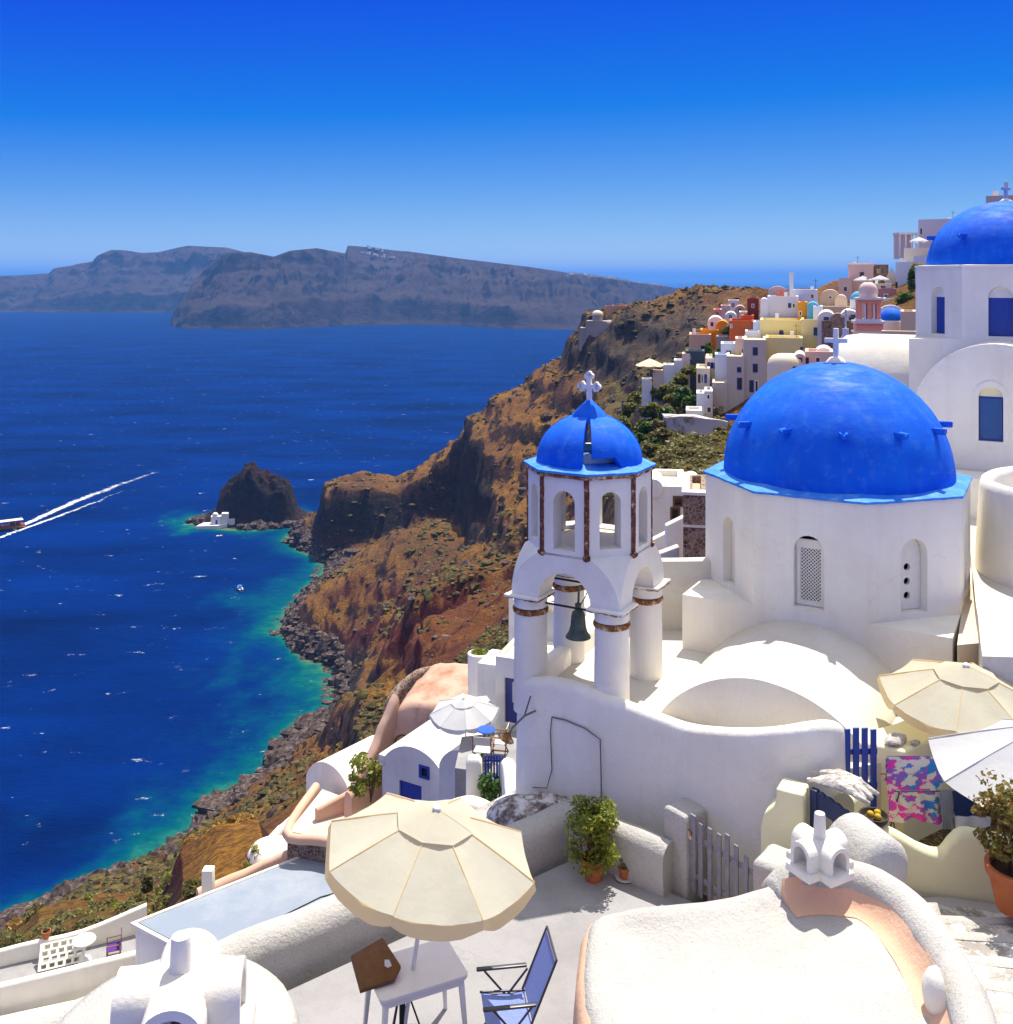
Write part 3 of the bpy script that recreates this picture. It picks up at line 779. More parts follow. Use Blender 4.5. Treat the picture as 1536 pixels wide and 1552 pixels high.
wake('wake_foam', [(24, 806), (80, 786), (138, 764), (190, 742)], 2.4, 6.5, (1.15, 0.58))
wake('wake_foam', [(-20, 822), (6, 813), (28, 804)], 1.8, 3.0, (1.2, 1.2))

# white villages far off on the island's rim
def far_village(cols, n, seed):
    X, D, Z, nt = ISLES['far_island']
    rg = np.random.default_rng(seed)
    pxs = 768 + X[nt - 3] / D[nt - 3] * F
    js = np.where((pxs > cols[0]) & (pxs < cols[1]))[0]
    mb = MB()
    for _ in range(n):
        j = rg.choice(js); i = nt - 1 - int(rg.integers(8, 22))
        w = rg.uniform(5, 16)
        mb.box((X[i, j] + rg.normal(0, 6), D[i, j], Z[i, j] + 3), (w, w, rg.uniform(5, 9)))
    o = part('far_village', mb, FARW, None, smooth=0)
    o['kind'] = 'stuff'; o['label'] = 'white village houses strung along the far island rim'
far_village((860, 1010), 110, 1)
far_village((545, 590), 14, 2)
# ---------------------------------------------------------------- loose rocks on the shore, scrub on the slope
def ico():
    bm = bmesh.new(); bmesh.ops.create_icosphere(bm, subdivisions=1, radius=1)
    v = np.array([p.co[:] for p in bm.verts]); f = np.array([[q.index for q in p.verts] for p in bm.faces]); bm.free()
    return v, f
IV, IF = ico()
def scatter(name, pos, size, mat, flat=0.6, jit=0.35, label=None, seed=1, smooth=False):
    rng = np.random.default_rng(seed)
    n = len(pos); k = len(IV)
    s = size[:, None, None] * (1 + jit * rng.uniform(-1, 1, (n, k, 1))) * np.stack([rng.uniform(0.7, 1.3, n), rng.uniform(0.7, 1.3, n), rng.uniform(flat * 0.7, flat * 1.3, n)], -1)[:, None, :]
    co = (IV[None] * s + pos[:, None, :]).reshape(-1, 3)
    fc = (IF[None] + (np.arange(n) * k)[:, None, None]).reshape(-1, 3)
    me = bpy.data.meshes.new(name)
    me.from_pydata(co.tolist(), [], fc.tolist())
    if smooth:
        for p in me.polygons: p.use_smooth = True
    me.materials.append(mat)
    o = bpy.data.objects.new(name, me); COL.objects.link(o)
    o['kind'] = 'stuff'
    if label: o['label'] = label
    return o
rng = np.random.default_rng(4)
_a = rng.uniform(0, 2 * PI, 420); _r = rng.normal(1.0, 0.10, 420)
_k = np.hypot(28 * _r * np.cos(_a) + 16.5, 15.5 * _r * np.sin(_a) + 12.5) > 11.0
_a, _r = _a[_k], _r[_k]
flatZ, flatX, flatY = ZN.ravel(), XN.ravel(), YY.ravel()
vis = (PX.ravel() > -120) & (PX.ravel() < 1150)
cand = np.where((flatZ > 0.3) & (flatZ < 6) & vis & (flatY > 150) & (flatY < 520))[0]
pick = rng.choice(cand, min(5200, len(cand)), replace=False)
pos = np.stack([flatX[pick], flatY[pick], flatZ[pick]], -1) + rng.normal(0, 0.5, (len(pick), 3)) * [1, 1, 0.25]
bm_ = Mat('shore_boulders', 0.95, 0.15)
oi = bm_.noise(0.9, 3)
bm_.color(bm_.ramp(oi, [(0.3, (0.018, 0.014, 0.013)), (0.52, (0.08, 0.055, 0.045)), (0.68, (0.17, 0.13, 0.11)), (0.8, (0.36, 0.30, 0.26))]))
scatter('islet_boulders', np.stack([ISL.x + 28 * _r * np.cos(_a), ISL.y + 15.5 * _r * np.sin(_a), rng.uniform(-0.2, 1.6, len(_a))], -1), rng.gamma(2.0, 0.55, len(_a)) + 0.35, bm_.m, 0.8, 0.4, 'dark boulders round the foot of the islet', 15)
scatter('shore_boulders', pos, rng.gamma(2.0, 0.42, len(pick)) + 0.25, bm_.m, 0.7, 0.35, 'dark boulders piled along the shoreline', 5)
cand = np.where((flatZ > -0.9) & (flatZ < 0.2) & vis & (flatY > 150) & (flatY < 520))[0]
if len(cand):
    pick = rng.choice(cand, min(350, len(cand)), replace=False)
    scatter('shallow_rocks', np.stack([flatX[pick], flatY[pick], 0.0 * flatZ[pick] - 0.15], -1), rng.gamma(2.0, 0.3, len(pick)) + 0.2, bm_.m, 0.5, 0.35, 'wet rocks breaking the turquoise shallows', 6)
dzx = np.gradient(ZN, axis=1) / np.maximum(np.abs(np.gradient(XN, axis=1)), 1e-3)
ok = (np.abs(dzx) < 1.25).ravel() & (flatZ > 7) & vis & (flatY > 100) & (flatY < 520) & (town.ravel() < 0.3)
cand = np.where(ok)[0]
wgt = np.clip(fbm(flatX[cand] / 25, flatY[cand] / 25, 3, 66) + 0.12, 0, 1) * flatY[cand] ** -0.5
pick = rng.choice(cand, 11000, replace=False, p=wgt / wgt.sum())
pos = np.stack([flatX[pick], flatY[pick], flatZ[pick] + 0.05], -1)
shm = Mat('hillside_scrub', 0.95, 0.1)
so = shm.noise(0.6, 3)
shm.color(shm.ramp(so, [(0.3, (0.035, 0.032, 0.014)), (0.5, (0.10, 0.085, 0.03)), (0.65, (0.20, 0.14, 0.045)), (0.8, (0.24, 0.20, 0.09))]))
shm.bump(shm.noise(6, 4, 0.7), 1.0, 0.3)
scatter('hillside_scrub', pos, np.clip(rng.gamma(2.2, 0.24, len(pick)) + 0.15, 0.2, 1.6) * np.clip(flatY[pick] / 260, 0.4, 1), shm.m, 0.6, 0.45, 'low dry scrub dotted over the brown slope', 7)
cand = np.where(ok & (np.abs(dzx) > 0.3).ravel())[0]
pick = rng.choice(cand, 1500, replace=False)
scatter('slope_rocks', np.stack([flatX[pick], flatY[pick], flatZ[pick] - 0.15], -1), (rng.gamma(1.6, 0.3, len(pick)) + 0.2) * np.clip(flatY[pick] / 260, 0.3, 1), bm_.m, 0.8, 0.4, 'loose rocks lying on the slope', 8)
# ---------------------------------------------------------------- the two domed churches and the bell tower
CH = R(-29.5)                                    # the churches and the tower share one axis
ROOF = -5.82
dm = Mat('blue_dome_paint', 0.72, 0.2)
d1 = dm.noise(1.3, 6, 0.65); d2 = dm.noise(5, 6, 0.7)
dc = dm.mix(dm.ramp(d1, [(0.35, 0.0), (0.7, 1.0)]), (0.0, 0.095, 0.62), (0.0, 0.15, 0.72))
dc = dm.mix(dm.ramp(d2, [(0.54, 0.0), (0.70, 0.55)]), dc, (0.06, 0.24, 0.70))
dm.color(dc)
dst = dm.noise(1.0, 5, 0.65, dm.pos((5, 5, 0.9)))
dm.color(dm.mix(dm.ramp(dst, [(0.5, 0.0), (0.72, 0.55)]), dc, (0.03, 0.17, 0.62)))
dbr = dm.noise(1.0, 5, 0.7, dm.pos((2.2, 2.2, 16)))
dm.bump(dbr, 0.22, 0.012)
dm.l.new(dm.ramp(dbr, [(0.35, 0.55), (0.65, 0.85)]), dm.b.inputs['Roughness'])
dm.bump(dm.noise(1.8, 3, 0.5), 0.25, 0.05)
dm.bump(d2, 0.25, 0.015)
BLUED = dm.m
lm = Mat('blue_ledge_paint', 0.6, 0.3)
l2 = lm.noise(4, 6, 0.7)
lm.color(lm.mix(lm.ramp(l2, [(0.45, 0.0), (0.7, 0.85)]), (0.02, 0.20, 0.70), (0.14, 0.36, 0.72)))
lm.bump(lm.noise(9, 5, 0.7), 0.4, 0.02)
BLUEL = lm.m
rm = Mat('rusty_brick', 0.9, 0.2)
r2 = rm.noise(9, 6, 0.75)
rm.color(rm.ramp(r2, [(0.3, (0.07, 0.022, 0.010)), (0.45, (0.20, 0.075, 0.025)), (0.54, (0.38, 0.20, 0.06)), (0.60, (0.66, 0.56, 0.40)), (0.75, (0.74, 0.70, 0.62))]))
rm.bump(r2, 0.6, 0.02)
RUST = rm.m
bk = Mat('brown_brick_strip', 0.9, 0.2)
b2 = bk.noise(14, 5, 0.7)
bk.color(bk.ramp(b2, [(0.3, (0.06, 0.018, 0.012)), (0.52, (0.17, 0.06, 0.03)), (0.60, (0.30, 0.15, 0.08)), (0.68, (0.72, 0.66, 0.56))]))
bk.bump(b2, 0.5, 0.02)
BRICK = bk.m
bz = Mat('bronze_bell', 0.5, 0.5)
bz.b.inputs['Metallic'].default_value = 0.5
bz.color(bz.ramp(bz.noise(7, 5, 0.7), [(0.35, (0.05, 0.065, 0.05)), (0.6, (0.12, 0.15, 0.11)), (0.8, (0.20, 0.17, 0.10))]))
BRONZE = bz.m
WIRE = plain('grey_cable', (0.18, 0.16, 0.13), 0.7, 0.3)

def face_fn(ap, th):
    n = Vector((math.cos(th), math.sin(th), 0)); t = Vector((-math.sin(th), math.cos(th), 0))
    return lambda u, v, w: n * (ap - w) + t * u + Vector((0, 0, v))
def octagon(r, z, rot=PI / 8):
    return [(r * math.cos(rot + PI / 4 * k), r * math.sin(rot + PI / 4 * k), z) for k in range(8)]
def lattice(fn, w, z0, z1, step, bar, depth, arch=True):
    mb = MB()
    r = w / 2
    def inside(u, v):
        if abs(u) > r or v < z0 or v > z1: return False
        return not (arch and v > z1 - r and u * u + (v - (z1 - r)) ** 2 > r * r)
    n = int((z1 - z0 + w) / step) + 2
    for sgn in (1, -1):
        for i in range(-2, n):
            c = z0 + i * step - (r if sgn > 0 else -r) * 0
            # line v = c + sgn * u
            us = [u / 40 * r for u in range(-40, 41) if inside(u / 40 * r, c + sgn * u / 40 * r)]
            if len(us) < 3: continue
            a, b = us[0], us[-1]
            off = depth + (0.004 if sgn > 0 else 0)
            mb.bar(fn(a, c + sgn * a, off), fn(b, c + sgn * b, off), bar, bar)
    return mb
def cross_mesh(h, w, t, bud=0.0, dz=0.62):
    mb = MB()
    mb.box((0, 0, h / 2), (t, t, h))
    mb.box((0, 0, h * dz), (w, t * 0.96, t))
    if bud:
        for cx, cz, pts in ((0, h, ((-1, 0), (1, 0), (0, 1))), (-w / 2, h * dz, ((-1, 0), (0, 1), (0, -1))), (w / 2, h * dz, ((1, 0), (0, 1), (0, -1)))):
            for px, pz in pts:
                m = Matrix.Translation((cx + px * bud * 0.75, 0, cz + pz * bud * 0.75)) @ Matrix.Rotation(PI / 2, 4, 'X')
                mb.lathe([(bud, -t * 0.45), (bud, t * 0.45)], 12, m)
    return mb
def spout_mesh():
    mb = MB()
    mb.loft([[(x, -0.055 * k, 0.045), (x, -0.05 * k, -0.02), (x, 0, -0.05), (x, 0.05 * k, -0.02), (x, 0.055 * k, 0.045), (x, 0.03 * k, 0.04), (x, 0, 0.0), (x, -0.03 * k, 0.04)] for x, k in ((-0.12, 1.2), (0.08, 1.1), (0.19, 0.9))])
    return mb

def domed_church(name, label, loc, ap, z_base, z_drum, dome_r, dome_h, windows, ledge=True, n_spout=12, spout_z=0.91):
    t = thing(name, label, 'church', loc, CH)
    fw = 2 * ap * math.tan(PI / 8)
    mb = MB()
    mb.bb(-ap + 0.004, ap - 0.004, -ap + 0.004, ap - 0.004, -3.1, z_base + 0.004)
    for k in range(8):
        th = -PI / 2 + k * PI / 4
        fn = face_fn(ap, th)
        h = []
        if k in windows: h = [arch_pts(*windows[k])]
        if k % 2 == 0:
            a_ = ap - 0.003
            outer = [(-a_, -3), (a_, -3), (a_, z_base), (fw / 2, z_base), (fw / 2, z_drum), (-fw / 2, z_drum), (-fw / 2, z_base), (-a_, z_base)]
        else:
            outer = rect_pts(-fw / 2, fw / 2, z_base - 0.05, z_drum)
        mb.panel(outer, h, 0.30, fn)
    part('wall', mb, WHITE, t, smooth=20)
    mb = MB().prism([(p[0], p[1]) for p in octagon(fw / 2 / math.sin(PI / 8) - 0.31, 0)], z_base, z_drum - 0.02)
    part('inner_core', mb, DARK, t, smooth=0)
    Rr = fw / 2 / math.sin(PI / 8)
    if ledge:
        part('ledge', MB().loft([octagon(Rr + 0.03, z_drum), octagon(Rr + 0.035, z_drum + 0.035), octagon(dome_r * 0.98, z_drum + 0.10)]), BLUEL, t, smooth=20, rough=(0.008, 5.0), maxedge=0.2)
    else:
        part('ledge', MB().loft([octagon(Rr + 0.03, z_drum), octagon(Rr + 0.035, z_drum + 0.05), octagon(dome_r * 0.98, z_drum + 0.07)]), WHITE, t, smooth=20)
    dome = part('dome', MB().lathe([(dome_r, z_drum - 0.02), (dome_r * 1.003, z_drum + 0.06)] + dome_prof(dome_r, dome_h - 0.06, 20, z_drum + 0.06), 72), BLUED, t, smooth=80, rough=(0.011, 2.2), maxedge=9)
    sm_ = spout_mesh()
    r_at = dome_r * math.sqrt(max(0, 1 - (spout_z / dome_h) ** 2))
    for i in range(n_spout):
        a = -PI / 2 + PI / 12 + 2 * PI * i / n_spout
        if i == 0:
            s0 = part('spout', sm_, BLUED, dome, loc=(r_at * math.cos(a), r_at * math.sin(a), z_drum + spout_z), rz=a)
        else:
            s = s0.copy(); COL.objects.link(s)
            s.location = (r_at * math.cos(a), r_at * math.sin(a), z_drum + spout_z); s.rotation_euler = (0, 0, a)
    return t, Rr, fw

AP = 1.95
church, RC, FW = domed_church('domed_church', 'white octagonal church with a big cobalt dome beside the bell tower', V3(5.42, 16.5, ROOF), AP, 0.85, 2.57, 1.81, 1.88,
    {0: (0.44, 0.94, 2.02), 1: (0.46, 0.94, 2.02), 7: (0.40, 0.94, 2.02), 2: (0.44, 0.94, 2.02), 3: (0.4, 0.94, 2.02), 5: (0.4, 0.94, 2.02), 6: (0.44, 0.94, 2.02)})
# window in the front face: a white lattice; right of it a slab with three round holes; the others blind niches
fn = face_fn(AP, -PI / 2)
win = part('window', MB().panel(rect_pts(-0.21, 0.21, 0.95, 1.93), [rect_pts(-0.15, 0.15, 1.02, 1.80)], 0.04, lambda u, v, w: fn(u, v, 0.13 + w)), WHITE, church)
part('lattice', lattice(fn, 0.32, 1.01, 1.81, 0.052, 0.013, 0.16, False), WHITE, win, smooth=0)
fn1 = face_fn(AP, -PI / 4)
rd = [[(0.055 * math.cos(2 * PI * i / 14) + 0.0, z + 0.055 * math.sin(2 * PI * i / 14)) for i in range(14)] for z in (1.15, 1.36, 1.57)]
part('window', MB().panel(arch_pts(0.45, 0.945, 2.01), rd, 0.05, lambda u, v, w: fn1(u, v, 0.16 + w)), WHITE, church)
for k, w_ in ((7, 0.40), (2, 0.44), (3, 0.4), (5, 0.4), (6, 0.44)):
    fk = face_fn(AP, -PI / 2 + k * PI / 4)
    part('niche', MB().panel(arch_pts(w_ - 0.01, 0.945, 2.01), [], 0.05, lambda u, v, w: fk(u, v, 0.16 + w)), WHITE, church)
part('finial', MB().lathe([(0.17, 4.36), (0.16, 4.45), (0.10, 4.52), (0.0, 4.55)], 20), WHITE, church, smooth=60)
part('cross', MB().add([Vector((p.x, p.y, p.z + 4.5)) for p in cross_mesh(0.50, 0.36, 0.075, 0, 0.60).v], cross_mesh(0.5, 0.36, 0.075, 0, 0.60).f), WHITE, church, bevel=0.008)
# barrel vault towards the parapet
def arc(hw, rise, z0, n=24, below=None):
    r = (hw * hw + rise * rise) / (2 * rise)
    a = math.asin(min(1, hw / r)) if rise <= hw else PI - math.asin(hw / r)
    pts = [(r * math.sin(-a + 2 * a * i / n), z0 + rise - r + r * math.cos(-a + 2 * a * i / n)) for i in range(n + 1)]
    if below is not None: pts = [(-hw, below)] + pts + [(hw, below)]
    return pts
va = arc(1.42, 0.72, 0.0, 28, -0.3)
part('vault', MB().loft([[(p[0] * k - 0.05, y, p[1] * kz) for p in va] for y, k, kz in ((-1.9, 1.02, 1.01), (-2.7, 1.0, 1.0), (-3.6, 0.985, 1.0), (-4.35, 0.96, 0.99))]), ROOFW, church, smooth=40, rough=(0.012, 1.1), maxedge=0.35)

# roof slab, body and curved parapet
roof_poly = [(0.30, 14.15), (1.60, 13.35), (2.45, 12.65), (3.25, 11.85), (3.9, 11.85), (4.5, 12.05), (6.4, 13.5), (9.4, 18.6), (8.6, 21.5), (4.6, 20.6), (2.05, 17.3)]
part('roof', MB().add([V3(x, y, ROOF) for x, y in roof_poly] + [V3(x, y, -10.5) for x, y in roof_poly], [tuple(range(11)), tuple(range(21, 10, -1))] + [(i, (i + 1) % 11, 11 + (i + 1) % 11, 11 + i) for i in range(11)]), ROOFW, church, world=True, smooth=20)
def ribbon_wall(pts, th, bottom, batter=0.0, sub=4, wob=0.0):   # pts: (x, y, ztop rel); outer side lies to the right of the path
    P = [Vector(p) for p in pts]
    Q = []
    for i in range(len(P) - 1):                  # Catmull-Rom
        p0, p1, p2, p3 = P[max(i - 1, 0)], P[i], P[i + 1], P[min(i + 2, len(P) - 1)]
        for s in range(sub):
            t = s / sub
            Q.append(0.5 * ((2 * p1) + (p2 - p0) * t + (2 * p0 - 5 * p1 + 4 * p2 - p3) * t * t + (3 * p1 - p0 - 3 * p2 + p3) * t ** 3))
    Q.append(P[-1])
    rings = []
    for i, q in enumerate(Q):
        t = Q[min(i + 1, len(Q) - 1)] - Q[max(i - 1, 0)]
        t.z = 0; t.normalize()
        n = Vector((t.y, -t.x, 0))
        zt = q.z + (wob * noise.noise(q * 2.3) if wob else 0)
        ring = [(batter, bottom), (th / 2, zt - th * 0.5)] + [(th / 2 * math.cos(PI * j / 8), zt - th * 0.5 + th * 0.5 * math.sin(PI * j / 8)) for j in range(1, 8)] + [(-th / 2, zt - th * 0.5), (-th / 2, bottom)]
        rings.append([Vector((q.x, q.y, EYE + z)) + n * a for a, z in ring])
    return MB().loft(rings)
pw = [(0.26, 14.25, -5.66), (0.42, 13.98, -5.55), (0.65, 13.86, -5.50), (1.02, 13.62, -5.50), (1.33, 13.42, -5.56), (1.57, 13.24, -5.57), (2.10, 12.84, -5.62), (2.40, 12.55, -5.59), (2.92, 11.98, -5.37), (3.24, 11.70, -5.22), (3.61, 11.62, -5.12), (3.80, 11.72, -5.16), (3.92, 11.95, -5.3)]
part('parapet', ribbon_wall(pw, 0.24, -9.5, 0.20), WHITE, church, world=True, smooth=60, rough=(0.010, 1.6), maxedge=0.4)
part('parapet', MB().loft([[V3(x, y, -9.5), V3(x + 0.2, y - 0.1, -9.5), V3(x + 0.2, y - 0.1, -5.55), V3(x, y, -5.55)] for x, y in ((0.22, 14.2), (1.95, 17.35))]), WHITE, church, world=True, bevel=0.05)
part('back_wall', MB().loft([[V3(x, y, -6.2), V3(x, y + 0.25, -6.2), V3(x, y + 0.25, z), V3(x, y, z)] for x, y, z in ((2.05, 16.75, -4.78), (2.45, 16.6, -4.68), (3.6, 16.55, -4.65), (4.6, 16.5, -4.6))]), ROOFW, church, world=True, bevel=0.05, rough=(0.012, 1.5), maxedge=0.3)
part('gutter_wall', MB().add([V3(x, y, z) for z in (-5.9, -4.98) for x, y in ((6.12, 13.62), (6.55, 13.72), (8.3, 17.5), (8.0, 17.4))], [(0, 3, 2, 1), (4, 5, 6, 7), (0, 1, 5, 4), (1, 2, 6, 5), (2, 3, 7, 6), (3, 0, 4, 7)]), plaster('shade_tan', (0.62, 0.52, 0.40)), church, world=True)  # added block filling the gap; its tan imitates the shaded courtyard wall
# cables and an old lamp on the street side
part('conduit', MB().tube([V3(0.62, 13.72, -6.0), V3(0.8, 13.58, -5.98), V3(1.05, 13.42, -6.02), V3(1.24, 13.27, -6.1), V3(1.25, 13.24, -6.6), V3(1.25, 13.2, -7.3)], 0.010, 6), WIRE, church, world=True)
part('conduit', MB().tube([V3(0.62, 13.72, -6.0), V3(0.6, 13.7, -6.2), V3(0.62, 13.68, -6.7), V3(0.55, 13.68, -6.95), V3(0.36, 13.75, -6.98)], 0.008, 6), WIRE, church, world=True)
lamp = part('wall_lamp', MB().tube([V3(0.40, 13.80, -5.95), V3(0.25, 13.72, -5.98), V3(0.08, 13.66, -6.12), V3(0.04, 13.64, -6.2)], 0.014, 6).tube([V3(0.25, 13.74, -5.98), V3(0.33, 13.74, -5.72)], 0.012, 6), WIRE, church, world=True)
part('lamp_shade', MB().lathe([(0.02, 0.0), (0.07, -0.05), (0.12, -0.09), (0.11, -0.10), (0.0, -0.04)], 16, Matrix.Translation(V3(0.03, 13.62, -6.17)) @ Matrix.Rotation(R(25), 4, 'Y')), RUST, lamp, world=True, smooth=50)

# ---------------- bell tower
tw = thing('bell_tower', 'white open bell tower with a small split blue dome and a budded cross', 'bell tower', V3(1.197, 14.5, ROOF), CH)
HS = 0.625                                       # half spacing of the piers
for sx_, sy_ in ((-1, -1), (1, -1), (1, 1), (-1, 1)):
    p = part('pillar', MB().lathe([(0.245, -0.3), (0.24, 0.4), (0.232, 1.10)], 28, c=(sx_ * HS, sy_ * HS, 0)), WHITE, tw, smooth=50)
    part('band', MB().lathe([(0.235, 1.09), (0.252, 1.10), (0.258, 1.13), (0.252, 1.155), (0.235, 1.165)], 28, c=(sx_ * HS, sy_ * HS, 0)), RUST, p, smooth=50, rough=(0.008, 9), maxedge=0.06)
    part('drum_block', MB().lathe([(0.236, 1.18), (0.24, 1.27), (0.252, 1.33)], 28, c=(sx_ * HS, sy_ * HS, 0)), WHITE, p, smooth=50)
    part('capital', MB().box((sx_ * (HS + 0.01), sy_ * (HS + 0.01), 1.352), (0.54, 0.54, 0.034)), WHITE, p, bevel=0.01, rough=(0.010, 7), maxedge=0.08)
    part('rust_edge', MB().box((sx_ * (HS + 0.01), sy_ * (HS + 0.01), 1.328), (0.525, 0.525, 0.018)), RUST, p, rough=(0.014, 9), maxedge=0.06)
A2 = 0.83
fo2 = 2 * A2 * math.tan(PI / 8)
curve = [(0.815, 1.365), (0.812, 1.45), (0.79, 1.56), (0.745, 1.67), (0.68, 1.77), (0.60, 1.86), (0.50, 1.94), (0.42, 1.99), (fo2 / 2, 2.02)]
mb = MB()
ar = [(0.40 * math.cos(PI * i / 14), 1.365 + 0.40 * math.sin(PI * i / 14)) for i in range(15)]
for k in range(4):
    fn = face_fn(A2, -PI / 2 + k * PI / 2)
    outer = [(x, z) for x, z in curve] + [(-x, z) for x, z in reversed(curve)] + [(p[0], p[1]) for p in reversed(ar)]
    mb.panel(outer, [], 0.42, fn)
    fn2 = face_fn(A2, -PI / 2 + (k + 1) * PI / 2)
    for i in range(len(curve) - 1):              # the haunch between two faces
        (x0, z0), (x1, z1) = curve[i], curve[i + 1]
        b = len(mb.v)
        mb.v += [fn(x0, z0, 0.0), fn2(-x0, z0, 0.0), fn2(-x1, z1, 0.0), fn(x1, z1, 0.0)]
        mb.f.append((b, b + 1, b + 2, b + 3))
part('arch_tier', mb, WHITE, tw, smooth=32)
mb = MB()
for k in range(8):
    mb.panel(rect_pts(-fo2 / 2, fo2 / 2, 1.99, 3.08), [arch_pts(0.33 if k % 2 == 0 else 0.31, 2.08 if k % 2 == 0 else 2.12, 2.90, 10)], 0.24, face_fn(A2, -PI / 2 + k * PI / 4))
mb.loft([octagon(0.86, 1.96), octagon(0.86, 2.06)])
part('lantern_wall', mb, WHITE, tw, smooth=20)
R2 = fo2 / 2 / math.sin(PI / 8)
for k in range(8):
    a = PI / 8 + k * PI / 4
    m = Matrix.Translation((R2 * math.cos(a), R2 * math.sin(a), 0)) @ Matrix.Rotation(a, 4, 'Z')
    s = part('brick_strip', MB().box((-0.012, 0, 2.555), (0.035, 0.072, 1.03), m), BRICK, tw, rough=(0.006, 14), maxedge=0.07, smooth=20)
    part('corbel', MB().loft([[m @ Vector((x, y, z)) for x, y in ((-0.03, -w), (d_, -w), (d_, w), (-0.03, w))] for z, w, d_ in ((1.965, 0.02, -0.0), (2.0, 0.05, 0.03), (2.04, 0.052, 0.035))]), BRICK, s)
part('cornice', MB().loft([octagon(R2 + 0.015, 3.075), octagon(R2 + 0.045, 3.09), octagon(R2 + 0.05, 3.13), octagon(R2 + 0.01, 3.14)]), RUST, tw, rough=(0.008, 8), maxedge=0.1, smooth=25)
part('ledge', MB().loft([octagon(R2 + 0.055, 3.132), octagon(R2 + 0.06, 3.165), octagon(0.66, 3.235)]), BLUEL, tw, rough=(0.006, 7), maxedge=0.12, smooth=25)
# the dome: four thick shells with slits between them
def shell(a0, a1, r, th, zb, h, n=10, nv=12, cut=0.0, cut_a=None):
    rings = []
    for i in range(n + 1):
        a = a0 + (a1 - a0) * i / n
        base = 0.0
        if cut and cut_a is not None and cut_a[0] <= a <= cut_a[1]: base = cut
        o_, i_ = [], []
        for j in range(nv + 1):
            e = base + (R(80) - base) * j / nv
            for rr, lst, q in ((r, o_, h), (r - th, i_, h - th)):
                lst.append((rr * math.cos(e) * math.cos(a), rr * math.cos(e) * math.sin(a), zb + q * math.sin(e)))
        rings.append(o_ + i_[::-1])
    return MB().loft(rings)
DZ = 3.20
for k in range(4):
    g = R(-67.5) + k * PI / 2                     # slit directions
    a0 = g + R(5)
    a1 = g + PI / 2 - R(5)
    part('dome_shell', shell(a0, a1, 0.765, 0.10, DZ, 0.68, 12, 12, 0.22, (a0 - 0.01, a0 + R(30)) if k == 0 else None), BLUED, tw, smooth=40, bevel=0.0)
part('dome_cap', MB().lathe([(0.30, DZ + 0.56), (0.275, DZ + 0.62), (0.21, DZ + 0.70), (0.13, DZ + 0.78), (0.07, DZ + 0.83), (0.05, DZ + 0.86), (0.0, DZ + 0.87)], 24), BLUED, tw, smooth=60)
part('inner_kerb', MB().lathe([(0.52, DZ - 0.02), (0.52, DZ + 0.16), (0.44, DZ + 0.16), (0.44, DZ)], 28), WHITE, tw)
cm = cross_mesh(0.36, 0.22, 0.062, 0.042, 0.58)
part('cross', MB().add([Vector((p.x, p.y, p.z + DZ + 0.85)) for p in cm.v], cm.f), WHITE, tw, smooth=30)
# bell on its iron rod
part('tie_rod', MB().tube([(-HS, -HS, 1.245), (HS, -HS, 1.245)], 0.016, 8), IRON, tw)
part('tie_rod', MB().tube([(-HS, -0.1, 1.44), (HS, -0.1, 1.44)], 0.016, 8), IRON, tw)
bell = part('bell', MB().lathe([(0.0, 1.10), (0.05, 1.10), (0.085, 1.07), (0.10, 1.0), (0.11, 0.88), (0.135, 0.79), (0.175, 0.73), (0.18, 0.715), (0.16, 0.715), (0.10, 0.80), (0.0, 0.95)], 28, c=(-0.02, -0.33, 0.02)), BRONZE, tw, smooth=45)
part('headstock', MB().box((-0.02, -0.33, 1.165), (0.06, 0.06, 0.10)).cyl((-0.02, -0.33, 1.16), 0.045, 0.05, 10).tube([(-0.02, -0.33, 1.2), (-0.02, -0.30, 1.45)], 0.018, 6), BRONZE, bell)
part('rope', MB().tube([(0.02, -0.33, 1.2), (0.12, -0.38, 1.35), (0.2, -0.40, 1.55)], 0.008, 5), IRON, bell)

# ---------------- upper church
up, RU, FU = domed_church('hilltop_church', 'white church with a blue dome and blue doors standing higher behind the first dome', V3(11.8, 23.7, -5.8), 1.89, 4.42, 6.05, 1.74, 1.58,
    {0: (0.50, 4.52, 5.62), 1: (0.46, 4.52, 5.62), 7: (0.46, 4.52, 5.62), 2: (0.46, 4.52, 5.62), 6: (0.46, 4.52, 5.62)}, ledge=False, n_spout=8, spout_z=0.72)
for k, w_ in ((0, 0.50), (1, 0.46), (7, 0.46), (2, 0.46), (6, 0.46)):
    fk = face_fn(1.89, -PI / 2 + k * PI / 4)
    part('window', MB().panel(rect_pts(-w_ / 2 + 0.005, w_ / 2 - 0.005, 4.53, 5.37), [], 0.03, lambda u, v, w: fk(u, v, 0.15 + w)), BLUEW, up)
    part('tympanum', MB().panel(arch_pts(w_ - 0.01, 5.372, 5.615), [], 0.03, lambda u, v, w: fk(u, v, 0.13 + w)), WHITE, up)
part('finial', MB().lathe([(0.15, 7.55), (0.14, 7.63), (0.07, 7.68), (0.0, 7.70)], 18), WHITE, up, smooth=60)
cm = cross_mesh(0.42, 0.30, 0.07, 0, 0.62)
part('cross', MB().add([Matrix.Rotation(R(62), 3, 'Z') @ Vector((p.x, p.y, p.z + 7.66)) for p in cm.v], cm.f), plaster('grey_white_stone', (0.55, 0.54, 0.55), None, 0.4, 3), up, bevel=0.008)
fa = arc(1.46, 1.08, 3.34, 26, 0.5)
part('front_vault', MB().loft([[(p[0], y, p[1]) for p in fa] for y in (-1.85, -3.55)]), WHITE, up, smooth=40)
fa2 = [(p[0], p[1]) for p in arc(1.52, 1.12, 3.34, 26, 0.5)]
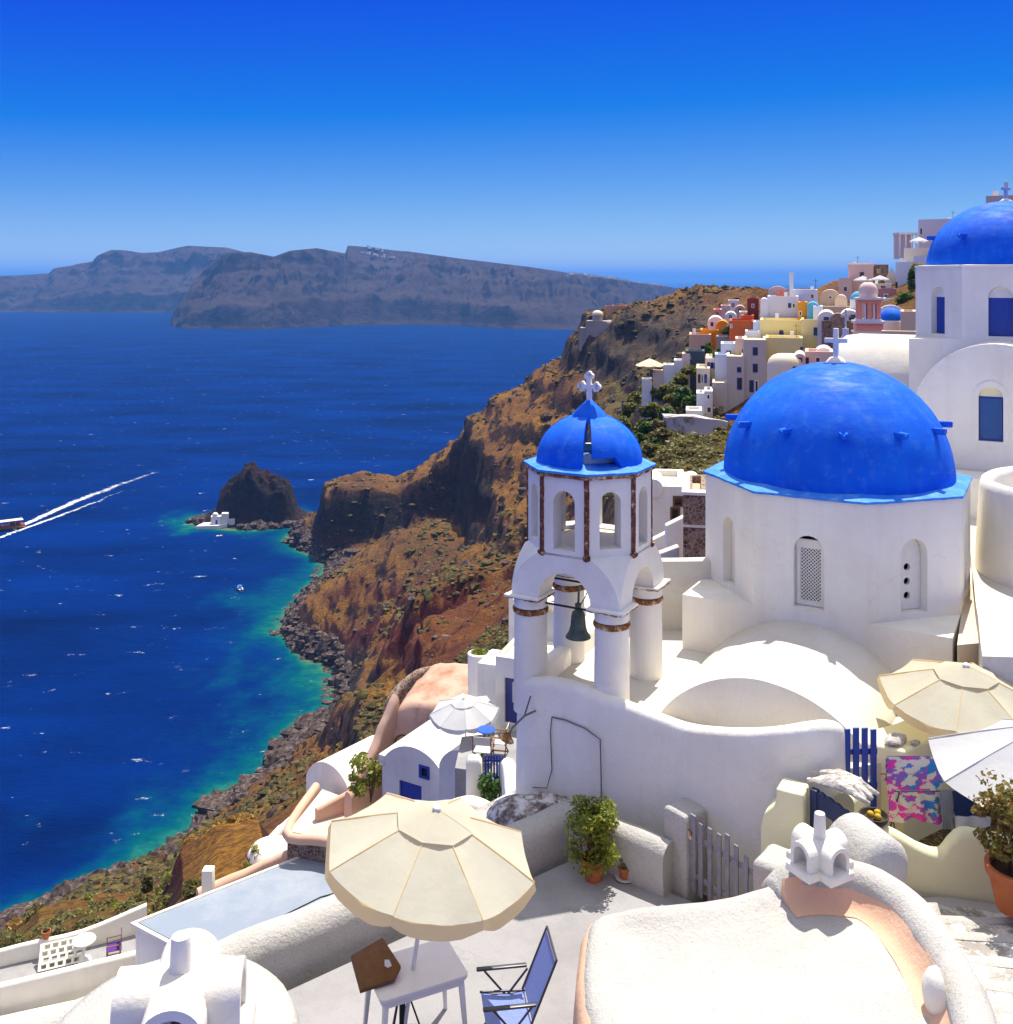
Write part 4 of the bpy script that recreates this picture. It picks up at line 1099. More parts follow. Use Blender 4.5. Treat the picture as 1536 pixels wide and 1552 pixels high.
wd = arch_pts(0.46, 2.46, 3.58, 12, -0.08)
part('facade', MB().panel(fa2, [wd], 0.12, lambda u, v, w: Vector((u, -3.68 + w, v))), WHITE, up, smooth=30)
fr = [(p[0] * 1.0, p[1]) for p in arch_pts(0.66, 2.36, 3.70, 12, -0.08)]
part('window_surround', MB().panel(fr, [wd], 0.02, lambda u, v, w: Vector((u, -3.70 + w, v))), WHITE, up, smooth=30)
dr = part('door', MB().panel(rect_pts(-0.305, 0.145, 2.47, 3.37), [], 0.02, lambda u, v, w: Vector((u, -3.60 + w, v))), BLUEW, up)
part('lattice', lattice(lambda u, v, w: Vector((u - 0.08, -3.63 + w, v)), 0.40, 2.52, 3.33, 0.045, 0.012, 0.01, False), plain('light_blue_woodwork', (0.05, 0.16, 0.42), 0.5), dr, smooth=0)
part('tympanum', MB().panel(arch_pts(0.455, 3.372, 3.575, 12, -0.08), [], 0.02, lambda u, v, w: Vector((u, -3.59 + w, v))), CREAM, up)
la = arc(1.45, 0.95, 3.46, 26, 1.0)
part('side_vault', MB().loft([[(x, p[0] * k, 1.0 + (p[1] - 1.0) * kz) for p in la] for x, k, kz in ((-1.9, 1, 1), (-3.3, 1, 1), (-3.62, 0.98, 0.985), (-3.72, 0.93, 0.96))]), ROOFW, up, smooth=50)
part('terrace_block', MB().bb(-1.9, 4.0, -4.6, -3.75, -2, 1.85), WHITE, up, bevel=0.04)

# courtyard between the churches
cp = [(5.98, 12.62), (9.6, 12.2), (16, 14), (18, 24), (12.5, 22.5), (9.35, 20.4)]
struct('courtyard', MB().add([V3(x, y, -4.75) for x, y in cp] + [V3(x, y, -9.5) for x, y in cp], [tuple(range(6)), tuple(range(11, 5, -1))] + [(i, (i + 1) % 6, 6 + (i + 1) % 6, 6 + i) for i in range(6)]), ROOFW, smooth=20, rough=(0.02, 1.2), maxedge=0.6)
mb = MB()
n_ = 26
rings = []
for i in range(n_ + 1):
    a = R(95) + R(200) * i / n_
    r_ = 1.55
    c_ = Vector((9.25, 16.0, 0))
    o_ = lambda r, z: V3(c_.x + r * math.cos(a), c_.y + r * math.sin(a), z)
    rings.append([o_(r_ + 0.10, -5.2), o_(r_, -3.40), o_(r_ - 0.03, -3.30), o_(r_ - 0.10, -3.25), o_(r_ - 0.18, -3.30), o_(r_ - 0.2, -3.40), o_(r_ - 0.2, -5.2)])
single('curved_wall', MB().loft(rings), WHITE, 'tall curved white wall rising from the courtyard floor', 'wall', smooth=50)
# ---------------------------------------------------------------- the near terrace, its furniture, the roofs beside it
FL = -7.40
E1, E2 = Vector((0.796, 0.605, 0)), Vector((0.605, -0.796, 0))
struct('terrace_floor', MB().add([V3(x, y, FL) for x, y in ((-6.0, 7.6), (0.95, 12.85), (3.4, 11.0), (4.2, 8), (3, 5), (-3, 4.5))] + [V3(x, y, -12) for x, y in ((-6.0, 7.6), (0.95, 12.85), (3.4, 11.0), (4.2, 8), (3, 5), (-3, 4.5))], [tuple(range(6)), tuple(range(11, 5, -1))] + [(i, (i + 1) % 6, 6 + (i + 1) % 6, 6 + i) for i in range(6)]), FLOORC, smooth=20)
def rnd_wall(path, th, h_list, bottom):
    return ribbon_wall([(p[0], p[1], h) for p, h in zip(path, h_list)], th, bottom, th / 2, 5, 0.03)
single('parapet_wall', ribbon_wall([(-6.1, 8.1, FL + 0.50), (-4.2, 9.46, FL + 0.50), (-2.45, 10.8, FL + 0.49), (-1.0, 11.9, FL + 0.47), (0.0, 12.62, FL + 0.46), (0.70, 13.08, FL + 0.52), (0.95, 13.10, FL + 0.60)], 0.44, -11.5, 0.26, 5, 0.03), WHITE_R,
    'thick rounded white parapet along the terrace edge under the cream parasol', 'wall', smooth=70, rough=(0.014, 2.0), maxedge=0.3)
single('terrace_wall', ribbon_wall([(0.92, 13.0, FL + 0.60), (1.2, 12.75, FL + 0.62), (1.55, 12.47, FL + 0.60), (1.98, 12.13, FL + 0.58)], 0.34, -9.5, 0.18, 5, 0.03), WHITE_R,
    'low white wall between the potted shrub and the gate pillar', 'wall', smooth=70, rough=(0.012, 2.0), maxedge=0.3)
m_ = Matrix.Translation(V3(2.19, 12.30, 0)) @ Matrix.Rotation(math.atan2(E1.y, E1.x), 4, 'Z')
single('gate_pillar', MB().loft([[m_ @ Vector((sx_ * w, sy_ * w, z)) for sx_, sy_ in ((-1, -1), (1, -1), (1, 1), (-1, 1))] for z, w in ((-9.5, 0.21), (-6.52, 0.19), (-6.47, 0.16))]), WHITE_R, 'square white pillar holding the grey picket gate', 'pillar', bevel=0.035, seg=3, rough=(0.009, 3.0), maxedge=0.15, smooth=50)

# grey picket gate
GREYW = plain('weathered_grey_paint', (0.30, 0.29, 0.32), 0.6, 0.35, 0, 0.35, 12, 0.2)
g0, g1 = V3(2.22, 12.05, 0), V3(2.82, 11.20, 0)
gv = (g1 - g0); gl = gv.length; gv.normalize()
gate = thing('picket_gate', 'weathered grey picket gate standing half open on the terrace', 'gate', V3(g0.x, g0.y, FL), math.atan2(gv.y, gv.x))
for i, (f, top) in enumerate(((0.03, 0.97), (0.15, 0.92), (0.29, 0.93), (0.43, 0.93), (0.55, 0.98), (0.68, 0.92), (0.82, 0.86), (0.97, 0.84))):
    part('slat', MB().box((f * gl, 0, (top + 0.04) / 2), (0.065 if i not in (0, 7) else 0.09, 0.022, top - 0.04)), GREYW, gate, bevel=0.006)
for z in (0.24, 0.70):
    part('rail', MB().box((gl / 2, 0.026, z), (gl * 0.99, 0.028, 0.06)), GREYW, gate, bevel=0.005)
part('hinge', MB().box((0.0, -0.015, 0.72), (0.05, 0.02, 0.10)), RUST, gate)
part('latch', MB().box((gl * 0.98, -0.02, 0.70), (0.03, 0.03, 0.16)), RUST, gate)

# ---------------- umbrellas
CANV = Mat('cream_canvas', 0.9, 0.15)
CANV.color(CANV.mix(CANV.ramp(CANV.noise(3, 4), [(0.4, 0.0), (0.7, 0.6)]), (0.54, 0.525, 0.42), (0.49, 0.465, 0.36)))
def translucent(mt, tint, k):
    tr = mt.n.new('ShaderNodeBsdfTranslucent'); tr.inputs['Color'].default_value = (*tint, 1)
    mx = mt.n.new('ShaderNodeMixShader'); mx.inputs[0].default_value = k
    mt.l.new(mt.b.outputs[0], mx.inputs[1]); mt.l.new(tr.outputs[0], mx.inputs[2])
    mt.l.new(mx.outputs[0], mt.n['Material Output'].inputs['Surface'])
    return mt.m
CANV.bump(CANV.noise(4, 3), 0.25, 0.05)
CANV = translucent(CANV, (0.88, 0.74, 0.46), 0.30)
VALM = Mat('backlit_valance', 0.9, 0.15); VALM.color((0.80, 0.70, 0.46))  # same cloth as the canopy; glow of sun behind it put into the colour
VALM = translucent(VALM, (0.95, 0.74, 0.36), 0.55)
CANW = Mat('white_canvas', 0.9, 0.15)
CANW.color((0.62, 0.62, 0.615)); CANW.bump(CANW.noise(4, 3), 0.25, 0.05)
CANW = translucent(CANW, (0.75, 0.76, 0.78), 0.30)
WPLAST = plain('white_plastic', (0.72, 0.71, 0.70), 0.35, 0.45, 0, 0.08, 5)
def umbrella(name, label, base, height, rad, rise, canvas, lean=(0, 0), n=8, valance=0.13, rot=0.2, group=None, fine=True, base_kind=None, sag=0.05, vent=True):
    t = thing(name, label, 'parasol', base, 0, group)
    ax = Vector((math.tan(lean[0]), math.tan(lean[1]), 1)).normalized()
    apex = ax * height
    q = Vector((0, 0, 1)).rotation_difference(ax).to_matrix().to_4x4()
    M = Matrix.Translation(apex) @ q
    part('pole', MB().tube([(0, 0, 0.0), apex + ax * 0.03], 0.021, 10), WPLAST, t, smooth=60)
    part('finial', MB().lathe([(0.03, -0.01), (0.04, 0.01), (0.04, 0.035), (0.02, 0.05), (0.0, 0.052)], 14, M), WPLAST, t, smooth=50)
    nr, na = (10, 9) if fine else (4, 4)
    for k in range(n):
        a0 = rot + 2 * PI * k / n; a1 = rot + 2 * PI * (k + 1) / n
        e0 = Vector((math.cos(a0), math.sin(a0), 0)); e1 = Vector((math.cos(a1), math.sin(a1), 0))
        rings = []
        for i in range(nr + 1):
            f = 0.02 + 0.98 * i / nr
            row = []
            for j in range(na + 1):
                s = j / na
                p = (e0.lerp(e1, s)) * rad * f
                z = -rise * (f ** 1.12) - 4 * s * (1 - s) * sag * f * rad * (0.8 + 0.3 * f)
                z += (0.016 * f * noise.noise(Vector((k * 3.1, s * 3.5, f * 2.0))) + 0.006 * noise.noise(Vector((k * 7.3, s * 9, f * 6)))) if fine else 0
                row.append(M @ Vector((p.x, p.y, z)))
            rings.append(row)
        mb = MB().loft(rings, closed=False)
        pn = part('canopy_panel', mb, canvas, t, smooth=40, recalc=False)
        if valance:
            rows = []
            for i in range(3):
                row = []
                for j in range(na + 1):
                    s = j / na
                    p = (e0.lerp(e1, s)) * rad * (1.0 + 0.012 * i)
                    z = -rise - 4 * s * (1 - s) * sag * rad * 1.1 - valance * i / 2 * (0.55 + 0.45 * min(1, 5 * s * (1 - s)) + 0.06 * noise.noise(Vector((k, s * 5, 2))))
                    row.append(M @ Vector((p.x, p.y, z)))
                rows.append(row)
            part('valance', MB().loft(rows, closed=False), VALM if canvas == CANV else canvas, pn, smooth=40, recalc=False)
        if fine: part('seam', MB().tube([M @ (e0 * rad * f_ + Vector((0, 0, -rise * (f_ ** 1.12) + 0.004))) for f_ in (0.03, 0.25, 0.5, 0.75, 1.0)], 0.0055, 5), VALM if canvas == CANV else canvas, pn)
        part('rib', MB().tube([M @ (e0 * 0.03 + Vector((0, 0, -0.03))), M @ (e0 * rad * 0.995 + Vector((0, 0, -rise - 0.012)))], 0.006, 5), WPLAST, t)
    if vent:
        rows = []
        for i in range(4):
            f = 0.03 + 0.34 * i / 3
            rows.append([M @ Vector((rad * f * math.cos(rot + 2 * PI * j / n), rad * f * math.sin(rot + 2 * PI * j / n), -rise * (f ** 1.12) + 0.018 + 0.008 * math.sin(j * 2.3))) for j in range(n + 1)])
        part('vent_cap', MB().loft(rows, closed=False), canvas, t, smooth=20, recalc=False)
    if base_kind == 'stand':
        part('stand', MB().cyl((0, 0, 0), 0.03, 0.62, 10).cyl((0, 0, 0), 0.2, 0.03, 20), IRON, t)
        for k in range(3):
            a = k * 2.1
            part('brace', MB().bar((0.03 * math.cos(a), 0.03 * math.sin(a), 0.55), (0.22 * math.cos(a), 0.22 * math.sin(a), 0.02), 0.014), IRON, t)
    elif base_kind == 'plate':
        part('base_plate', MB().lathe([(0.26, 0), (0.26, 0.05), (0.06, 0.09), (0.03, 0.2)], 20), plain('concrete_base', (0.3, 0.3, 0.29), 0.9), t, smooth=30)
    return t
umbrella('beach_parasol', 'big cream parasol planted through the white plastic table', V3(-1.01, 9.72, FL), 2.30, 1.04, 0.40, CANV, (R(8.4), R(-1.5)), rot=R(-14), base_kind='stand')

# ---------------- table, board, folding chair
tq = math.atan2(0.365, 0.797)
tb = thing('plastic_table', 'white plastic garden table under the cream parasol', 'table', V3(-0.885, 9.72, FL), tq)
hw, hd = 0.44, 0.305
rc = []
for cx, cy_, a0 in ((hw - 0.05, hd - 0.05, 0), (-hw + 0.05, hd - 0.05, 90), (-hw + 0.05, -hd + 0.05, 180), (hw - 0.05, -hd + 0.05, 270)):
    for k in range(5): rc.append((cx + 0.05 * math.cos(R(a0 + k * 22.5)), cy_ + 0.05 * math.sin(R(a0 + k * 22.5))))
part('tabletop', MB().loft([[(x * s, y * s, z) for x, y in rc] for z, s in ((0.675, 0.985), (0.69, 1.0), (0.715, 1.0), (0.72, 0.985))]), WPLAST, tb, smooth=30)
part('apron', MB().loft([[(x * s, y * s, z) for x, y in rc] for z, s in ((0.62, 0.93), (0.674, 0.95))]), WPLAST, tb)
for sx_ in (-1, 1):
    for sy_ in (-1, 1):
        part('leg', MB().loft([[(sx_ * cx + a * w, sy_ * cy_ + b * w, z) for a, b in ((-1, -1), (1, -1), (1, 1), (-1, 1))] for z, cx, cy_, w in ((0.0, 0.425, 0.29, 0.017), (0.68, 0.375, 0.245, 0.027))]), WPLAST, tb, bevel=0.006)
bo = [W(532, 1448, 9.70), W(580, 1420, 9.88), W(608, 1463, 9.62), W(598, 1483, 9.49), W(546, 1500, 9.36)]
bd = thing('brown_board', 'brown wooden board with a white torn label lying on the plastic table', 'board', V3(-1.25, 9.6, FL + 0.725))
part('board', MB().loft([bo, [p - Vector((0, 0, 0.04)) for p in bo]]), WOODB, bd, world=True, bevel=0.006)
lp = [W(585, 1455, 9.61), W(592, 1455, 9.62), W(596, 1464, 9.60), W(590, 1467, 9.58), W(585, 1464, 9.58)]
part('label_patch', MB().loft([[p + Vector((-0.01, -0.012, 0.012)) for p in lp], [p + Vector((-0.01, -0.012, 0.008)) for p in lp]]), BWHITE, bd, world=True)

SLING = Mat('blue_sling_cloth', 0.8, 0.2)
SLING.color(SLING.mix(SLING.ramp(SLING.noise(60, 3), [(0.4, 0.0), (0.7, 1.0)]), (0.20, 0.27, 0.62), (0.28, 0.36, 0.72)))
SLING = translucent(SLING, (0.25, 0.33, 0.75), 0.25)
ALU = plain('dark_tube_frame', (0.09, 0.085, 0.09), 0.4, 0.5, 0.5, 0.2)
fc = thing('folding_chair', 'light blue folding chair with dark frame facing the plastic table', 'chair', V3(0.02, 9.62, FL), R(188))
def cloth(pts, w, n=8, sag=0.02):
    rows = []
    for x, z in pts:
        rows.append([(x, -w + 2 * w * j / n, z - sag * 4 * (j / n) * (1 - j / n)) for j in range(n + 1)])
    mb = MB().loft(rows, closed=False)
    return mb
part('seat', cloth([(0.24, 0.405), (0.1, 0.385), (-0.05, 0.375), (-0.19, 0.385)], 0.235), SLING, fc, smooth=60, recalc=False)
part('backrest', cloth([(-0.19, 0.42), (-0.27, 0.62), (-0.36, 0.84), (-0.41, 0.965)], 0.235, 8, 0.0), SLING, fc, smooth=60, recalc=False)
for s in (-1, 1):
    y = s * 0.25
    part('back_frame', MB().tube([(-0.16, y, 0.36), (-0.42, y, 0.985)], 0.012, 8), ALU, fc, smooth=60)
    part('armrest', MB().box((0.03, s * 0.275, 0.61), (0.50, 0.045, 0.025)), ALU, fc, bevel=0.008)
    part('leg', MB().tube([(0.20, y, 0.60), (-0.30, y, 0.0)], 0.011, 8), ALU, fc, smooth=60)
    part('leg', MB().tube([(-0.22, y * 0.94, 0.60), (0.28, y * 0.94, 0.0)], 0.011, 8), ALU, fc, smooth=60)
    part('seat_frame', MB().tube([(0.25, y * 0.96, 0.41), (-0.2, y * 0.96, 0.385)], 0.011, 8), ALU, fc, smooth=60)
part('top_bar', MB().tube([(-0.42, -0.25, 0.985), (-0.42, 0.25, 0.985)], 0.012, 8), ALU, fc, smooth=60)
part('front_bar', MB().tube([(0.28, -0.235, 0.01), (0.28, 0.235, 0.01)], 0.010, 8), ALU, fc, smooth=60)
part('rear_bar', MB().tube([(-0.30, -0.25, 0.01), (-0.30, 0.25, 0.01)], 0.010, 8), ALU, fc, smooth=60)

# ---------------- potted plants
def leaf_mat(name, stops, rough=0.5):
    if name in MATS: return MATS[name]
    m = Mat(name, rough, 0.35)
    m.color(m.ramp(m.noise(11, 3, 0.6), stops))
    MATS[name] = translucent(m, stops[-1][1], 0.30)
    return MATS[name]
LEAFG = leaf_mat('shrub_leaf', [(0.3, (0.05, 0.09, 0.012)), (0.5, (0.14, 0.20, 0.015)), (0.62, (0.30, 0.30, 0.02)), (0.8, (0.42, 0.36, 0.05))])
LEAFD = leaf_mat('green_leaf', [(0.3, (0.02, 0.06, 0.012)), (0.55, (0.06, 0.14, 0.02)), (0.8, (0.16, 0.24, 0.03))])
LEAFJ = leaf_mat('jade_leaf', [(0.3, (0.05, 0.09, 0.015)), (0.48, (0.14, 0.15, 0.02)), (0.62, (0.26, 0.16, 0.03)), (0.8, (0.38, 0.20, 0.06))], 0.35)
LEAFO = leaf_mat('olive_scrub_leaf', [(0.3, (0.045, 0.045, 0.012)), (0.5, (0.12, 0.115, 0.025)), (0.65, (0.22, 0.19, 0.04)), (0.8, (0.30, 0.24, 0.08))])
PETAL = leaf_mat('pink_petal', [(0.3, (0.45, 0.01, 0.08)), (0.6, (0.70, 0.04, 0.16)), (0.8, (0.75, 0.25, 0.12))])
def leaves(mb, n, centre, rx, ry, rz_, size, rnd, shape=0.45, lobes=7, aspect=1.6, up=0.3):
    """n small folded leaves gathered in uneven clumps"""
    cl = [Vector((rnd.uniform(-1, 1) * rx * 0.72, rnd.uniform(-1, 1) * ry * 0.72, rnd.uniform(-1, 1) * rz_ * 0.75)) for _ in range(lobes)]
    k = 0
    while k < n:
        c = rnd.choice(cl)
        v = Vector((rnd.gauss(0, 1), rnd.gauss(0, 1), rnd.gauss(0, 1))).normalized() * (rnd.random() ** 0.4)
        p = c + Vector((v.x * rx * shape, v.y * ry * shape, v.z * rz_ * shape))
        if (p.x / rx) ** 2 + (p.y / ry) ** 2 + (p.z / rz_) ** 2 > 1.15: k += 0.2; continue
        k += 1
        d = (p.normalized() * 0.5 + Vector((rnd.uniform(-1, 1), rnd.uniform(-1, 1), rnd.uniform(-0.5, 1) + up))).normalized()
        s = size * rnd.uniform(0.6, 1.35)
        a = d.orthogonal().normalized()
        a = Matrix.Rotation(rnd.uniform(0, 6.28), 3, d) @ a
        b = d.cross(a)
        q = Vector(centre) + p
        mb.add([q - a * s * aspect * 0.5, q - b * s * 0.5 + d * s * 0.12, q + a * s * aspect * 0.5, q + b * s * 0.5 + d * s * 0.12], [(0, 1, 2), (0, 2, 3)])
def pot_mesh(r, h, rim=0.12):
    return MB().lathe([(r * 0.66, 0), (r * 0.93, h * 0.8), (r * 0.93, h * 0.82), (r * (1 + rim * 0.3), h * 0.83), (r * (1 + rim * 0.3), h), (r * 0.88, h), (r * 0.84, h * 0.86), (r * 0.1, h * 0.86)], 28)
SOIL = plain('potting_soil', (0.05, 0.03, 0.018), 0.95, 0.1)
def potted(name, label, base, r, h, lf, n, fol, size, mat, seed, stems=5, group=None, saucer=False, cat='potted plant', aspect=1.6, pot=None, lobes=9):
    rnd = random.Random(seed)
    t = thing(name, label, cat, base, 0, group)
    part('pot', pot_mesh(r, h), pot or TERRA, t, smooth=40)
    part('soil', MB().lathe([(r * 0.86, h * 0.87), (0.0, h * 0.9)], 16), SOIL, t)
    cz, rx, rz_ = fol
    mb = MB()
    for k in range(stems):
        a = rnd.uniform(0, 6.28); q = rnd.uniform(0.2, 0.7) * rx
        mb.tube([(0.3 * r * math.cos(a), 0.3 * r * math.sin(a), h * 0.8), (q * 0.5 * math.cos(a), q * 0.5 * math.sin(a), cz * 0.75), (q * math.cos(a), q * math.sin(a), cz + rz_ * 0.3)], 0.01, 5, rad=[0.014 * (1 + rx), 0.011, 0.005])
    part('stems', mb, WOODB, t)['kind'] = 'stuff'
    mb = MB()
    leaves(mb, int(n * 0.62), (0, 0, cz), rx, rx, rz_, size, rnd, lobes=lobes, aspect=aspect, shape=0.34)
    leaves(mb, int(n * 0.25), (0, 0, cz), rx * 1.15, rx * 1.1, rz_ * 1.15, size * 0.8, rnd, lobes=lobes * 2, aspect=aspect, shape=0.22)
    o = part('foliage', mb, mat, t, smooth=0, recalc=False)
    o['kind'] = 'stuff'
    if saucer: part('saucer', MB().lathe([(r * 0.9, 0.004), (r * 1.5, 0.02), (r * 1.5, 0.03), (r * 0.8, 0.012)], 20), BWHITE, t, smooth=30)
    return t
potted('shrub_pot', 'bushy green shrub in a terracotta pot in the terrace corner', V3(1.07, 12.36, FL), 0.155, 0.27, None, 3600, (0.58, 0.36, 0.42), 0.036, LEAFG, 3, 9, lobes=20)
potted('small_pot', 'little succulent in a small terracotta pot on a white saucer', V3(1.46, 12.36, FL + 0.004), 0.082, 0.15, None, 120, (0.19, 0.075, 0.07), 0.03, LEAFG, 5, 3, saucer=True)

# ---------------- alley and stairs behind the terrace
stm = Mat('alley_stone', 0.9, 0.2)
v_ = stm.n.new('ShaderNodeTexVoronoi'); v_.feature = 'DISTANCE_TO_EDGE'; v_.inputs['Scale'].default_value = 5.5
stm.l.new(stm.pos(), v_.inputs['Vector'])
sj = stm.ramp(v_.outputs['Distance'], [(0.01, 0.0), (0.05, 1.0)])
sc1 = stm.ramp(stm.noise(2.4, 5), [(0.3, (0.22, 0.20, 0.18)), (0.6, (0.40, 0.37, 0.33)), (0.8, (0.55, 0.52, 0.47))])
stm.color(stm.mix(stm.math('MULTIPLY', stm.math('SUBTRACT', 1.0, sj), 0.18), stm.mix(stm.ramp(stm.noise(3.2, 6, 0.75), [(0.47, 0.0), (0.56, 0.9)]), sc1, (0.70, 0.68, 0.63)), (0.60, 0.58, 0.54)))
stm.bump(sj, 0.5, 0.02); stm.bump(stm.noise(22, 5), 0.4, 0.015)
ALLEY = stm.m
rbm = Mat('dark_rubble', 0.95, 0.1)
rbn = rbm.noise(7, 6, 0.75)
rbm.color(rbm.ramp(rbn, [(0.36, (0.09, 0.075, 0.07)), (0.48, (0.26, 0.22, 0.19)), (0.56, (0.60, 0.58, 0.55)), (0.8, (0.74, 0.72, 0.68))]))
rbm.bump(rbn, 0.8, 0.03)
RUBM = rbm.m
ap_ = [(-1.2, 13.3), (0.95, 13.2), (2.3, 12.25), (3.3, 11.0), (3.9, 11.1), (4.0, 12.2), (2.4, 13.2), (0.5, 15)]
struct('alley', MB().add([V3(x, y, -7.45) for x, y in ap_], [tuple(range(8))]), ALLEY)
def step_slab(poly, z, mat=ALLEY, edge=None):
    st = thing_stairs
    s = part('step', MB().add([V3(x, y, z) for x, y in poly] + [V3(x, y, z - 0.35) for x, y in poly], [tuple(range(len(poly))), tuple(range(2 * len(poly) - 1, len(poly) - 1, -1))] + [(i, (i + 1) % len(poly), len(poly) + (i + 1) % len(poly), len(poly) + i) for i in range(len(poly))]), mat, st, world=True, bevel=0.02, rough=(0.014, 3), maxedge=0.18)
    if edge:
        a, b = Vector(edge[0]), Vector(edge[1])
        n_e = 14
        pts = []
        for i in range(n_e + 1):
            p = a.lerp(b, i / n_e)
            pts.append(V3(p.x, p.y + 0.10 * noise.noise(Vector((i * 0.4, z * 9, 1))), z))
        rings = []
        for i, p in enumerate(pts):
            wv = 0.085 + 0.05 * noise.noise(Vector((i * 0.7, z * 5, 7)))
            rings.append([p + Vector((0.0, -wv * 0.3, -0.12)), p + Vector((0, -wv * 0.4, 0.0)), p + Vector((0, 0, 0.012)), p + Vector((0, wv, 0.010)), p + Vector((0, wv, -0.03))])
        part('painted_edge', MB().loft(rings), WHITE_R, s, world=True, smooth=40)
thing_stairs = bpy.data.objects.new('stairs', None); COL.objects.link(thing_stairs)
thing_stairs.location = V3(4.5, 9.5, -7.0); thing_stairs['kind'] = 'structure'
# flight rising towards the camera on the right
ys_ = [11.3, 10.75, 10.25, 9.75, 9.25, 8.75, 8.25, 7.75, 7.2]
for i in range(8):
    y1, y0 = ys_[i], ys_[i + 1]
    z = -6.78 + 0.125 * i
    xl = 3.6 if i < 3 else 3.85
    step_slab([(xl, y0 - 0.25), (7.5, y0 - 0.55), (7.5, y1 - 0.3), (xl, y1)], z, ALLEY, ((xl, y1), (7.2, y1 - 0.28)))
# dark steps between terrace wall and church
for i in range(3):
    x = 1.15 + i * 0.55
    step_slab([(x, 13.25 - i * 0.42), (x + 0.6, 12.85 - i * 0.42), (x + 1.0, 13.2 - i * 0.42), (x + 0.5, 13.65 - i * 0.42)], -7.3 + 0.16 * i)
single('stone_mound', MB().lathe([(0.52, -0.3), (0.5, 0.1), (0.42, 0.22), (0.25, 0.30), (0.0, 0.33)], 22, Matrix.Translation(V3(0.38, 13.42, -7.25)) @ Matrix.Diagonal((1.3, 0.7, 1, 1))), RUBM, 'low stone mound with a whitewashed top at the foot of the church wall', 'stone', smooth=50, rough=(0.02, 4), maxedge=0.15)

# ---------------- near house on the right: roof skin, rim, trough, parapet, chimney
hp = [(0.70, 9.35), (1.0, 9.62), (1.48, 9.75), (2.1, 9.88), (2.7, 10.1), (3.25, 10.25), (3.75, 10.1), (4.05, 9.6), (4.08, 8.7), (3.95, 8.0), (3.6, 7.0), (1.2, 6.8), (0.62, 8.0)]
hc = Vector((2.3, 8.6, 0))
def ring(k, z, zl=None, sc=1.0):
    P = [Vector((x, y, 0)) for x, y in hp]
    Q = []
    n = len(P)
    for i in range(n):                            # smooth closed outline
        p0, p1, p2, p3 = P[(i - 1) % n], P[i], P[(i + 1) % n], P[(i + 2) % n]
        for s in range(4):
            t = s / 4
            Q.append(0.5 * ((2 * p1) + (p2 - p0) * t + (2 * p0 - 5 * p1 + 4 * p2 - p3) * t * t + (3 * p1 - p0 - 3 * p2 + p3) * t ** 3))
    out = []
    for q in Q:
        v = q - hc
        l = v.length
        q2 = hc + v * ((l - k) / l) * sc
        zz = z
        if zl: zz = z + zl * max(0, (1.6 - q2.x))
        out.append(V3(q2.x, q2.y, zz))
    return out
nh = thing('roof_house', 'house with a rough white roof, peach walls and a small four vent chimney', 'house', V3(2.3, 8.6, -9.5))
part('wall', MB().loft([ring(-0.12, -10.5), ring(-0.03, -6.5), ring(0.0, -6.20), ring(0.05, -6.09), ring(0.14, -6.05), ring(0.2, -6.2)]), PEACH, nh, world=True, smooth=60, rough=(0.012, 2.2), maxedge=0.25)
part('roof', MB().loft([ring(0.07, -6.12), ring(0.075, -6.075), ring(0.13, -6.035), ring(0.22, -6.03, 0.02), ring(0.42, -6.09), ring(0.75, -6.13), ring(0.75, -6.125, None, 0.6), ring(0.75, -6.12, None, 0.25), ring(0.75, -6.12, None, 0.01)]), WHITE_R, nh, world=True, smooth=70, rough=(0.012, 1.8), maxedge=0.16)
pp = [(2.62, 9.93, -6.0), (2.85, 10.0, -5.84), (3.2, 10.0, -5.80), (3.58, 9.87, -5.80), (3.80, 9.5, -5.80), (3.84, 9.1, -5.80), (3.83, 8.66, -5.80), (3.74, 8.07, -5.78), (3.5, 7.3, -5.75)]
tp_ = [Vector((x, y, EYE)) for x, y, z in pp]
tq_ = []
for i in range(len(tp_) - 1):
    p0, p1, p2, p3 = tp_[max(i - 1, 0)], tp_[i], tp_[i + 1], tp_[min(i + 2, len(tp_) - 1)]
    for s_ in range(5):
        t_ = s_ / 5
        tq_.append(0.5 * ((2 * p1) + (p2 - p0) * t_ + (2 * p0 - 5 * p1 + 4 * p2 - p3) * t_ * t_ + (3 * p1 - p0 - 3 * p2 + p3) * t_ ** 3))
part('trough', MB().wall(tq_[1:], [(0.10, -6.4), (0.14, -5.88), (0.185, -5.97), (0.24, -6.05), (0.30, -6.10), (0.37, -6.112), (0.37, -6.4)]), PEACH, nh, world=True, smooth=60, rough=(0.010, 2.5), maxedge=0.2)
part('parapet', ribbon_wall(pp, 0.36, -6.6, -0.18, 5, 0.02), WHITE_R, nh, world=True, smooth=70, rough=(0.012, 2), maxedge=0.25)
part('scupper', MB().lathe([(0.16, 0), (0.15, 0.05), (0.11, 0.10), (0.0, 0.12)], 20, Matrix.Translation(V3(3.60, 8.35, -5.95)) @ Matrix.Rotation(R(-90), 4, 'Y') @ Matrix.Diagonal((1.3, 1, 1, 1))), WHITE, nh, world=True, smooth=50)
part('corner_cap', MB().box(V3(2.98, 10.62, -6.9), (0.62, 0.5, 1.5), None, R(-38)), WHITE_R, nh, world=True, bevel=0.09, seg=4, rough=(0.012, 3), maxedge=0.15, smooth=60)
part('vault_end', MB().lathe([(0.33, -0.3), (0.33, 0.2), (0.26, 0.28), (0.0, 0.30)], 26, Matrix.Translation(V3(3.72, 10.32, -5.98)) @ Matrix.Rotation(R(90), 4, 'X') @ Matrix.Rotation(R(20), 4, 'Y')), WHITE_R, nh, world=True, smooth=50)
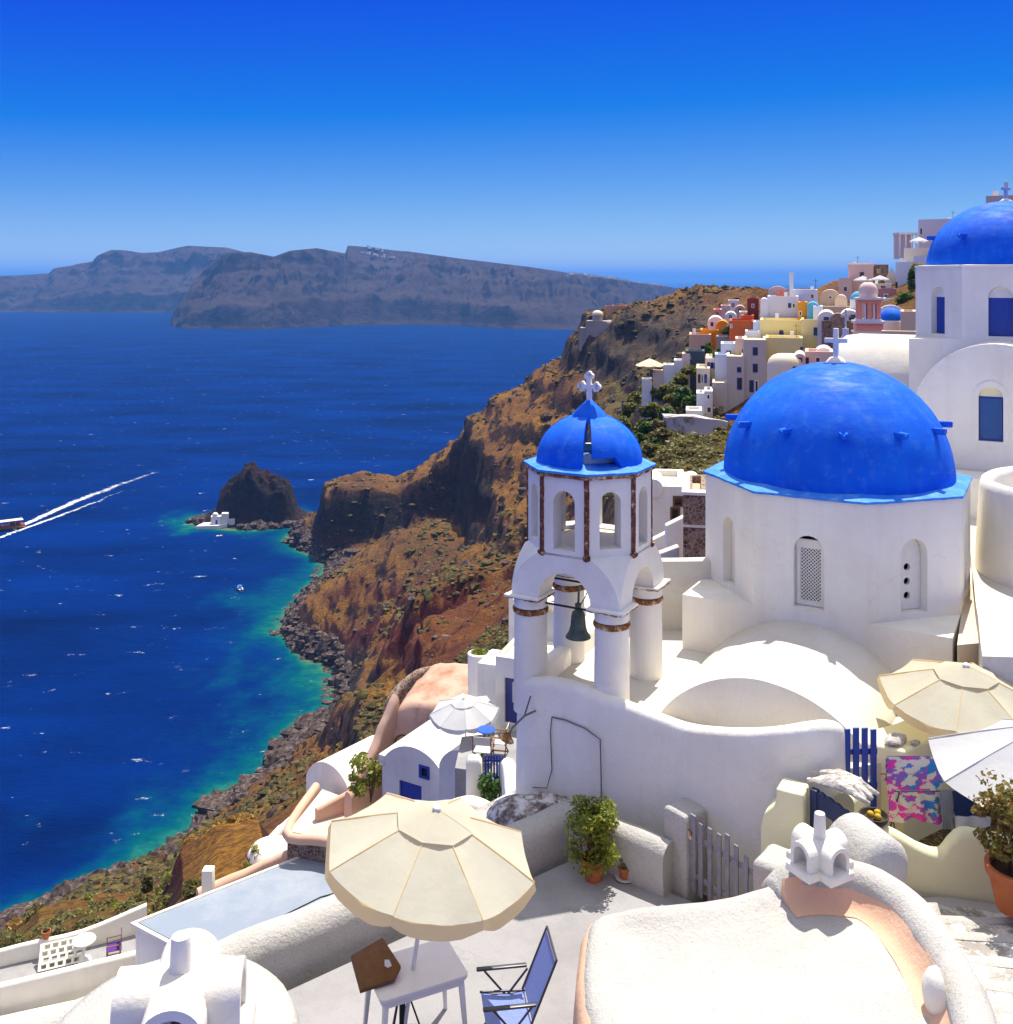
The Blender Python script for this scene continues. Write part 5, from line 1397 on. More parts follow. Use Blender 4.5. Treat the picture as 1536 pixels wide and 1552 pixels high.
FLUE = plaster('brown_peach', (0.34, 0.17, 0.10), (0.16, 0.08, 0.05), 0.7, 4, 0.3)  # darker brown than the peach walls, set inside the vents
def chimney(loc, rz, s, parent, post=0.55, pk=1.0):
    m = Matrix.Translation(loc) @ Matrix.Rotation(rz, 4, 'Z') @ Matrix.Scale(s, 4)
    mb = MB()
    mb.bb(-0.30, 0.30, -0.16, 0.16, 0, 0.075, m)
    mb.bb(-0.16, 0.16, -0.30, 0.30, 0.002, 0.077, m)
    c = part('chimney', mb, WHITE, parent, world=True, bevel=0.012 * s, seg=2, rough=(0.004, 5), maxedge=0.12, smooth=50)
    for k in range(4):
        q = m @ Matrix.Rotation(k * PI / 2, 4, 'Z')
        o_ = [(-0.13, 0.07)] + [(0.13 * math.cos(PI - PI * i / 14), 0.19 + 0.13 * math.sin(PI * i / 14)) for i in range(15)] + [(0.13, 0.07)]
        i_ = [(-0.088, 0.078)] + [(0.088 * math.cos(PI - PI * i / 14), 0.19 + 0.088 * math.sin(PI * i / 14)) for i in range(15)] + [(0.088, 0.078)]
        v = part('vent', MB().panel(o_, [i_], 0.24, lambda u, v, w: q @ Vector((u, -0.26 + w, v))), WHITE, c, world=True, smooth=40)
        part('flue', MB().panel(i_, [], 0.02, lambda u, v, w: q @ Vector((u * 0.999, -0.10 + w, v))), FLUE, c, world=True)
    part('chimney_post', MB().lathe([(0.085 * pk, 0.24), (0.06 * pk, 0.34), (0.054 * pk, post - 0.03), (0.048 * pk, post - 0.006), (0.0, post)], 20, m), WHITE, c, world=True, smooth=50)
    return c
chimney(V3(3.08, 9.86, -5.80), R(28), 1.0, nh)

# ---------------- near house at the bottom left with the same kind of chimney, larger
lh = thing('chimney_house', 'rounded white house top with a large whitewashed chimney', 'house', V3(-2.55, 8.1, -9.5))
part('wall', MB().lathe([(1.12, -10.5), (1.06, -6.25), (1.0, -6.12), (0.9, -6.07), (0.0, -6.02)], 48, Matrix.Translation(V3(-2.72, 8.05, 0)) @ Matrix.Diagonal((0.98, 1.05, 1, 1))), WHITE_R, lh, world=True, smooth=60, rough=(0.012, 1.8), maxedge=0.25)
chimney(V3(-2.58, 7.95, -6.05), R(8), 1.85, lh, 0.46, 0.78)
# ---------------------------------------------------------------- cream yellow terrace on the right
pbm = Mat('pebble_mosaic', 0.85, 0.25)
pv = pbm.n.new('ShaderNodeTexVoronoi'); pv.inputs['Scale'].default_value = 22
pbm.l.new(pbm.pos(), pv.inputs['Vector'])
pbm.color(pbm.mix(pbm.ramp(pv.outputs['Distance'], [(0.3, 0.0), (0.6, 1.0)]), pbm.ramp(pbm.noise(17, 2), [(0.35, (0.12, 0.08, 0.035)), (0.6, (0.34, 0.26, 0.12)), (0.8, (0.5, 0.42, 0.25))]), (0.10, 0.075, 0.03)))
pbm.bump(pv.outputs['Distance'], 0.5, 0.01)
yp = [(3.5, 11.6), (4.2, 11.0), (4.9, 10.95), (7.6, 10.4), (8.5, 12.3), (6.0, 12.7), (5.2, 12.45), (4.3, 12.2)]
struct('patio_floor', MB().add([V3(x, y, -6.78) for x, y in yp] + [V3(x, y, -9) for x, y in yp], [tuple(range(8)), tuple(range(15, 7, -1))] + [(i, (i + 1) % 8, 8 + (i + 1) % 8, 8 + i) for i in range(8)]), pbm.m, smooth=20)
single('patio_wall', ribbon_wall([(3.95, 11.12, -6.05), (4.2, 11.0, -6.02), (4.5, 10.95, -6.16), (4.70, 10.92, -6.20), (4.82, 10.90, -6.05), (4.95, 10.87, -5.95), (5.3, 10.78, -5.96), (6.2, 10.55, -5.95), (7.6, 10.2, -5.9)], 0.2, -8, 0.12, 6, 0.0), CREAM, 'pale yellow wall with a dip in its top along the steps', 'wall', smooth=60, rough=(0.008, 2), maxedge=0.25)
single('patio_back_wall', ribbon_wall([(3.86, 11.42, -5.86), (4.05, 11.65, -5.9), (4.3, 12.05, -5.93), (4.52, 12.2, -5.92)], 0.2, -8, 0.1, 5, 0.0), CREAM, 'short yellow wall between the navy gate and the hanging cloth', 'wall', smooth=60, rough=(0.006, 2), maxedge=0.25)
single('cream_bench_wall', MB().add([V3(x, y, z) for z in (-8, -5.62) for x, y in ((4.34, 12.14), (4.72, 11.92), (5.75, 12.62), (5.5, 13.0), (4.45, 12.45))], [(0, 4, 3, 2, 1), (5, 6, 7, 8, 9)] + [(i, (i + 1) % 5, 5 + (i + 1) % 5, 5 + i) for i in range(5)]), CREAM, 'broad yellow wall top with bleached stones lying on it', 'wall', bevel=0.04, seg=3, rough=(0.008, 2.4), maxedge=0.2, smooth=50)
pl = [(-0.30, -8.0), (-0.30, -6.35), (-0.26, -6.18), (-0.16, -6.08), (-0.13, -6.0), (-0.13, -5.87), (0.17, -5.87), (0.20, -8.0)]
mm_ = Matrix.Translation(V3(3.20, 11.28, 0.17)) @ Matrix.Rotation(R(-30), 4, 'Z')
single('patio_pillar', MB().loft([[mm_ @ Vector((x, y, z)) for x, z in pl] for y in (-0.16, 0.16)]), CREAM, 'pale yellow pillar carrying the navy gate', 'pillar', bevel=0.03, seg=3, rough=(0.007, 3), maxedge=0.15, smooth=50)
# navy gate with a scalloped top
a_, b_ = V3(3.43, 11.16, -6.76), V3(3.86, 10.62, -6.76)
gd_ = (b_ - a_); L_ = gd_.length
ng = thing('scalloped_gate', 'navy wooden gate with round balusters and a scalloped top', 'gate', a_, math.atan2(gd_.y, gd_.x))
part('stile', MB().box((0.0, 0, 0.54), (0.09, 0.07, 1.08)), NAVY, ng, bevel=0.01)
part('stile', MB().box((L_, 0, 0.45), (0.06, 0.06, 0.9)), NAVY, ng, bevel=0.01)
top = [(0.04 + (L_ - 0.06) * i / 24, 1.06 - 0.16 * (i / 24) ** 1.5 + 0.018 * abs(math.sin(i / 24 * PI * 6))) for i in range(25)]
part('top_rail', MB().panel([(x, z) for x, z in top] + [(L_ - 0.02, 0.76), (0.04, 0.86)], [], 0.04, lambda u, v, w: Vector((u, w - 0.02, v))), NAVY, ng)
part('bottom_rail', MB().box((L_ / 2, 0, 0.32), (L_, 0.04, 0.42)), NAVY, ng, bevel=0.006)
for i in range(5):
    x = 0.12 + (L_ - 0.2) * i / 4
    part('baluster', MB().cyl((x, 0, 0.5), 0.016, 0.36, 8), NAVY, ng, smooth=50)
# blue picket gate up to the church roof
bg = thing('blue_gate', 'bright blue picket gate between the church parapet and yellow wall', 'gate', V3(3.96, 11.80, -6.20), R(3))
for i in range(4):
    part('slat', MB().box((0.05 + 0.105 * i, 0, 0.44 + (0.0, 0.012, 0.008, -0.012)[i]), (0.075, 0.022, 0.92)), BLUEW, bg, bevel=0.006)
for z in (0.22, 0.62):
    part('rail', MB().box((0.21, 0.024, z), (0.42, 0.022, 0.07)), BLUEW, bg, bevel=0.004)
part('post', MB().box((-0.03, 0, 0.42), (0.035, 0.035, 0.9)), BLUEW, bg)
# bleached wood, stones, basket
dwm = Mat('bleached_driftwood', 0.9, 0.15)
dwn = dwm.noise(1.0, 6, 0.7, dwm.pos((6, 30, 30)))
dwm.color(dwm.ramp(dwn, [(0.3, (0.25, 0.21, 0.17)), (0.55, (0.60, 0.56, 0.50)), (0.8, (0.76, 0.73, 0.68))]))
dwm.bump(dwn, 0.9, 0.02)
mb = MB()
for k in range(5):
    yk = -0.12 + 0.06 * k
    mb.tube([Vector((-0.35 + 0.05 * (k % 3), yk, 0.0)), Vector((-0.1, yk + 0.02, 0.05 + 0.01 * (k % 2))), Vector((0.15, yk - 0.01, 0.05)), Vector((0.36 - 0.05 * (k % 2), yk, -0.02))], 0.05, 8, Matrix.Translation(V3(3.72, 11.12, -5.63)) @ Matrix.Rotation(R(-42), 4, 'Z'), rad=[0.03, 0.055, 0.05, 0.02])
single('driftwood', mb, dwm.m, 'bleached slab of driftwood lying over the navy gate', 'driftwood', rough=(0.02, 9), maxedge=0.05, smooth=40)
for i, (x, y, s, lb) in enumerate(((4.70, 12.12, 0.13, 'bleached hollow stone on the yellow wall top'), (4.93, 12.10, 0.055, 'small round pebble beside the bleached stone on the yellow wall'))):
    single('stone', MB().lathe([(0.6 * s, 0), (s, 0.2 * s), (0.95 * s, 0.5 * s), (0.5 * s, 0.75 * s), (0.25 * s, 0.55 * s), (0, 0.5 * s)], 16, Matrix.Translation(V3(x, y, -5.615)) @ Matrix.Rotation(0.6, 4, 'Z') @ Matrix.Diagonal((1.35, 0.75, 1, 1))), dwm.m, lb, 'stone', rough=(0.014, 9), maxedge=0.05, smooth=50)
WICK = plain('dark_wicker', (0.07, 0.055, 0.045), 0.85, 0.2, 0, 0.4, 40, 0.5)
bk_ = thing('fruit_bowl', 'dark bowl holding yellow fruit beside the navy gate', 'bowl', V3(4.06, 11.08, -6.03))
part('bowl', MB().lathe([(0.08, 0), (0.14, 0.05), (0.16, 0.11), (0.145, 0.11), (0.12, 0.06), (0.0, 0.04)], 22), WICK, bk_, smooth=50)
for x, y in ((-0.04, 0.0), (0.05, 0.03), (0.02, -0.06)):
    part('fruit', MB().lathe([(0.001, -0.04), (0.03, -0.026), (0.042, 0), (0.03, 0.028), (0.0, 0.04)], 12, c=(x, y, 0.11)), plain('lemon_skin', (0.55, 0.36, 0.02), 0.5), bk_, smooth=60)
# drying rack with cloths
rk = thing('drying_rack', 'slim metal drying rack on the yellow patio', 'rack', V3(5.0, 11.55, -6.78))
for x in (-0.55, 0.55):
    for s in (-1, 1): part('leg', MB().tube([(x, s * 0.28, 0.0), (x, -s * 0.2, 0.98)], 0.010, 6), ALU, rk)
for y in (-0.2, 0.0, 0.2): part('rod', MB().tube([(-0.62, y, 0.975 + (0.30 if y == 0 else 0)), (0.6, y, 0.975 + (0.30 if y == 0 else 0))], 0.007, 6), ALU, rk)
def hanging(x0, x1, zt, front, back, amp, y, seed, n=16, m=10):
    rows = []
    for i in range(2 * m + 1):
        f = (i - m) / m
        row = []
        for j in range(n + 1):
            s = j / n
            l = front if f < 0 else back
            zz = 0
            yy = y + (-1 if f < 0 else 1) * (0.012 + 0.05 * abs(f)) + amp * abs(f) * noise.noise(Vector((s * 5, f * 1.5, seed)))
            zz = EYE + zt - abs(f) * l * (1 + 0.08 * noise.noise(Vector((s * 3, 0, seed + 4)))) + (0.012 if f == 0 else 0)
            row.append((x0 + (x1 - x0) * s + 0.03 * noise.noise(Vector((f * 2, s * 2, seed + 9))), yy, zz))
        rows.append(row)
    return MB().loft(rows, closed=False)
pk = Mat('flowered_cloth', 0.85, 0.15)
pnz = pk.noise(6.5, 3, 0.5); pz2 = pk.noise(9, 3, 0.5, pk.pos((1.0, 1.0, 1.4)))
pk.color(pk.mix(pk.ramp(pz2, [(0.50, 0.0), (0.54, 1.0)], 'LINEAR'), pk.ramp(pnz, [(0.3, (0.04, 0.22, 0.55)), (0.42, (0.34, 0.10, 0.42)), (0.52, (0.72, 0.05, 0.32)), (0.62, (0.75, 0.48, 0.52)), (0.75, (0.7, 0.66, 0.5))], 'CONSTANT'), (0.66, 0.62, 0.50)))
o = single('flowered_cloth', hanging(4.36, 4.98, -5.50, 0.70, 0.35, 0.12, 11.5, 2), pk.m, 'pink and blue flowered cloth draped over the drying rack', 'cloth', smooth=60, recalc=False)
tw_ = Mat('striped_towel', 0.9, 0.1)
sxyz = tw_.n.new('ShaderNodeSeparateXYZ'); tw_.l.new(tw_.pos(), sxyz.inputs[0])
st_ = tw_.ramp(tw_.math('SUBTRACT', sxyz.outputs['Z'], EYE - 6.25), [(0.08, 0.0), (0.085, 1.0), (0.20, 1.0), (0.205, 0.0)])
tw_.color(tw_.mix(st_, (0.022, 0.035, 0.10), (0.6, 0.6, 0.62)))
single('striped_towel', hanging(5.04, 5.44, -5.80, 0.40, 0.3, 0.05, 11.32, 5), tw_.m, 'navy towel with a broad white stripe hanging on the drying rack', 'towel', smooth=60, recalc=False)
single('grey_towel', hanging(4.90, 5.04, -5.80, 0.40, 0.3, 0.04, 11.34, 8), plain('grey_cotton', (0.22, 0.23, 0.24), 0.9, 0.1), 'plain grey towel beside the navy striped one', 'towel', smooth=60, recalc=False)
umbrella('patio_parasol', 'cream parasol standing by the blue domed church courtyard', V3(5.72, 12.62, -6.78), 1.95, 1.02, 0.36, CANV, (R(0), R(-4)), rot=R(-30), valance=0.10, base_kind='plate')
umbrella('patio_parasol', 'pure white parasol over the drying rack', V3(5.95, 11.15, -6.78), 1.86, 1.22, 0.52, CANW, (R(0), R(-3)), rot=R(10), valance=0.0, base_kind='plate', vent=False)
bsk = thing('straw_basket', 'grey straw basket hung on the cream parasol pole', 'basket', V3(5.72, 12.45, -5.65))
part('basket', MB().lathe([(0.10, 0), (0.19, 0.03), (0.21, 0.10), (0.15, 0.19), (0.05, 0.22), (0.0, 0.22)], 20), plain('grey_straw', (0.40, 0.36, 0.30), 0.9, 0.1, 0, 0.3, 30, 0.4), bsk, smooth=50)
part('rim', MB().lathe([(0.19, -0.015), (0.225, 0.0), (0.225, 0.03), (0.19, 0.04)], 20), WICK, bsk, smooth=50)
wch = thing('slatted_chair', 'dark slatted patio chair under the cream parasol', 'chair', V3(6.0, 12.2, -6.78), R(150))
part('seat', MB().bb(-0.22, 0.22, -0.22, 0.22, 0.42, 0.45), WOODB, wch)
for i in range(5): part('back_slat', MB().box((-0.22 - 0.01 * i, 0, 0.55 + 0.09 * i), (0.02, 0.42, 0.05)), WOODB, wch)
for x in (-0.2, 0.2):
    for y in (-0.2, 0.2): part('leg', MB().box((x, y, 0.21), (0.035, 0.035, 0.42)), WOODB, wch)
# jade plant and geranium
potted('jade_pot', 'large jade plant in a terracotta pot standing on the steps', V3(5.18, 10.18, -6.40), 0.29, 0.44, None, 2600, (0.92, 0.42, 0.40), 0.055, LEAFJ, 11, 9, aspect=1.2, lobes=16)
gp = potted('geranium_pot', 'pink flowering geranium in a pot behind the small chimney', V3(3.86, 10.66, -6.62), 0.13, 0.24, None, 420, (0.42, 0.20, 0.16), 0.05, LEAFD, 12, 6, aspect=1.1)
mb = MB(); leaves(mb, 60, (0, 0, 0.62), 0.16, 0.16, 0.16, 0.04, random.Random(3), aspect=1.1)
part('blossom', mb, PETAL, gp, smooth=0, recalc=False)['kind'] = 'stuff'

# ---------------------------------------------------------------- houses below the terrace on the left
def flat_roof(name, label, poly, z, zb, roofm, wallm, rim=0.12, rimh=0.08):
    c = sum((Vector((p[0], p[1], 0)) for p in poly), Vector()) / len(poly)
    t = thing(name, label, 'house', V3(c.x, c.y, zb))
    n = len(poly)
    part('wall', MB().add([V3(x, y, z - 0.01) for x, y in poly] + [V3(x, y, zb) for x, y in poly], [tuple(range(n)), tuple(range(2 * n - 1, n - 1, -1))] + [(i, (i + 1) % n, n + (i + 1) % n, n + i) for i in range(n)]), wallm, t, world=True, bevel=0.05)
    part('roof', MB().add([V3(x + (c.x - x) * 0.03, y + (c.y - y) * 0.03, z + 0.02) for x, y in poly] + [V3(x + (c.x - x) * 0.03, y + (c.y - y) * 0.03, z - 0.1) for x, y in poly], [tuple(range(n)), tuple(range(2 * n - 1, n - 1, -1))] + [(i, (i + 1) % n, n + (i + 1) % n, n + i) for i in range(n)]), roofm, t, world=True)
    if rim:
        path = [V3(x, y, z) for x, y in poly] + [V3(poly[0][0], poly[0][1], z)]
        part('rim', MB().wall(path, [(-rim, -0.1), (-rim, rimh), (0.02, rimh), (0.02, -0.1)]), WHITE, t, world=True, bevel=0.02)
    return t
brm = plaster('blue_grey_roof', (0.235, 0.275, 0.335), (0.36, 0.38, 0.41), 0.8, 0.55, 0.15)
hr = flat_roof('flat_roof_house', 'house with a large blue grey flat roof below the parapet', [(-12.67, 34.2), (-9.5, 32.2), (-5.0, 36.1), (-7.3, 38.5)][::-1], -22.0, -29, brm, WHITE, 0.10, 0.04)
part('roof_cable', MB().tube([V3(-9.6, 32.6, -21.95), V3(-8.3, 34.0, -21.96), V3(-6.6, 35.6, -21.96), V3(-5.2, 36.2, -21.9)], 0.02, 5), IRON, hr, world=True)
for x, y in ((-6.2, 38.0), (-5.9, 37.6)):
    part('vent_pipe', MB().cyl(V3(x, y, -22.0), 0.22, 0.5, 14), WHITE, hr, world=True)
# terrace with the purple chair
tp = [(-19.5, 33.2), (-13.2, 35.7), (-12.7, 36.6), (-14.0, 37.6), (-19.5, 35.3)]
struct('lower_terrace', MB().add([V3(x, y, -24.6) for x, y in tp] + [V3(x, y, -30) for x, y in tp], [tuple(range(5)), tuple(range(9, 4, -1))] + [(i, (i + 1) % 5, 5 + (i + 1) % 5, 5 + i) for i in range(5)]), FLOORC, smooth=20)
single('lower_parapet', ribbon_wall([(-19.6, 33.1, -23.95), (-16.2, 34.4, -23.9), (-13.1, 35.6, -23.85), (-12.5, 35.9, -23.85)], 0.3, -30, 0.15, 4), WHITE, 'white parapet in front of the purple chair terrace', 'wall', smooth=50)
single('lower_parapet', ribbon_wall([(-13.6, 37.9, -23.6), (-15.6, 36.9, -23.95), (-17.5, 36.2, -24.0), (-19.6, 35.3, -24.1)], 0.22, -30, 0.11, 4), WHITE, 'white parapet behind the round table on the lower terrace', 'wall', smooth=50)
mb = MB()
cells = [rect_pts(0.08 + 0.27 * i + (0.06 if j % 2 else 0), 0.08 + 0.27 * i + 0.19 + (0.06 if j % 2 else 0), 0.05 + 0.2 * j, 0.05 + 0.2 * j + 0.14) for i in range(5) for j in range(4)]
lo = V3(-16.6, 35.5, -24.55)
lr = Vector((0.90, 0.36, 0)).normalized()
pn_ = MB().panel(rect_pts(0, 1.5, 0, 0.85), cells, 0.08, lambda u, v, w: lo + lr * u + Vector((-0.2 * v, 0.7 * v, 0.7 * v)) + Vector((0.0, w, -w)))
single('block_screen', pn_, WHITE, 'white pierced block screen leaning on the lower terrace', 'screen')
rt = thing('round_table', 'round white table beside the purple chair', 'table', V3(-15.25, 36.2, -24.6))
part('tabletop', MB().lathe([(0.40, 0.70), (0.41, 0.72), (0.40, 0.74), (0.0, 0.74)], 26), WPLAST, rt, smooth=30)
part('leg', MB().cyl((0, 0, 0.06), 0.035, 0.64, 10), WPLAST, rt, smooth=50)
part('foot', MB().lathe([(0.26, 0), (0.24, 0.04), (0.04, 0.07)], 18), WPLAST, rt, smooth=40)
PURP = plain('purple_canvas', (0.10, 0.035, 0.22), 0.85, 0.15)
OAK = plain('oiled_wood', (0.24, 0.12, 0.05), 0.6, 0.3, 0, 0.3, 12)
def director(name, label, loc, rz, cloth_m, wood, s=1.0, group=None):
    t = thing(name, label, 'chair', loc, rz, group)
    part('seat', MB().bb(-0.24, 0.24, -0.26, 0.26, 0.43, 0.45), cloth_m, t)
    part('backrest', MB().bb(-0.27, -0.25, -0.26, 0.26, 0.66, 0.90), cloth_m, t)
    for sd_ in (-1, 1):
        part('armrest', MB().bb(-0.27, 0.25, sd_ * 0.28 - 0.025, sd_ * 0.28 + 0.025, 0.63, 0.655), wood, t)
        part('post', MB().bb(-0.275, -0.245, sd_ * 0.27 - 0.015, sd_ * 0.27 + 0.015, 0.42, 0.92), wood, t)
        part('post', MB().bb(0.21, 0.24, sd_ * 0.27 - 0.015, sd_ * 0.27 + 0.015, 0.42, 0.64), wood, t)
        part('leg', MB().bar((sd_ * 0.23, -0.26, 0.02), (sd_ * 0.23, 0.26, 0.43), 0.03), wood, t)
        part('leg', MB().bar((sd_ * 0.20, 0.26, 0.02), (sd_ * 0.20, -0.26, 0.43), 0.03), wood, t)
        part('foot_bar', MB().bb(-0.25, 0.25, sd_ * 0.26 - 0.02, sd_ * 0.26 + 0.02, 0.0, 0.03), wood, t)
    return t
director('director_chair', 'purple canvas folding chair on the lower terrace', V3(-14.2, 36.25, -24.6), R(200), PURP, OAK)
potted('wall_pot', 'terracotta pot with a low tuft on the lower terrace parapet', V3(-16.75, 36.5, -24.0), 0.16, 0.26, None, 40, (0.30, 0.1, 0.06), 0.05, LEAFO, 21, 2)
flat_roof('low_roof', 'stained white flat roof under the lower terrace parapet', [(-19.5, 31.0), (-11.0, 30.5), (-10.5, 33.5), (-12.6, 35.2), (-19.5, 32.8)], -24.75, -30, plaster('stained_roof', (0.74, 0.71, 0.64), (0.45, 0.40, 0.33), 0.7, 0.8, 0.2), WHITE, 0)
# peach house with a stone wall, the white barrel house and garden walls
smt = Mat('rubble_stone', 0.95, 0.15)
sv = smt.n.new('ShaderNodeTexVoronoi'); sv.feature = 'DISTANCE_TO_EDGE'; sv.inputs['Scale'].default_value = 7.0
smt.l.new(smt.pos(), sv.inputs['Vector'])
smt.color(smt.mix(smt.ramp(sv.outputs['Distance'], [(0.03, 0.0), (0.10, 1.0)]), (0.36, 0.29, 0.22), smt.ramp(smt.noise(3.5, 4, 0.7), [(0.3, (0.07, 0.035, 0.025)), (0.5, (0.20, 0.12, 0.08)), (0.62, (0.34, 0.25, 0.18)), (0.8, (0.46, 0.38, 0.30))])))
smt.bump(sv.outputs['Distance'], 0.8, 0.06)
RUBBLE = smt.m
C_FLOOR = plaster('cream_terrace_floor', (0.60, 0.52, 0.42), (0.45, 0.37, 0.28), 0.6, 0.8, 0.2)
PEACHF = plaster('far_peach_plaster', (0.66, 0.42, 0.30), (0.52, 0.30, 0.19), 0.6, 0.5, 0.2)
ps = thing('peach_terrace_house', 'peach walled house terrace with a rubble stone front beside the blue grey roof', 'house', V3(-7, 39, -27))
part('stone_front', MB().add([V3(x, y, z) for z in (-27, -21.15) for x, y in ((-8.35, 38.2), (-5.6, 37.3), (-4.6, 39.5), (-7.6, 41.5))], [(0, 3, 2, 1), (4, 5, 6, 7), (0, 1, 5, 4), (1, 2, 6, 5), (2, 3, 7, 6), (3, 0, 4, 7)]), RUBBLE, ps, world=True)
part('floor', MB().add([V3(x, y, z) for z in (-21.2, -21.08) for x, y in ((-8.3, 38.25), (-5.65, 37.4), (-4.7, 39.5), (-7.6, 41.4))], [(0, 3, 2, 1), (4, 5, 6, 7), (0, 1, 5, 4), (1, 2, 6, 5), (2, 3, 7, 6), (3, 0, 4, 7)]), C_FLOOR, ps, world=True)
part('cap', ribbon_wall([(-7.9, 41.6, -20.9), (-8.36, 38.2, -20.95), (-7.0, 37.72, -20.95), (-5.5, 37.2, -20.9)], 0.35, -21.25, 0.17, 4), PEACHF, ps, world=True, smooth=50)
part('inner_wall', ribbon_wall([(-7.4, 39.0, -20.6), (-6.3, 39.7, -20.3), (-5.0, 40.6, -20.0)], 0.25, -21.3, 0.12, 4), PEACHF, ps, world=True, smooth=50)
def vault_house(name, label, loc, rz, hw, rise, ln, hgt, mat, zb=-5, wins=(), front_door=None, cat='house', eave=None):
    t = thing(name, label, cat, loc, rz)
    pr = arc(hw, rise, hgt, 20, zb)
    holes = [rect_pts(*w_) for w_ in wins] + ([rect_pts(*front_door)] if front_door else [])
    part('facade', MB().panel([(p[0], p[1]) for p in pr], holes, 0.15, lambda u, v, w: Vector((u, w, v))), mat, t, smooth=30)
    part('vault', MB().loft([[(p[0] * 0.992, y, p[1] if p[1] < 0 else p[1] * 0.992) for p in pr] for y in (0.14, ln)]), mat, t, smooth=40)
    for w_ in wins:
        wn_ = part('window', MB().panel(rect_pts(*w_), [], 0.03, lambda u, v, w: Vector((u, 0.08 + w, v))), GLASS, t)
        part('frame', MB().panel(rect_pts(w_[0] - 0.05, w_[1] + 0.05, w_[2] - 0.05, w_[3] + 0.05), [rect_pts(w_[0] + 0.03, w_[1] - 0.03, w_[2] + 0.03, w_[3] - 0.03)], 0.05, lambda u, v, w: Vector((u, -0.02 + w, v))), BLUEW, wn_)
    if front_door: part('door', MB().panel(rect_pts(*front_door), [], 0.04, lambda u, v, w: Vector((u, 0.06 + w, v))), BLUEW, t)
    if eave:
        for s in (-1, 1): part('eave', MB().bb(s * hw - 0.16, s * hw + 0.16, -0.02, ln, hgt - 0.15, hgt + eave), mat, t, bevel=0.05)
    return t
vault_house('barrel_house', 'small white barrel vaulted house on the edge of the cliff', W(497, 1222, 42), R(-38), 1.35, 0.9, 3.2, 0.9, WHITE, -5, [(-0.9, -0.65, 0.15, 0.6), (0.3, 0.75, 0.1, 0.55)])
vault_house('vaulted_house', 'long white barrel vaulted house with a tiny blue window and blue door', W(626, 1198, 33), R(-30), 1.25, 0.72, 5.0, 0.7, WHITE, -5, [(0.30, 0.62, 0.55, 0.88)], (-0.55, 0.35, -1.6, 0.22), eave=0.18)
vault_house('side_vault_house', 'low white vault beside the long barrel vaulted house', W(700, 1190, 31.5), R(-30), 0.85, 0.62, 3.6, 0.45, WHITE, -4)
for pts_, lb, mt in (
    ([(383, 1298, 41), (400, 1278, 41), (425, 1252, 41.5), (448, 1232, 42), (466, 1218, 42.5)], 'white garden wall winding down past the barrel house', WHITE),
    ([(300, 1348, 38), (340, 1330, 38.5), (400, 1305, 39), (440, 1286, 39)], 'peach coloured garden wall along the blue grey roof', PEACHF),
    ([(600, 1052, 41), (582, 1090, 40.5), (566, 1130, 40), (548, 1165, 39.5), (528, 1200, 39)], 'peach buttress wall sloping down from the ruined house', PEACHF)):
    single('garden_wall', ribbon_wall([(q.x, q.y, q.z - EYE) for q in (W(*p) for p in pts_)], 0.45, -26, 0.3, 4, 0.1), mt, lb, 'wall', smooth=60, rough=(0.04, 1.0), maxedge=0.6)
single('white_cistern', MB().lathe([(0.95, -2.5), (0.95, 0.1), (0.8, 0.35), (0.4, 0.5), (0.0, 0.52)], 24, Matrix.Translation(W(412, 1296, 40))), WHITE, 'white domed cistern by the winding garden wall', 'cistern', smooth=50)
single('marker_post', MB().box(W(316, 1336, 37.5), (0.4, 0.4, 1.0)), WHITE, 'short white post at the end of the peach garden wall', 'post', bevel=0.04)
# ruined peach house
ru = thing('ruined_house', 'crumbling peach plastered house with a wheel by its door', 'house', W(640, 1135, 40), R(-22))
part('body', MB().add([(-1.6, 0, -4), (1.7, 0, -4), (1.9, 3.6, -4), (-1.2, 3.6, -4), (-1.5, 0.1, 1.35), (1.6, 0.1, 1.9), (1.7, 3.4, 2.5), (-1.1, 3.3, 2.4)], [(0, 3, 2, 1), (4, 5, 6, 7), (0, 1, 5, 4), (1, 2, 6, 5), (2, 3, 7, 6), (3, 0, 4, 7)]), plaster('crumbled_peach', (0.62, 0.39, 0.28), (0.26, 0.11, 0.045), 1.0, 0.8, 0.5), ru, bevel=0.45, seg=4, rough=(0.14, 0.9), maxedge=0.35, smooth=60)
part('door', MB().panel(rect_pts(0.15, 0.75, -0.6, 0.75), [], 0.05, lambda u, v, w: Vector((u, -0.14 + w, v))), PEACHF, ru)
part('wheel', MB().tube([(-0.75 + 0.42 * math.cos(2 * PI * i / 20), -0.12, 0.05 + 0.42 * math.sin(2 * PI * i / 20)) for i in range(21)], 0.04, 6), WOODB, ru)
single('curved_stone_wall', ribbon_wall([(q.x, q.y, q.z - EYE) for q in (W(*p) for p in ((588, 1062, 44), (606, 1035, 44.5), (640, 1013, 45), (680, 1008, 45), (715, 1014, 44)))], 0.5, -20, 0.3, 4, 0.05), RUBBLE, 'curved rubble stone wall behind the crumbling peach house', 'wall', smooth=50, rough=(0.05, 1.5), maxedge=0.6)
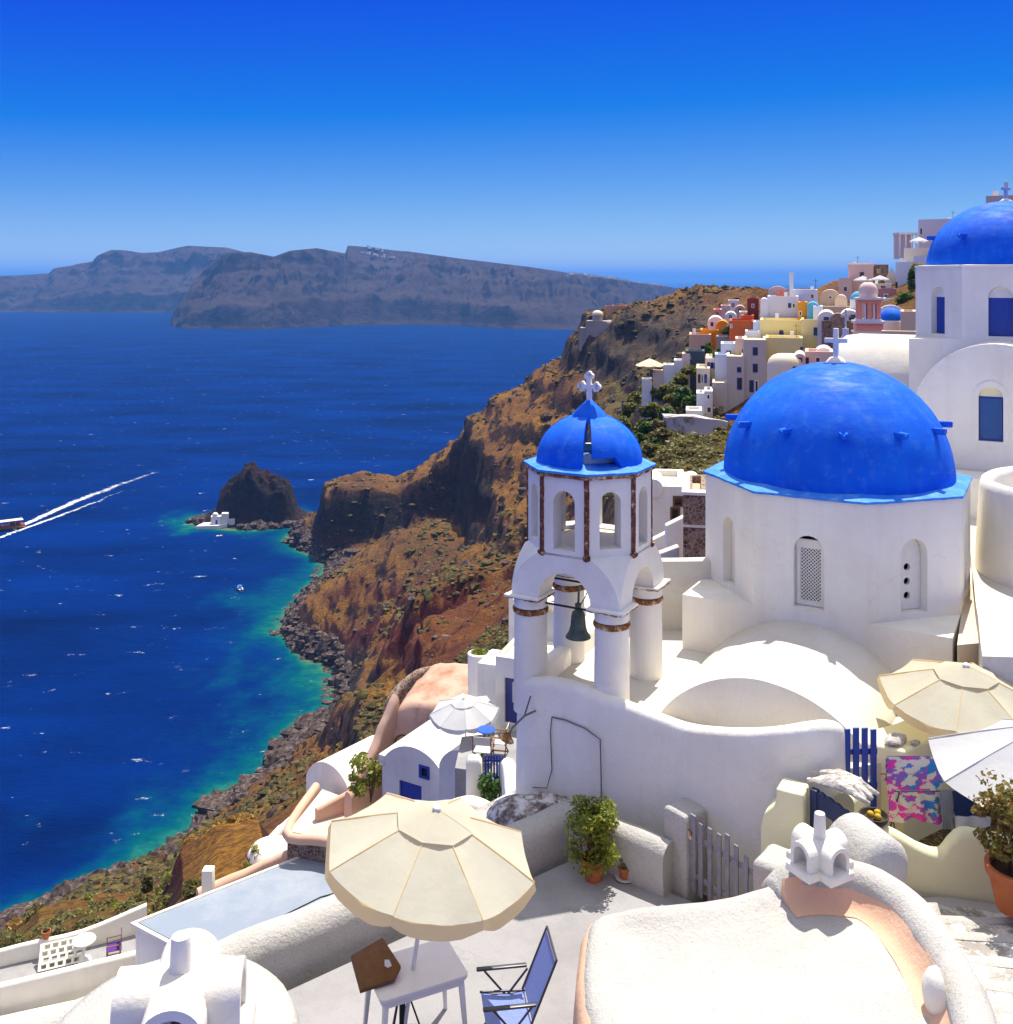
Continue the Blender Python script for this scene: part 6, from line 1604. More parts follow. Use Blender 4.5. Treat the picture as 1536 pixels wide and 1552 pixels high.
# white house by the tower: door, roof terrace
wh = thing('white_cube_house', 'white two level house with a navy door behind the bell tower', 'house', W(775, 1120, 32.5), R(-20))
part('wall', MB().panel(rect_pts(-0.55, 1.8, -5, 2.62), [rect_pts(-0.22, 0.42, 0.5, 1.95)], 0.2, lambda u, v, w: Vector((u, w, v))).bb(-0.55, 1.8, 0.19, 2.2, -5, 2.5).bb(-0.55, -0.40, 0.2, 2.2, 2.5, 2.62).bb(1.65, 1.8, 0.2, 2.2, 2.5, 2.62), WHITE, wh, bevel=0.03)
part('door', MB().panel(rect_pts(-0.22, 0.42, 0.5, 1.95), [rect_pts(0.0, 0.34, 1.15, 1.82)], 0.05, lambda u, v, w: Vector((u, 0.08 + w, v))), plain('violet_blue_paint', (0.05, 0.06, 0.25), 0.5), wh)
part('shutter', MB().bb(0.0, 0.34, 0.10, 0.13, 1.15, 1.82), WHITE, wh)
part('upper_block', MB().bb(-0.95, 1.8, 2.4, 5.5, -4, 3.4).bb(-0.95, -0.8, 2.4, 5.5, 3.4, 3.75).bb(-0.8, 1.8, 2.4, 2.55, 3.4, 3.72).bb(-0.8, 1.8, 5.35, 5.5, 3.4, 3.75), WHITE, wh, bevel=0.04)
part('annex', MB().bb(-1.55, -0.58, 0.9, 2.3, -5, 1.95), WHITE, wh, bevel=0.06)
jar = thing('clay_jar', 'round clay jar on the white roof terrace behind the tower', 'jar', root_matrix(wh) @ Vector((-0.35, 4.2, 3.4)))
part('jar', MB().lathe([(0.12, 0), (0.22, 0.15), (0.26, 0.35), (0.2, 0.5), (0.11, 0.58), (0.13, 0.66), (0.1, 0.66), (0.08, 0.58)], 20), TERRA, jar, smooth=60)
part('jar_lid', MB().lathe([(0.14, 0.665), (0.12, 0.73), (0.0, 0.78)], 16), WHITE, jar, smooth=50)
dk = thing('deck_chair', 'blue canvas deck chair on the white roof terrace', 'chair', root_matrix(wh) @ Vector((0.35, 3.3, 3.4)), R(35))
part('canvas', MB().add([(-0.5, -0.28, 0.85), (-0.5, 0.28, 0.85), (0.45, 0.28, 0.3), (0.45, -0.28, 0.3), (0.0, -0.28, 0.35), (0.0, 0.28, 0.35)], [(0, 4, 5, 1), (4, 3, 2, 5)]), NAVY, dk, recalc=False)
for s in (-0.3, 0.3):
    part('leg', MB().bar((-0.55, s, 0.9), (0.5, s, 0.0), 0.04), WOODB, dk)
    part('leg', MB().bar((0.5, s * 0.95, 0.32), (-0.5, s * 0.95, 0.0), 0.04), WOODB, dk)
pt = thing('planter', 'curved white planter of green succulents against the white house', 'planter', W(727, 1000, 36))
part('trough', MB().lathe([(0.42, -1.5), (0.42, 0.25), (0.34, 0.28), (0.32, 0.1), (0, 0.1)], 20), WHITE, pt, smooth=40)
mb = MB(); leaves(mb, 220, (0, 0, 0.28), 0.33, 0.33, 0.18, 0.09, random.Random(8))
part('foliage', mb, LEAFG, pt, smooth=0, recalc=False)['kind'] = 'stuff'
# cafe terrace: floor, table, chairs, gate
tf = [W(690, 1160, 29.5), W(790, 1165, 29), W(790, 1120, 32), W(700, 1128, 31.5)]
zt_ = -14.4
struct('cafe_terrace', MB().add([V3(p.x, p.y, zt_) for p in tf] + [V3(p.x, p.y, -20) for p in tf], [(0, 1, 2, 3), (7, 6, 5, 4)] + [(i, (i + 1) % 4, 4 + (i + 1) % 4, 4 + i) for i in range(4)]), FLOORC, smooth=20)
ct = thing('blue_table', 'small round table with a bright blue top below the white parasol', 'table', V3(-0.62, 30.4, zt_))
part('tabletop', MB().lathe([(0.27, 0.70), (0.28, 0.73), (0.26, 0.745), (0.0, 0.735)], 22), plain('bright_blue_plastic', (0.02, 0.10, 0.62), 0.4), ct, smooth=30)
for k in range(3): part('leg', MB().bar((0.05 * math.cos(k * 2.1), 0.05 * math.sin(k * 2.1), 0.7), (0.24 * math.cos(k * 2.1), 0.24 * math.sin(k * 2.1), 0.0), 0.03), WOODB, ct)
director('wooden_chair', 'wooden folding chair behind the blue gate, facing the table', V3(-0.22, 30.3, zt_), R(170), plain('pale_canvas', (0.66, 0.62, 0.54), 0.9), OAK, group='wooden chairs at the blue table')
director('wooden_chair', 'wooden folding chair nearer the blue gate, its back to the gate', V3(-0.68, 29.75, zt_), R(80), plain('pale_canvas', (0.66, 0.62, 0.54), 0.9), OAK, group='wooden chairs at the blue table')
umbrella('white_parasol', 'white parasol between the long vaulted house and the blue table', V3(-1.22, 32.0, -15.9), 2.62, 1.10, 0.40, CANW, (R(-3), R(-6)), rot=0.1, valance=0.14, base_kind='plate', fine=True)
bgt = thing('slatted_blue_gate', 'blue slatted gate with a solid foot between white posts', 'gate', W(734, 1203, 28), 0)
for i in range(7): part('slat', MB().box((0.04 + 0.08 * i, 0, 0.62), (0.05, 0.025, 0.95 - 0.02 * abs(i - 3))), BLUEW, bgt)
part('foot_panel', MB().box((0.28, 0.02, 0.24), (0.58, 0.03, 0.48)), BLUEW, bgt)
part('rail', MB().box((0.28, 0.03, 0.92), (0.56, 0.03, 0.06)), BLUEW, bgt)
single('gate_post', MB().loft([[W(719, 1203, 28) + Vector((sx_ * w, sy_ * w, z)) for sx_, sy_ in ((-1, -1), (1, -1), (1, 1), (-1, 1))] for z, w in ((-3, 0.24), (0.9, 0.22), (1.05, 0.15))]), WHITE, 'white post with a climbing plant beside the blue slatted gate', 'post', bevel=0.06, seg=3)
single('sloping_wall', ribbon_wall([(q.x, q.y, q.z - EYE) for q in (W(*p) for p in ((660, 1222, 27), (705, 1208, 27), (730, 1212, 27), (760, 1232, 26.5)))], 0.6, -22, 0.4, 4), WHITE, 'white wall sloping below the blue slatted gate', 'wall', smooth=50)
single('alley_wall', ribbon_wall([(q.x, q.y, q.z - EYE) for q in (W(*p) for p in ((764, 1150, 28.2), (772, 1152, 27.5), (778, 1200, 24), (782, 1245, 21)))], 0.4, -20, 0.2, 4), WHITE, 'white wall dropping along the church corner', 'wall', smooth=50)
def bush(name, label, c, rx, rz_, n, size, mat, seed, cat='shrub', group=None, stem=True):
    rnd = random.Random(seed)
    t = thing(name, label, cat, Vector(c) - Vector((0, 0, rz_)), 0, group)
    if stem:
        mb = MB()
        for k in range(4):
            a = rnd.uniform(0, 6.28)
            mb.tube([(0, 0, -0.3), (0.3 * rx * math.cos(a), 0.3 * rx * math.sin(a), rz_ * 0.8), (0.7 * rx * math.cos(a), 0.7 * rx * math.sin(a), rz_ * 1.4)], 0.02, 5)
        part('stems', mb, WOODB, t)['kind'] = 'stuff'
    mb = MB(); leaves(mb, n, (0, 0, rz_), rx, rx, rz_, size, rnd, lobes=10)
    part('foliage', mb, mat, t, smooth=0, recalc=False)['kind'] = 'stuff'
    return t
bush('climbing_plant', 'green climbing plant at the foot of the blue slatted gate', W(742, 1196, 27.6), 0.38, 0.42, 260, 0.10, LEAFD, 31)
bush('flowering_bush', 'straggly pale flowering bush beside the vaulted house', W(562, 1172, 36), 0.8, 0.75, 520, 0.13, LEAFG, 32)
fl_ = bush('red_flowers', 'orange red flowers against the barrel house wall', W(472, 1232, 40.5), 0.5, 0.35, 120, 0.12, LEAFD, 33)
mb = MB(); leaves(mb, 110, (0, 0, 0.45), 0.5, 0.4, 0.25, 0.12, random.Random(5))
part('blossom', mb, leaf_mat('orange_petal', [(0.3, (0.55, 0.06, 0.01)), (0.7, (0.75, 0.16, 0.03))]), fl_, smooth=0, recalc=False)['kind'] = 'stuff'
bush('yellow_bush', 'small green bush with yellow flowers by the white cistern', W(383, 1302, 39.5), 0.4, 0.6, 260, 0.10, LEAFG, 34)
# ---------------------------------------------------------------- the village up the ridge
C_YEL = plaster('pale_yellow_wall', (0.82, 0.70, 0.32), (0.72, 0.59, 0.27), 0.4, 0.2, 0)
C_GREY = plaster('grey_beige_wall', (0.56, 0.50, 0.44), (0.42, 0.37, 0.33), 0.5, 0.15, 0, 0.3)
C_ORED = plaster('orange_red_wall', (0.55, 0.12, 0.03), (0.44, 0.09, 0.025), 0.5, 0.2, 0)
C_DRED = plaster('dark_red_wall', (0.22, 0.05, 0.035), (0.16, 0.035, 0.025), 0.5, 0.2, 0)
C_ORAN = plaster('orange_wall', (0.75, 0.30, 0.02), (0.62, 0.23, 0.02), 0.4, 0.2, 0)
C_TURQ = plaster('turquoise_wall', (0.12, 0.45, 0.62), (0.09, 0.34, 0.5), 0.4, 0.2, 0)
C_PINK = plaster('pink_wall', (0.76, 0.56, 0.47), (0.64, 0.45, 0.37), 0.4, 0.2, 0)
C_SALM = plaster('salmon_wall', (0.86, 0.36, 0.24), (0.78, 0.30, 0.20), 0.4, 0.3, 0)
C_TAN = plaster('tan_wall', (0.66, 0.52, 0.38), (0.52, 0.39, 0.27), 0.5, 0.2, 0)
C_CRM = plaster('far_cream_wall', (0.80, 0.68, 0.48), (0.68, 0.55, 0.38), 0.4, 0.2, 0)
C_BLW = plaster('bluish_white_wall', (0.66, 0.70, 0.78), (0.55, 0.58, 0.66), 0.4, 0.2, 0)
C_LAV = plaster('lavender_white_wall', (0.60, 0.56, 0.60), (0.50, 0.46, 0.50), 0.4, 0.2, 0)
PEELM = Mat('peeling_wall', 0.95, 0.1)
pe = PEELM.noise(0.5, 6, 0.7)
PEELM.color(PEELM.ramp(pe, [(0.38, (0.20, 0.15, 0.12)), (0.47, (0.46, 0.43, 0.42)), (0.7, (0.56, 0.53, 0.52))]))
PEEL = PEELM.m
def bld(name, label, x0, x1, yt, yb, d, depth, mat, wins=(), yaw=0.0, roof='flat', cat='house', pane=GLASS, rise=0.9, roofmat=None, parapet=0.25, deep=6.0, arch=()):
    """a house whose front face covers the photo columns x0..x1 and rows yt..yb at distance d; windows in photo pixels"""
    k = d / F
    w, h = (x1 - x0) * k, (yb - yt) * k
    t = thing(name, label, cat, W((x0 + x1) / 2, yb, d), yaw - math.atan(((x0 + x1) / 2 - 768) / F))
    cv = lambda q: ((q[0] - (x0 + x1) / 2) * k, (q[1] - (x0 + x1) / 2) * k, (yb - q[3]) * k, (yb - q[2]) * k)
    wl_ = [cv(q) for q in wins]
    if not wins and not arch and cat == 'house' and w > 1.5 and h > 1.4:      # houses read from afar still have small windows
        rw = random.Random(int(x0 * 7 + yt * 13))
        for i_ in range(max(1, min(3, int(w / 1.6)))):
            cx_ = (-0.5 + (i_ + 0.5 + rw.uniform(-0.2, 0.2)) / max(1, min(3, int(w / 1.6)))) * w * 0.8
            cz_ = h * rw.uniform(0.30, 0.5)
            ww_ = rw.uniform(0.16, 0.26)
            wl_.append((cx_ - ww_, cx_ + ww_, cz_ - 0.3, cz_ + 0.3))
    al_ = [cv(q) for q in arch]
    holes = [rect_pts(*q) for q in wl_] + [arch_pts(q[1] - q[0], q[2], q[3], 8, (q[0] + q[1]) / 2) for q in al_]
    if roof == 'vault':
        r_ = min(rise, h * 0.8)
        outer = [(p[0], p[1]) for p in arc(w / 2, r_, h - r_, 16, -deep)]
        part('wall', MB().panel(outer, holes, 0.25, lambda u, v, w_: Vector((u, w_, v))), mat, t, smooth=25)
        part('roof', MB().loft([[(p[0] * 0.996, y, p[1]) for p in arc(w / 2, r_ * 0.99, h - r_, 16, -deep)] for y in (0.24, depth)]), roofmat or mat, t, smooth=40)
    elif roof == 'gable':
        outer = [(-w / 2, -deep), (w / 2, -deep), (w / 2, h - rise), (0, h), (-w / 2, h - rise)]
        part('wall', MB().panel(outer, holes, 0.25, lambda u, v, w_: Vector((u, w_, v))).loft([[(p[0] * 0.998, y, p[1] * 0.999) for p in outer] for y in (0.25, depth)]), mat, t, smooth=20)
    else:
        part('wall', MB().panel(rect_pts(-w / 2, w / 2, -deep, h), holes, 0.3, lambda u, v, w_: Vector((u, w_, v))).bb(-w / 2 + 0.002, w / 2 - 0.002, 0.55, depth, -deep, h - parapet).bb(-w / 2, -w / 2 + 0.25, 0.3, depth, -deep, h - 0.003).bb(w / 2 - 0.25, w / 2, 0.3, depth, -deep, h - 0.003).bb(-w / 2 + 0.25, w / 2 - 0.25, depth - 0.25, depth + 0.003, -deep, h - 0.005), mat, t, smooth=20)
        if roofmat: part('roof', MB().bb(-w / 2 + 0.24, w / 2 - 0.24, 0.28, depth - 0.24, h - parapet - 0.05, h - parapet + 0.03), roofmat, t)
    for q in wl_:
        p_ = part('window', MB().panel(rect_pts(*q), [], 0.03, lambda u, v, w_: Vector((u, 0.16 + w_, v))), pane, t)
        fm_ = (FARW, BLUEW, WOODB, FARW)[int(q[0] * 37 + d) % 4]
        part('frame', MB().panel(rect_pts(q[0] - 0.05, q[1] + 0.05, q[2] - 0.03, q[3] + 0.05), [rect_pts(q[0] + 0.03, q[1] - 0.03, q[2] + 0.03, q[3] - 0.03)], 0.06, lambda u, v, w_: Vector((u, -0.03 + w_, v))), fm_, p_)
        if q[1] - q[0] > 0.5: part('sill', MB().bb(q[0] - 0.06, q[1] + 0.06, -0.06, 0.14, q[2] - 0.10, q[2] - 0.004), mat, p_)
    if roof == 'flat' and cat == 'house' and w > 2.2:
        rw = random.Random(int(x1 * 5 + yb))
        cx_, cy__ = rw.uniform(-0.3, 0.3) * w, rw.uniform(0.35, 0.75) * depth
        ck_ = part('chimney', MB().bb(cx_ - 0.18, cx_ + 0.18, cy__ - 0.18, cy__ + 0.18, h - parapet - 0.05, h + rw.uniform(0.25, 0.6)), FARW, t)
        if rw.random() < 0.5: part('aerial', MB().cyl((cx_ + 0.4, cy__, h - parapet), 0.025, 1.5, 5).bar((cx_ + 0.1, cy__, h + 1.0), (cx_ + 0.7, cy__, h + 1.0), 0.03), IRON, t)
    for q in al_:
        part('door', MB().panel(arch_pts(q[1] - q[0] - 0.01, q[2], q[3], 8, (q[0] + q[1]) / 2), [], 0.03, lambda u, v, w_: Vector((u, 0.16 + w_, v))), BLUEW, t)
    return t
bld('tall_house', 'tall grey beige house with narrow dark windows in three rows', 1128, 1161, 515, 700, 95, 9, C_GREY, [(1142, 1148, 527, 538), (1142, 1148, 552, 564), (1137, 1142, 577, 594), (1145, 1149, 577, 594)], roofmat=C_YEL)
bld('grey_wing', 'lower grey beige wing joined to the tall house', 1102, 1128.3, 540, 700, 95.2, 7, C_GREY, [(1118, 1123, 557, 564), (1118, 1124, 573, 590)], roofmat=C_YEL)
bld('grey_annex', 'plain grey annex with a cream parapet below the tall house wing', 1080, 1102.3, 580, 700, 95.4, 6, C_GREY, [(1084, 1088, 655, 660)], roofmat=C_CRM)
yh = bld('yellow_house', 'big pale yellow house front below its own roof terrace', 1161, 1216, 512, 575, 96, 5, C_YEL, [(1215.0 - 2, 1215.4, 526, 529)], pane=DARK)
bld('yellow_upper_house', 'upper storey of pale yellow plaster with an arched blue door', 1153, 1216, 485, 516, 101.5, 6, C_YEL, (), arch=[(1181, 1188, 500, 512)])
bld('yellow_bay', 'pale yellow corner bay with a blue shuttered window', 1215, 1248, 484, 545, 99, 6, C_YEL, [(1234, 1241, 497, 508)], pane=plain('shutter_blue', (0.06, 0.10, 0.30), 0.5))
w3 = bld('white_house', 'tall white house with a white chimney and two little windows', 1164, 1210, 449, 500, 108, 7, C_BLW, [(1195, 1198.4, 460, 466), (1201, 1204.4, 460, 466)])
part('chimney', MB().box((0.9, 3, 4.6), (0.42, 0.42, 3.0)), FARW, w3)
part('chimney_cap', MB().box((0.9, 3, 6.15), (0.55, 0.55, 0.12)), FARW, w3)
bld('white_wing', 'narrow white wing with a barrel roof beside the tall white house', 1153, 1164.3, 452, 505, 108.3, 5, C_BLW, (), roof='vault', rise=0.4)
bld('barrel_roof_house', 'house with a brown grey barrel roof behind the white chimney', 1165, 1193, 434, 452, 116, 4, C_TAN, (), roof='vault', rise=0.5)
bld('red_gable', 'low house with an orange red roof behind the white house', 1178, 1195, 443.5, 455, 113, 3, plaster('roof_orange', (0.62, 0.14, 0.06), None, 0.3, 0.3, 0), ())
bld('white_wedge_house', 'white house with a curved parapet and a small orange window', 1202, 1239, 439, 474, 113, 5, C_BLW, [(1229, 1233, 446, 452)], pane=C_ORED)
bld('dark_red_house', 'dark red house next to the tall white house', 1133, 1150, 452, 490, 112, 5, C_DRED, [(1140, 1143, 461, 466)])
bld('orange_red_house', 'deep orange red house below the dark red one', 1106, 1143, 486, 520, 106, 6, C_ORED, [(1108, 1110, 492, 497)])
bld('orange_red_upper', 'small orange red block above the deep orange house', 1124, 1143, 478, 490, 109, 4, C_ORED, ())
bld('blue_white_house', 'bluish white cube house between the orange and yellow houses', 1142, 1157, 488, 520, 104, 5, C_BLW, ())
bld('blue_white_low', 'low bluish white house with steps below the orange house', 1130, 1153, 502, 520, 102, 4, C_BLW, ())
bld('orange_hut', 'bright orange hut beside the turquoise one', 1210, 1224, 458, 480, 104, 4, C_ORAN, [(1212, 1215, 472, 478)], pane=DARK)
bld('turquoise_hut', 'turquoise hut with a rounded roof', 1224, 1241, 458, 482, 103, 4, C_TURQ, (), roof='vault', rise=0.35)
bld('white_hut', 'small white hut in front of the turquoise one', 1233, 1247, 464, 486, 101, 4, C_BLW, ())
bld('vault_house', 'grey vaulted house with an arched front on the skyline', 1244, 1273, 439, 466, 115, 7, C_TAN, [(1256, 1261, 449, 452)], roof='vault', rise=1.5, pane=DARK)
bld('small_vault_house', 'small cream vaulted house beside the grey vaulted house', 1266, 1284, 447, 467, 113, 5, C_CRM, (), roof='vault', rise=0.7)
bld('terrace_retaining', 'long tan retaining wall under the vaulted houses', 1244, 1300, 465, 490, 110, 4, C_TAN, (), cat='wall')
bld('white_vault', 'white vaulted roof above the rubble stone wall', 1240, 1266, 472, 495, 93, 7, FARW, (), roof='vault', rise=0.8)
bld('white_vault', 'wide white vaulted roof next to the pink bell tower', 1272, 1304, 470, 495, 94, 7, FARW, (), roof='vault', rise=0.9)
bld('stone_arch_house', 'rubble stone house with a rounded gable', 1261, 1279, 475, 520, 91, 3, RUBBLE, (), roof='vault', rise=1.1)
bld('stone_wall', 'brown rubble stone wall beside the yellow bay', 1247, 1302, 486, 540, 91.6, 1.5, RUBBLE, (), cat='wall')
# villas on the slope
bld('cream_villa', 'cream villa with three tall windows above a balcony', 1070, 1102, 543, 592, 101, 6, C_CRM, [(1073, 1076, 550, 558), (1078, 1081, 550, 558), (1083, 1086, 551, 559)], roofmat=C_CRM)
bld('cream_villa_wing', 'lower cream villa wing with dark balcony openings', 1056, 1076, 558, 592, 99, 5, C_CRM, [(1059, 1061.5, 568, 580), (1063.5, 1066, 568, 580), (1068.5, 1071, 568, 580)])
bld('white_cottage', 'small pale cottage with two windows under the villa', 1068, 1080.5, 593, 632, 93, 4, C_LAV, [(1072, 1076, 598, 605), (1072, 1078, 617, 625)])
bld('white_porch', 'low white porch below the small pale cottage', 1056, 1069, 596, 630, 94, 3, FARW, ())
bld('garden_terrace', 'white edged garden terrace above the peeling wall', 1040, 1064, 622, 640, 90, 3, FARW, (), cat='terrace')
single('peeling_wall', MB().add([W(1008, 632, 88), W(1060, 634, 87), W(1104, 640, 86), W(1104, 700, 86), W(1060, 690, 87), W(1014, 672, 88)] + [W(1008, 632, 88) + Vector((0, 2, 0)), W(1060, 634, 87) + Vector((0, 2, 0)), W(1104, 640, 86) + Vector((0, 2, 0)), W(1104, 700, 86) + Vector((0, 2, 0)), W(1060, 690, 87) + Vector((0, 2, 0)), W(1014, 672, 88) + Vector((0, 2, 0))], [(0, 1, 4, 5), (1, 2, 3, 4), (6, 11, 10, 7), (7, 10, 9, 8), (0, 6, 7, 1), (1, 7, 8, 2), (2, 8, 9, 3), (3, 9, 10, 4), (4, 10, 11, 5), (5, 11, 6, 0)]), PEEL, 'peeling whitewashed retaining wall under the garden terrace', 'wall', rough=(0.15, 0.5), maxedge=0.7)
bld('pink_house', 'small pink house beside the tall grey one', 1115, 1129, 513, 545, 100, 4, C_PINK, [(1124, 1127, 528, 534)], pane=C_TAN)
bld('stepped_white_house', 'bluish white stepped roof house below the pink house', 1093, 1116, 521, 548, 101, 4, C_BLW, ())
bld('stepped_white_house', 'bluish white lower step of the stepped roof house', 1084, 1104, 537, 552, 99.5, 3, C_BLW, ())
bld('peach_vault_house', 'peach house with a white vaulted roof at the village edge', 1074, 1096, 480, 512, 118, 6, FARW, [(1078, 1081, 489, 494)], roof='vault', rise=1.4, roofmat=FARW)
bld('orange_side_house', 'orange sided vaulted house with a dark tree in front', 1086, 1104, 486, 508, 116, 5, C_ORAN, (), roof='vault', rise=1.0, deep=2)
bld('peach_house', 'plain peach house on the village edge', 1045, 1078, 507, 548, 113, 5, PEACHF, ())
bld('peach_low_house', 'low orange peach house above the plain peach one', 1062, 1090, 500, 520, 115, 4, C_ORAN, ())
bld('canopy_house', 'dark fronted house with a pale flat canopy above the steps', 1040, 1068, 532, 548, 106, 3, plain('dark_teal_wall', (0.06, 0.09, 0.10), 0.8), [(1046, 1049, 538, 546)], pane=FARW, roofmat=FARW)
bld('stone_shed', 'grey stone shed between the orange and peach houses', 1086, 1114, 510, 530, 108, 3, plaster('grey_stone_wall', (0.24, 0.23, 0.24), None, 0.5, 0.4, 0), ())
for x0, x1, yt, yb, lb in ((973, 988, 576, 592, 'white hut at the foot of the white stepped terraces'), (990, 1006, 563, 572, 'tan terrace step above the lowest white hut'), (1006, 1022, 553, 562, 'pale terrace step in the middle of the stepped terraces'), (1022, 1036, 546, 554, 'white terrace step near the dark canopy house'), (1034, 1046, 536, 545, 'pink terrace step at the top of the stepped terraces')):
    bld('terrace_step', lb, x0, x1, yt, yb, 106, 2.5, {'w': FARW, 't': C_TAN, 'p': C_PINK}[lb[0] if lb[0] in 'wtp' else 'w'] if 'pale' not in lb else FARW, (), cat='terrace', deep=3)
umbrella('thatched_parasol', 'straw coloured parasol on the stepped terraces', W(985, 576, 107), 2.3, 1.6, 0.7, C_TAN, (0, 0), fine=False, valance=0, vent=False)
# rooftops just behind the first dome
rc_ = thing('round_house', 'round cream house top with a small window behind the blue dome', 'house', W(1192, 570, 80))
part('wall', MB().lathe([(1.55, -6), (1.5, 0.9), (1.35, 1.35), (1.05, 1.65), (0.7, 1.78), (0.0, 1.82)], 32), C_CRM, rc_, smooth=50)
part('window', MB().bb(0.1, 0.4, -1.56, -1.4, 0.4, 0.9), DARK, rc_)
bld('crenel_house', 'white house with rounded parapets behind the blue dome cross', 1204, 1221, 536, 560, 79, 4, C_PINK, [(1210, 1215, 543, 551)], pane=C_TAN, roof='vault', rise=0.3)
bld('crenel_house', 'wide pinkish white house with rounded parapets and dark doorways', 1221, 1262, 533, 560, 80, 4, C_PINK, [(1222, 1226, 543, 553), (1237, 1243, 542, 549)], pane=WOODB)
bld('white_roof', 'curved white roof terrace wall above the rounded parapets', 1235, 1262, 527, 540, 83, 4, FARW, (), roof='vault', rise=0.5)
# white gable with its own cross, beside the upper church
gb = bld('cross_gable', 'white gable end topped with a small grey cross', 1270, 1294, 494, 540, 56, 1.2, FARW, (), roof='gable', rise=1.3, cat='chapel')
cm = cross_mesh(0.95, 0.5, 0.12)
part('cross', MB().add([Vector((p.x, p.y + 0.3, p.z + 1.65)) for p in cm.v], cm.f), plaster('grey_white_stone', (0.5, 0.5, 0.5)), gb)
part('finial_block', MB().box((0, -0.15, 1.2), (0.35, 0.3, 0.7)), C_BLW, gb)
# pink bell tower
pt_ = thing('pink_bell_tower', 'salmon pink bell tower with white cornices and a rounded top', 'bell tower', W(1316, 512, 80), R(-12))
def tier(nm, hw_, z0, z1, mat=C_SALM): return part(nm, MB().bb(-hw_, hw_, -hw_, hw_, z0, z1), mat, pt_)
tier('plinth', 1.05, -6, 0.42); tier('cornice', 1.16, 0.425, 0.56, FARW); tier('lower_tier', 1.0, 0.565, 1.18); tier('cornice', 1.14, 1.185, 1.38, FARW)
tier('sill', 0.92, 1.385, 1.52, C_BLW)
for sx_ in (-1, 0, 1):
    for sy_ in (-1, 0, 1):
        if sx_ or sy_: part('column', MB().bb(sx_ * 0.68 - 0.16, sx_ * 0.68 + 0.16, sy_ * 0.68 - 0.16, sy_ * 0.68 + 0.16, 1.525, 2.75), C_SALM, pt_)
for s in (-1, 1):
    part('column_trim', MB().bb(s * 0.34 - 0.07, s * 0.34 + 0.07, -0.84, -0.7, 1.53, 2.7), FARW, pt_)
tier('arch_band', 0.86, 2.755, 3.05); tier('cornice', 0.98, 3.055, 3.22, FARW)
tier('bell_core', 0.3, 1.53, 2.7, C_PINK)
part('dome', MB().lathe([(0.72, 3.225), (0.74, 3.6), (0.70, 3.95), (0.55, 4.25), (0.3, 4.42), (0.0, 4.46)], 24), C_PINK, pt_, smooth=60)
cm = cross_mesh(0.55, 0.3, 0.09)
part('cross', MB().add([Vector((p.x, p.y, p.z + 4.4)) for p in cm.v], cm.f), C_PINK, pt_)
# small blue dome and neighbours
sd2 = thing('small_blue_church', 'small white church with a low blue dome beside the pink bell tower', 'church', W(1351, 500, 84), R(-20))
part('drum', MB().lathe([(1.05, -5), (1.05, 0.75), (0.98, 0.80)], 28), FARW, sd2, smooth=40)
part('dome', MB().lathe([(0.96, 0.78)] + dome_prof(0.96, 1.02, 9, 0.80), 30), BLUED, sd2, smooth=80)
part('back_arch', MB().loft([[(p[0], y, p[1]) for p in arc(1.25, 0.9, 1.15, 16, -3)] for y in (1.2, 2.2)]), FARW, sd2, smooth=40)
bld('tan_buttress', 'tan plaster house side beside the small blue dome', 1366, 1388, 472, 512, 78, 5, C_TAN, ())
bld('tan_low_wall', 'tan wall in front of the small blue dome', 1338, 1390, 502, 525, 72, 1, C_TAN, (), cat='wall')
bc = thing('cupola', 'white cupola with a sky blue cap behind the pink bell tower', 'cupola', W(1300, 474, 98))
part('drum', MB().lathe([(0.7, -3), (0.7, 1.3)], 16), FARW, bc, smooth=40)
part('dome', MB().lathe([(0.66, 1.3)] + dome_prof(0.66, 0.8, 6, 1.3), 18), C_TURQ, bc, smooth=70)
# upper village
bld('skyline_house', 'pinkish house with a white roof edge on the skyline', 1287, 1323, 401, 430, 130, 7, C_PINK, (), roofmat=FARW)
bld('skyline_roof', 'thin white roof slab over the pinkish skyline house', 1286, 1324, 398.5, 402, 130.5, 8, FARW, (), cat='roof', deep=0.1)
bld('skyline_low_house', 'low tan house stepping down from the pinkish skyline house', 1272, 1291, 421, 446, 128, 5, C_PINK, (), roofmat=C_TAN)
bld('brown_house', 'brown rubble house with a ragged roof in the upper village', 1321, 1346, 401, 440, 132, 6, RUBBLE, [(1330, 1334, 408, 414)], pane=C_CRM)
bld('cream_gable_house', 'cream gabled house under the upper white house', 1342, 1361, 405, 445, 124, 6, C_CRM, (), roof='gable', rise=1.6)
bld('upper_white_house', 'tall plain white house with a dark doorway in the upper village', 1359, 1392, 397, 480, 116, 7, C_BLW, [(1358.8 + 0.6, 1361, 428, 440)], pane=DARK)
bld('upper_white_wing', 'white parapet wing beside the tall plain white house', 1386, 1404, 388, 430, 112, 4, C_BLW, ())
bld('tan_terrace', 'warm tan terrace wall below the skyline pergola', 1372, 1414, 376, 400, 118, 5, C_CRM, (), cat='wall')
pg = thing('pergola', 'pale pergola house with open posts on the skyline', 'pergola', W(1376, 380, 124))
part('back_wall', MB().bb(-1.05, 1.3, 1.6, 1.8, -1, 2.2), C_LAV, pg)
for x in (-1.0, -0.25, 0.45, 1.1): part('post', MB().bb(x - 0.09, x + 0.09, -0.1, 0.1, -1, 2.0), C_LAV, pg)
part('roof', MB().bb(-1.15, 1.4, -0.2, 1.8, 2.0, 2.25), C_LAV, pg)
bld('skyline_white_house', 'large lavender white cube house highest on the skyline', 1394, 1452, 332, 380, 126, 8, C_LAV, [(1396.5, 1400, 345, 355)], yaw=R(-8))
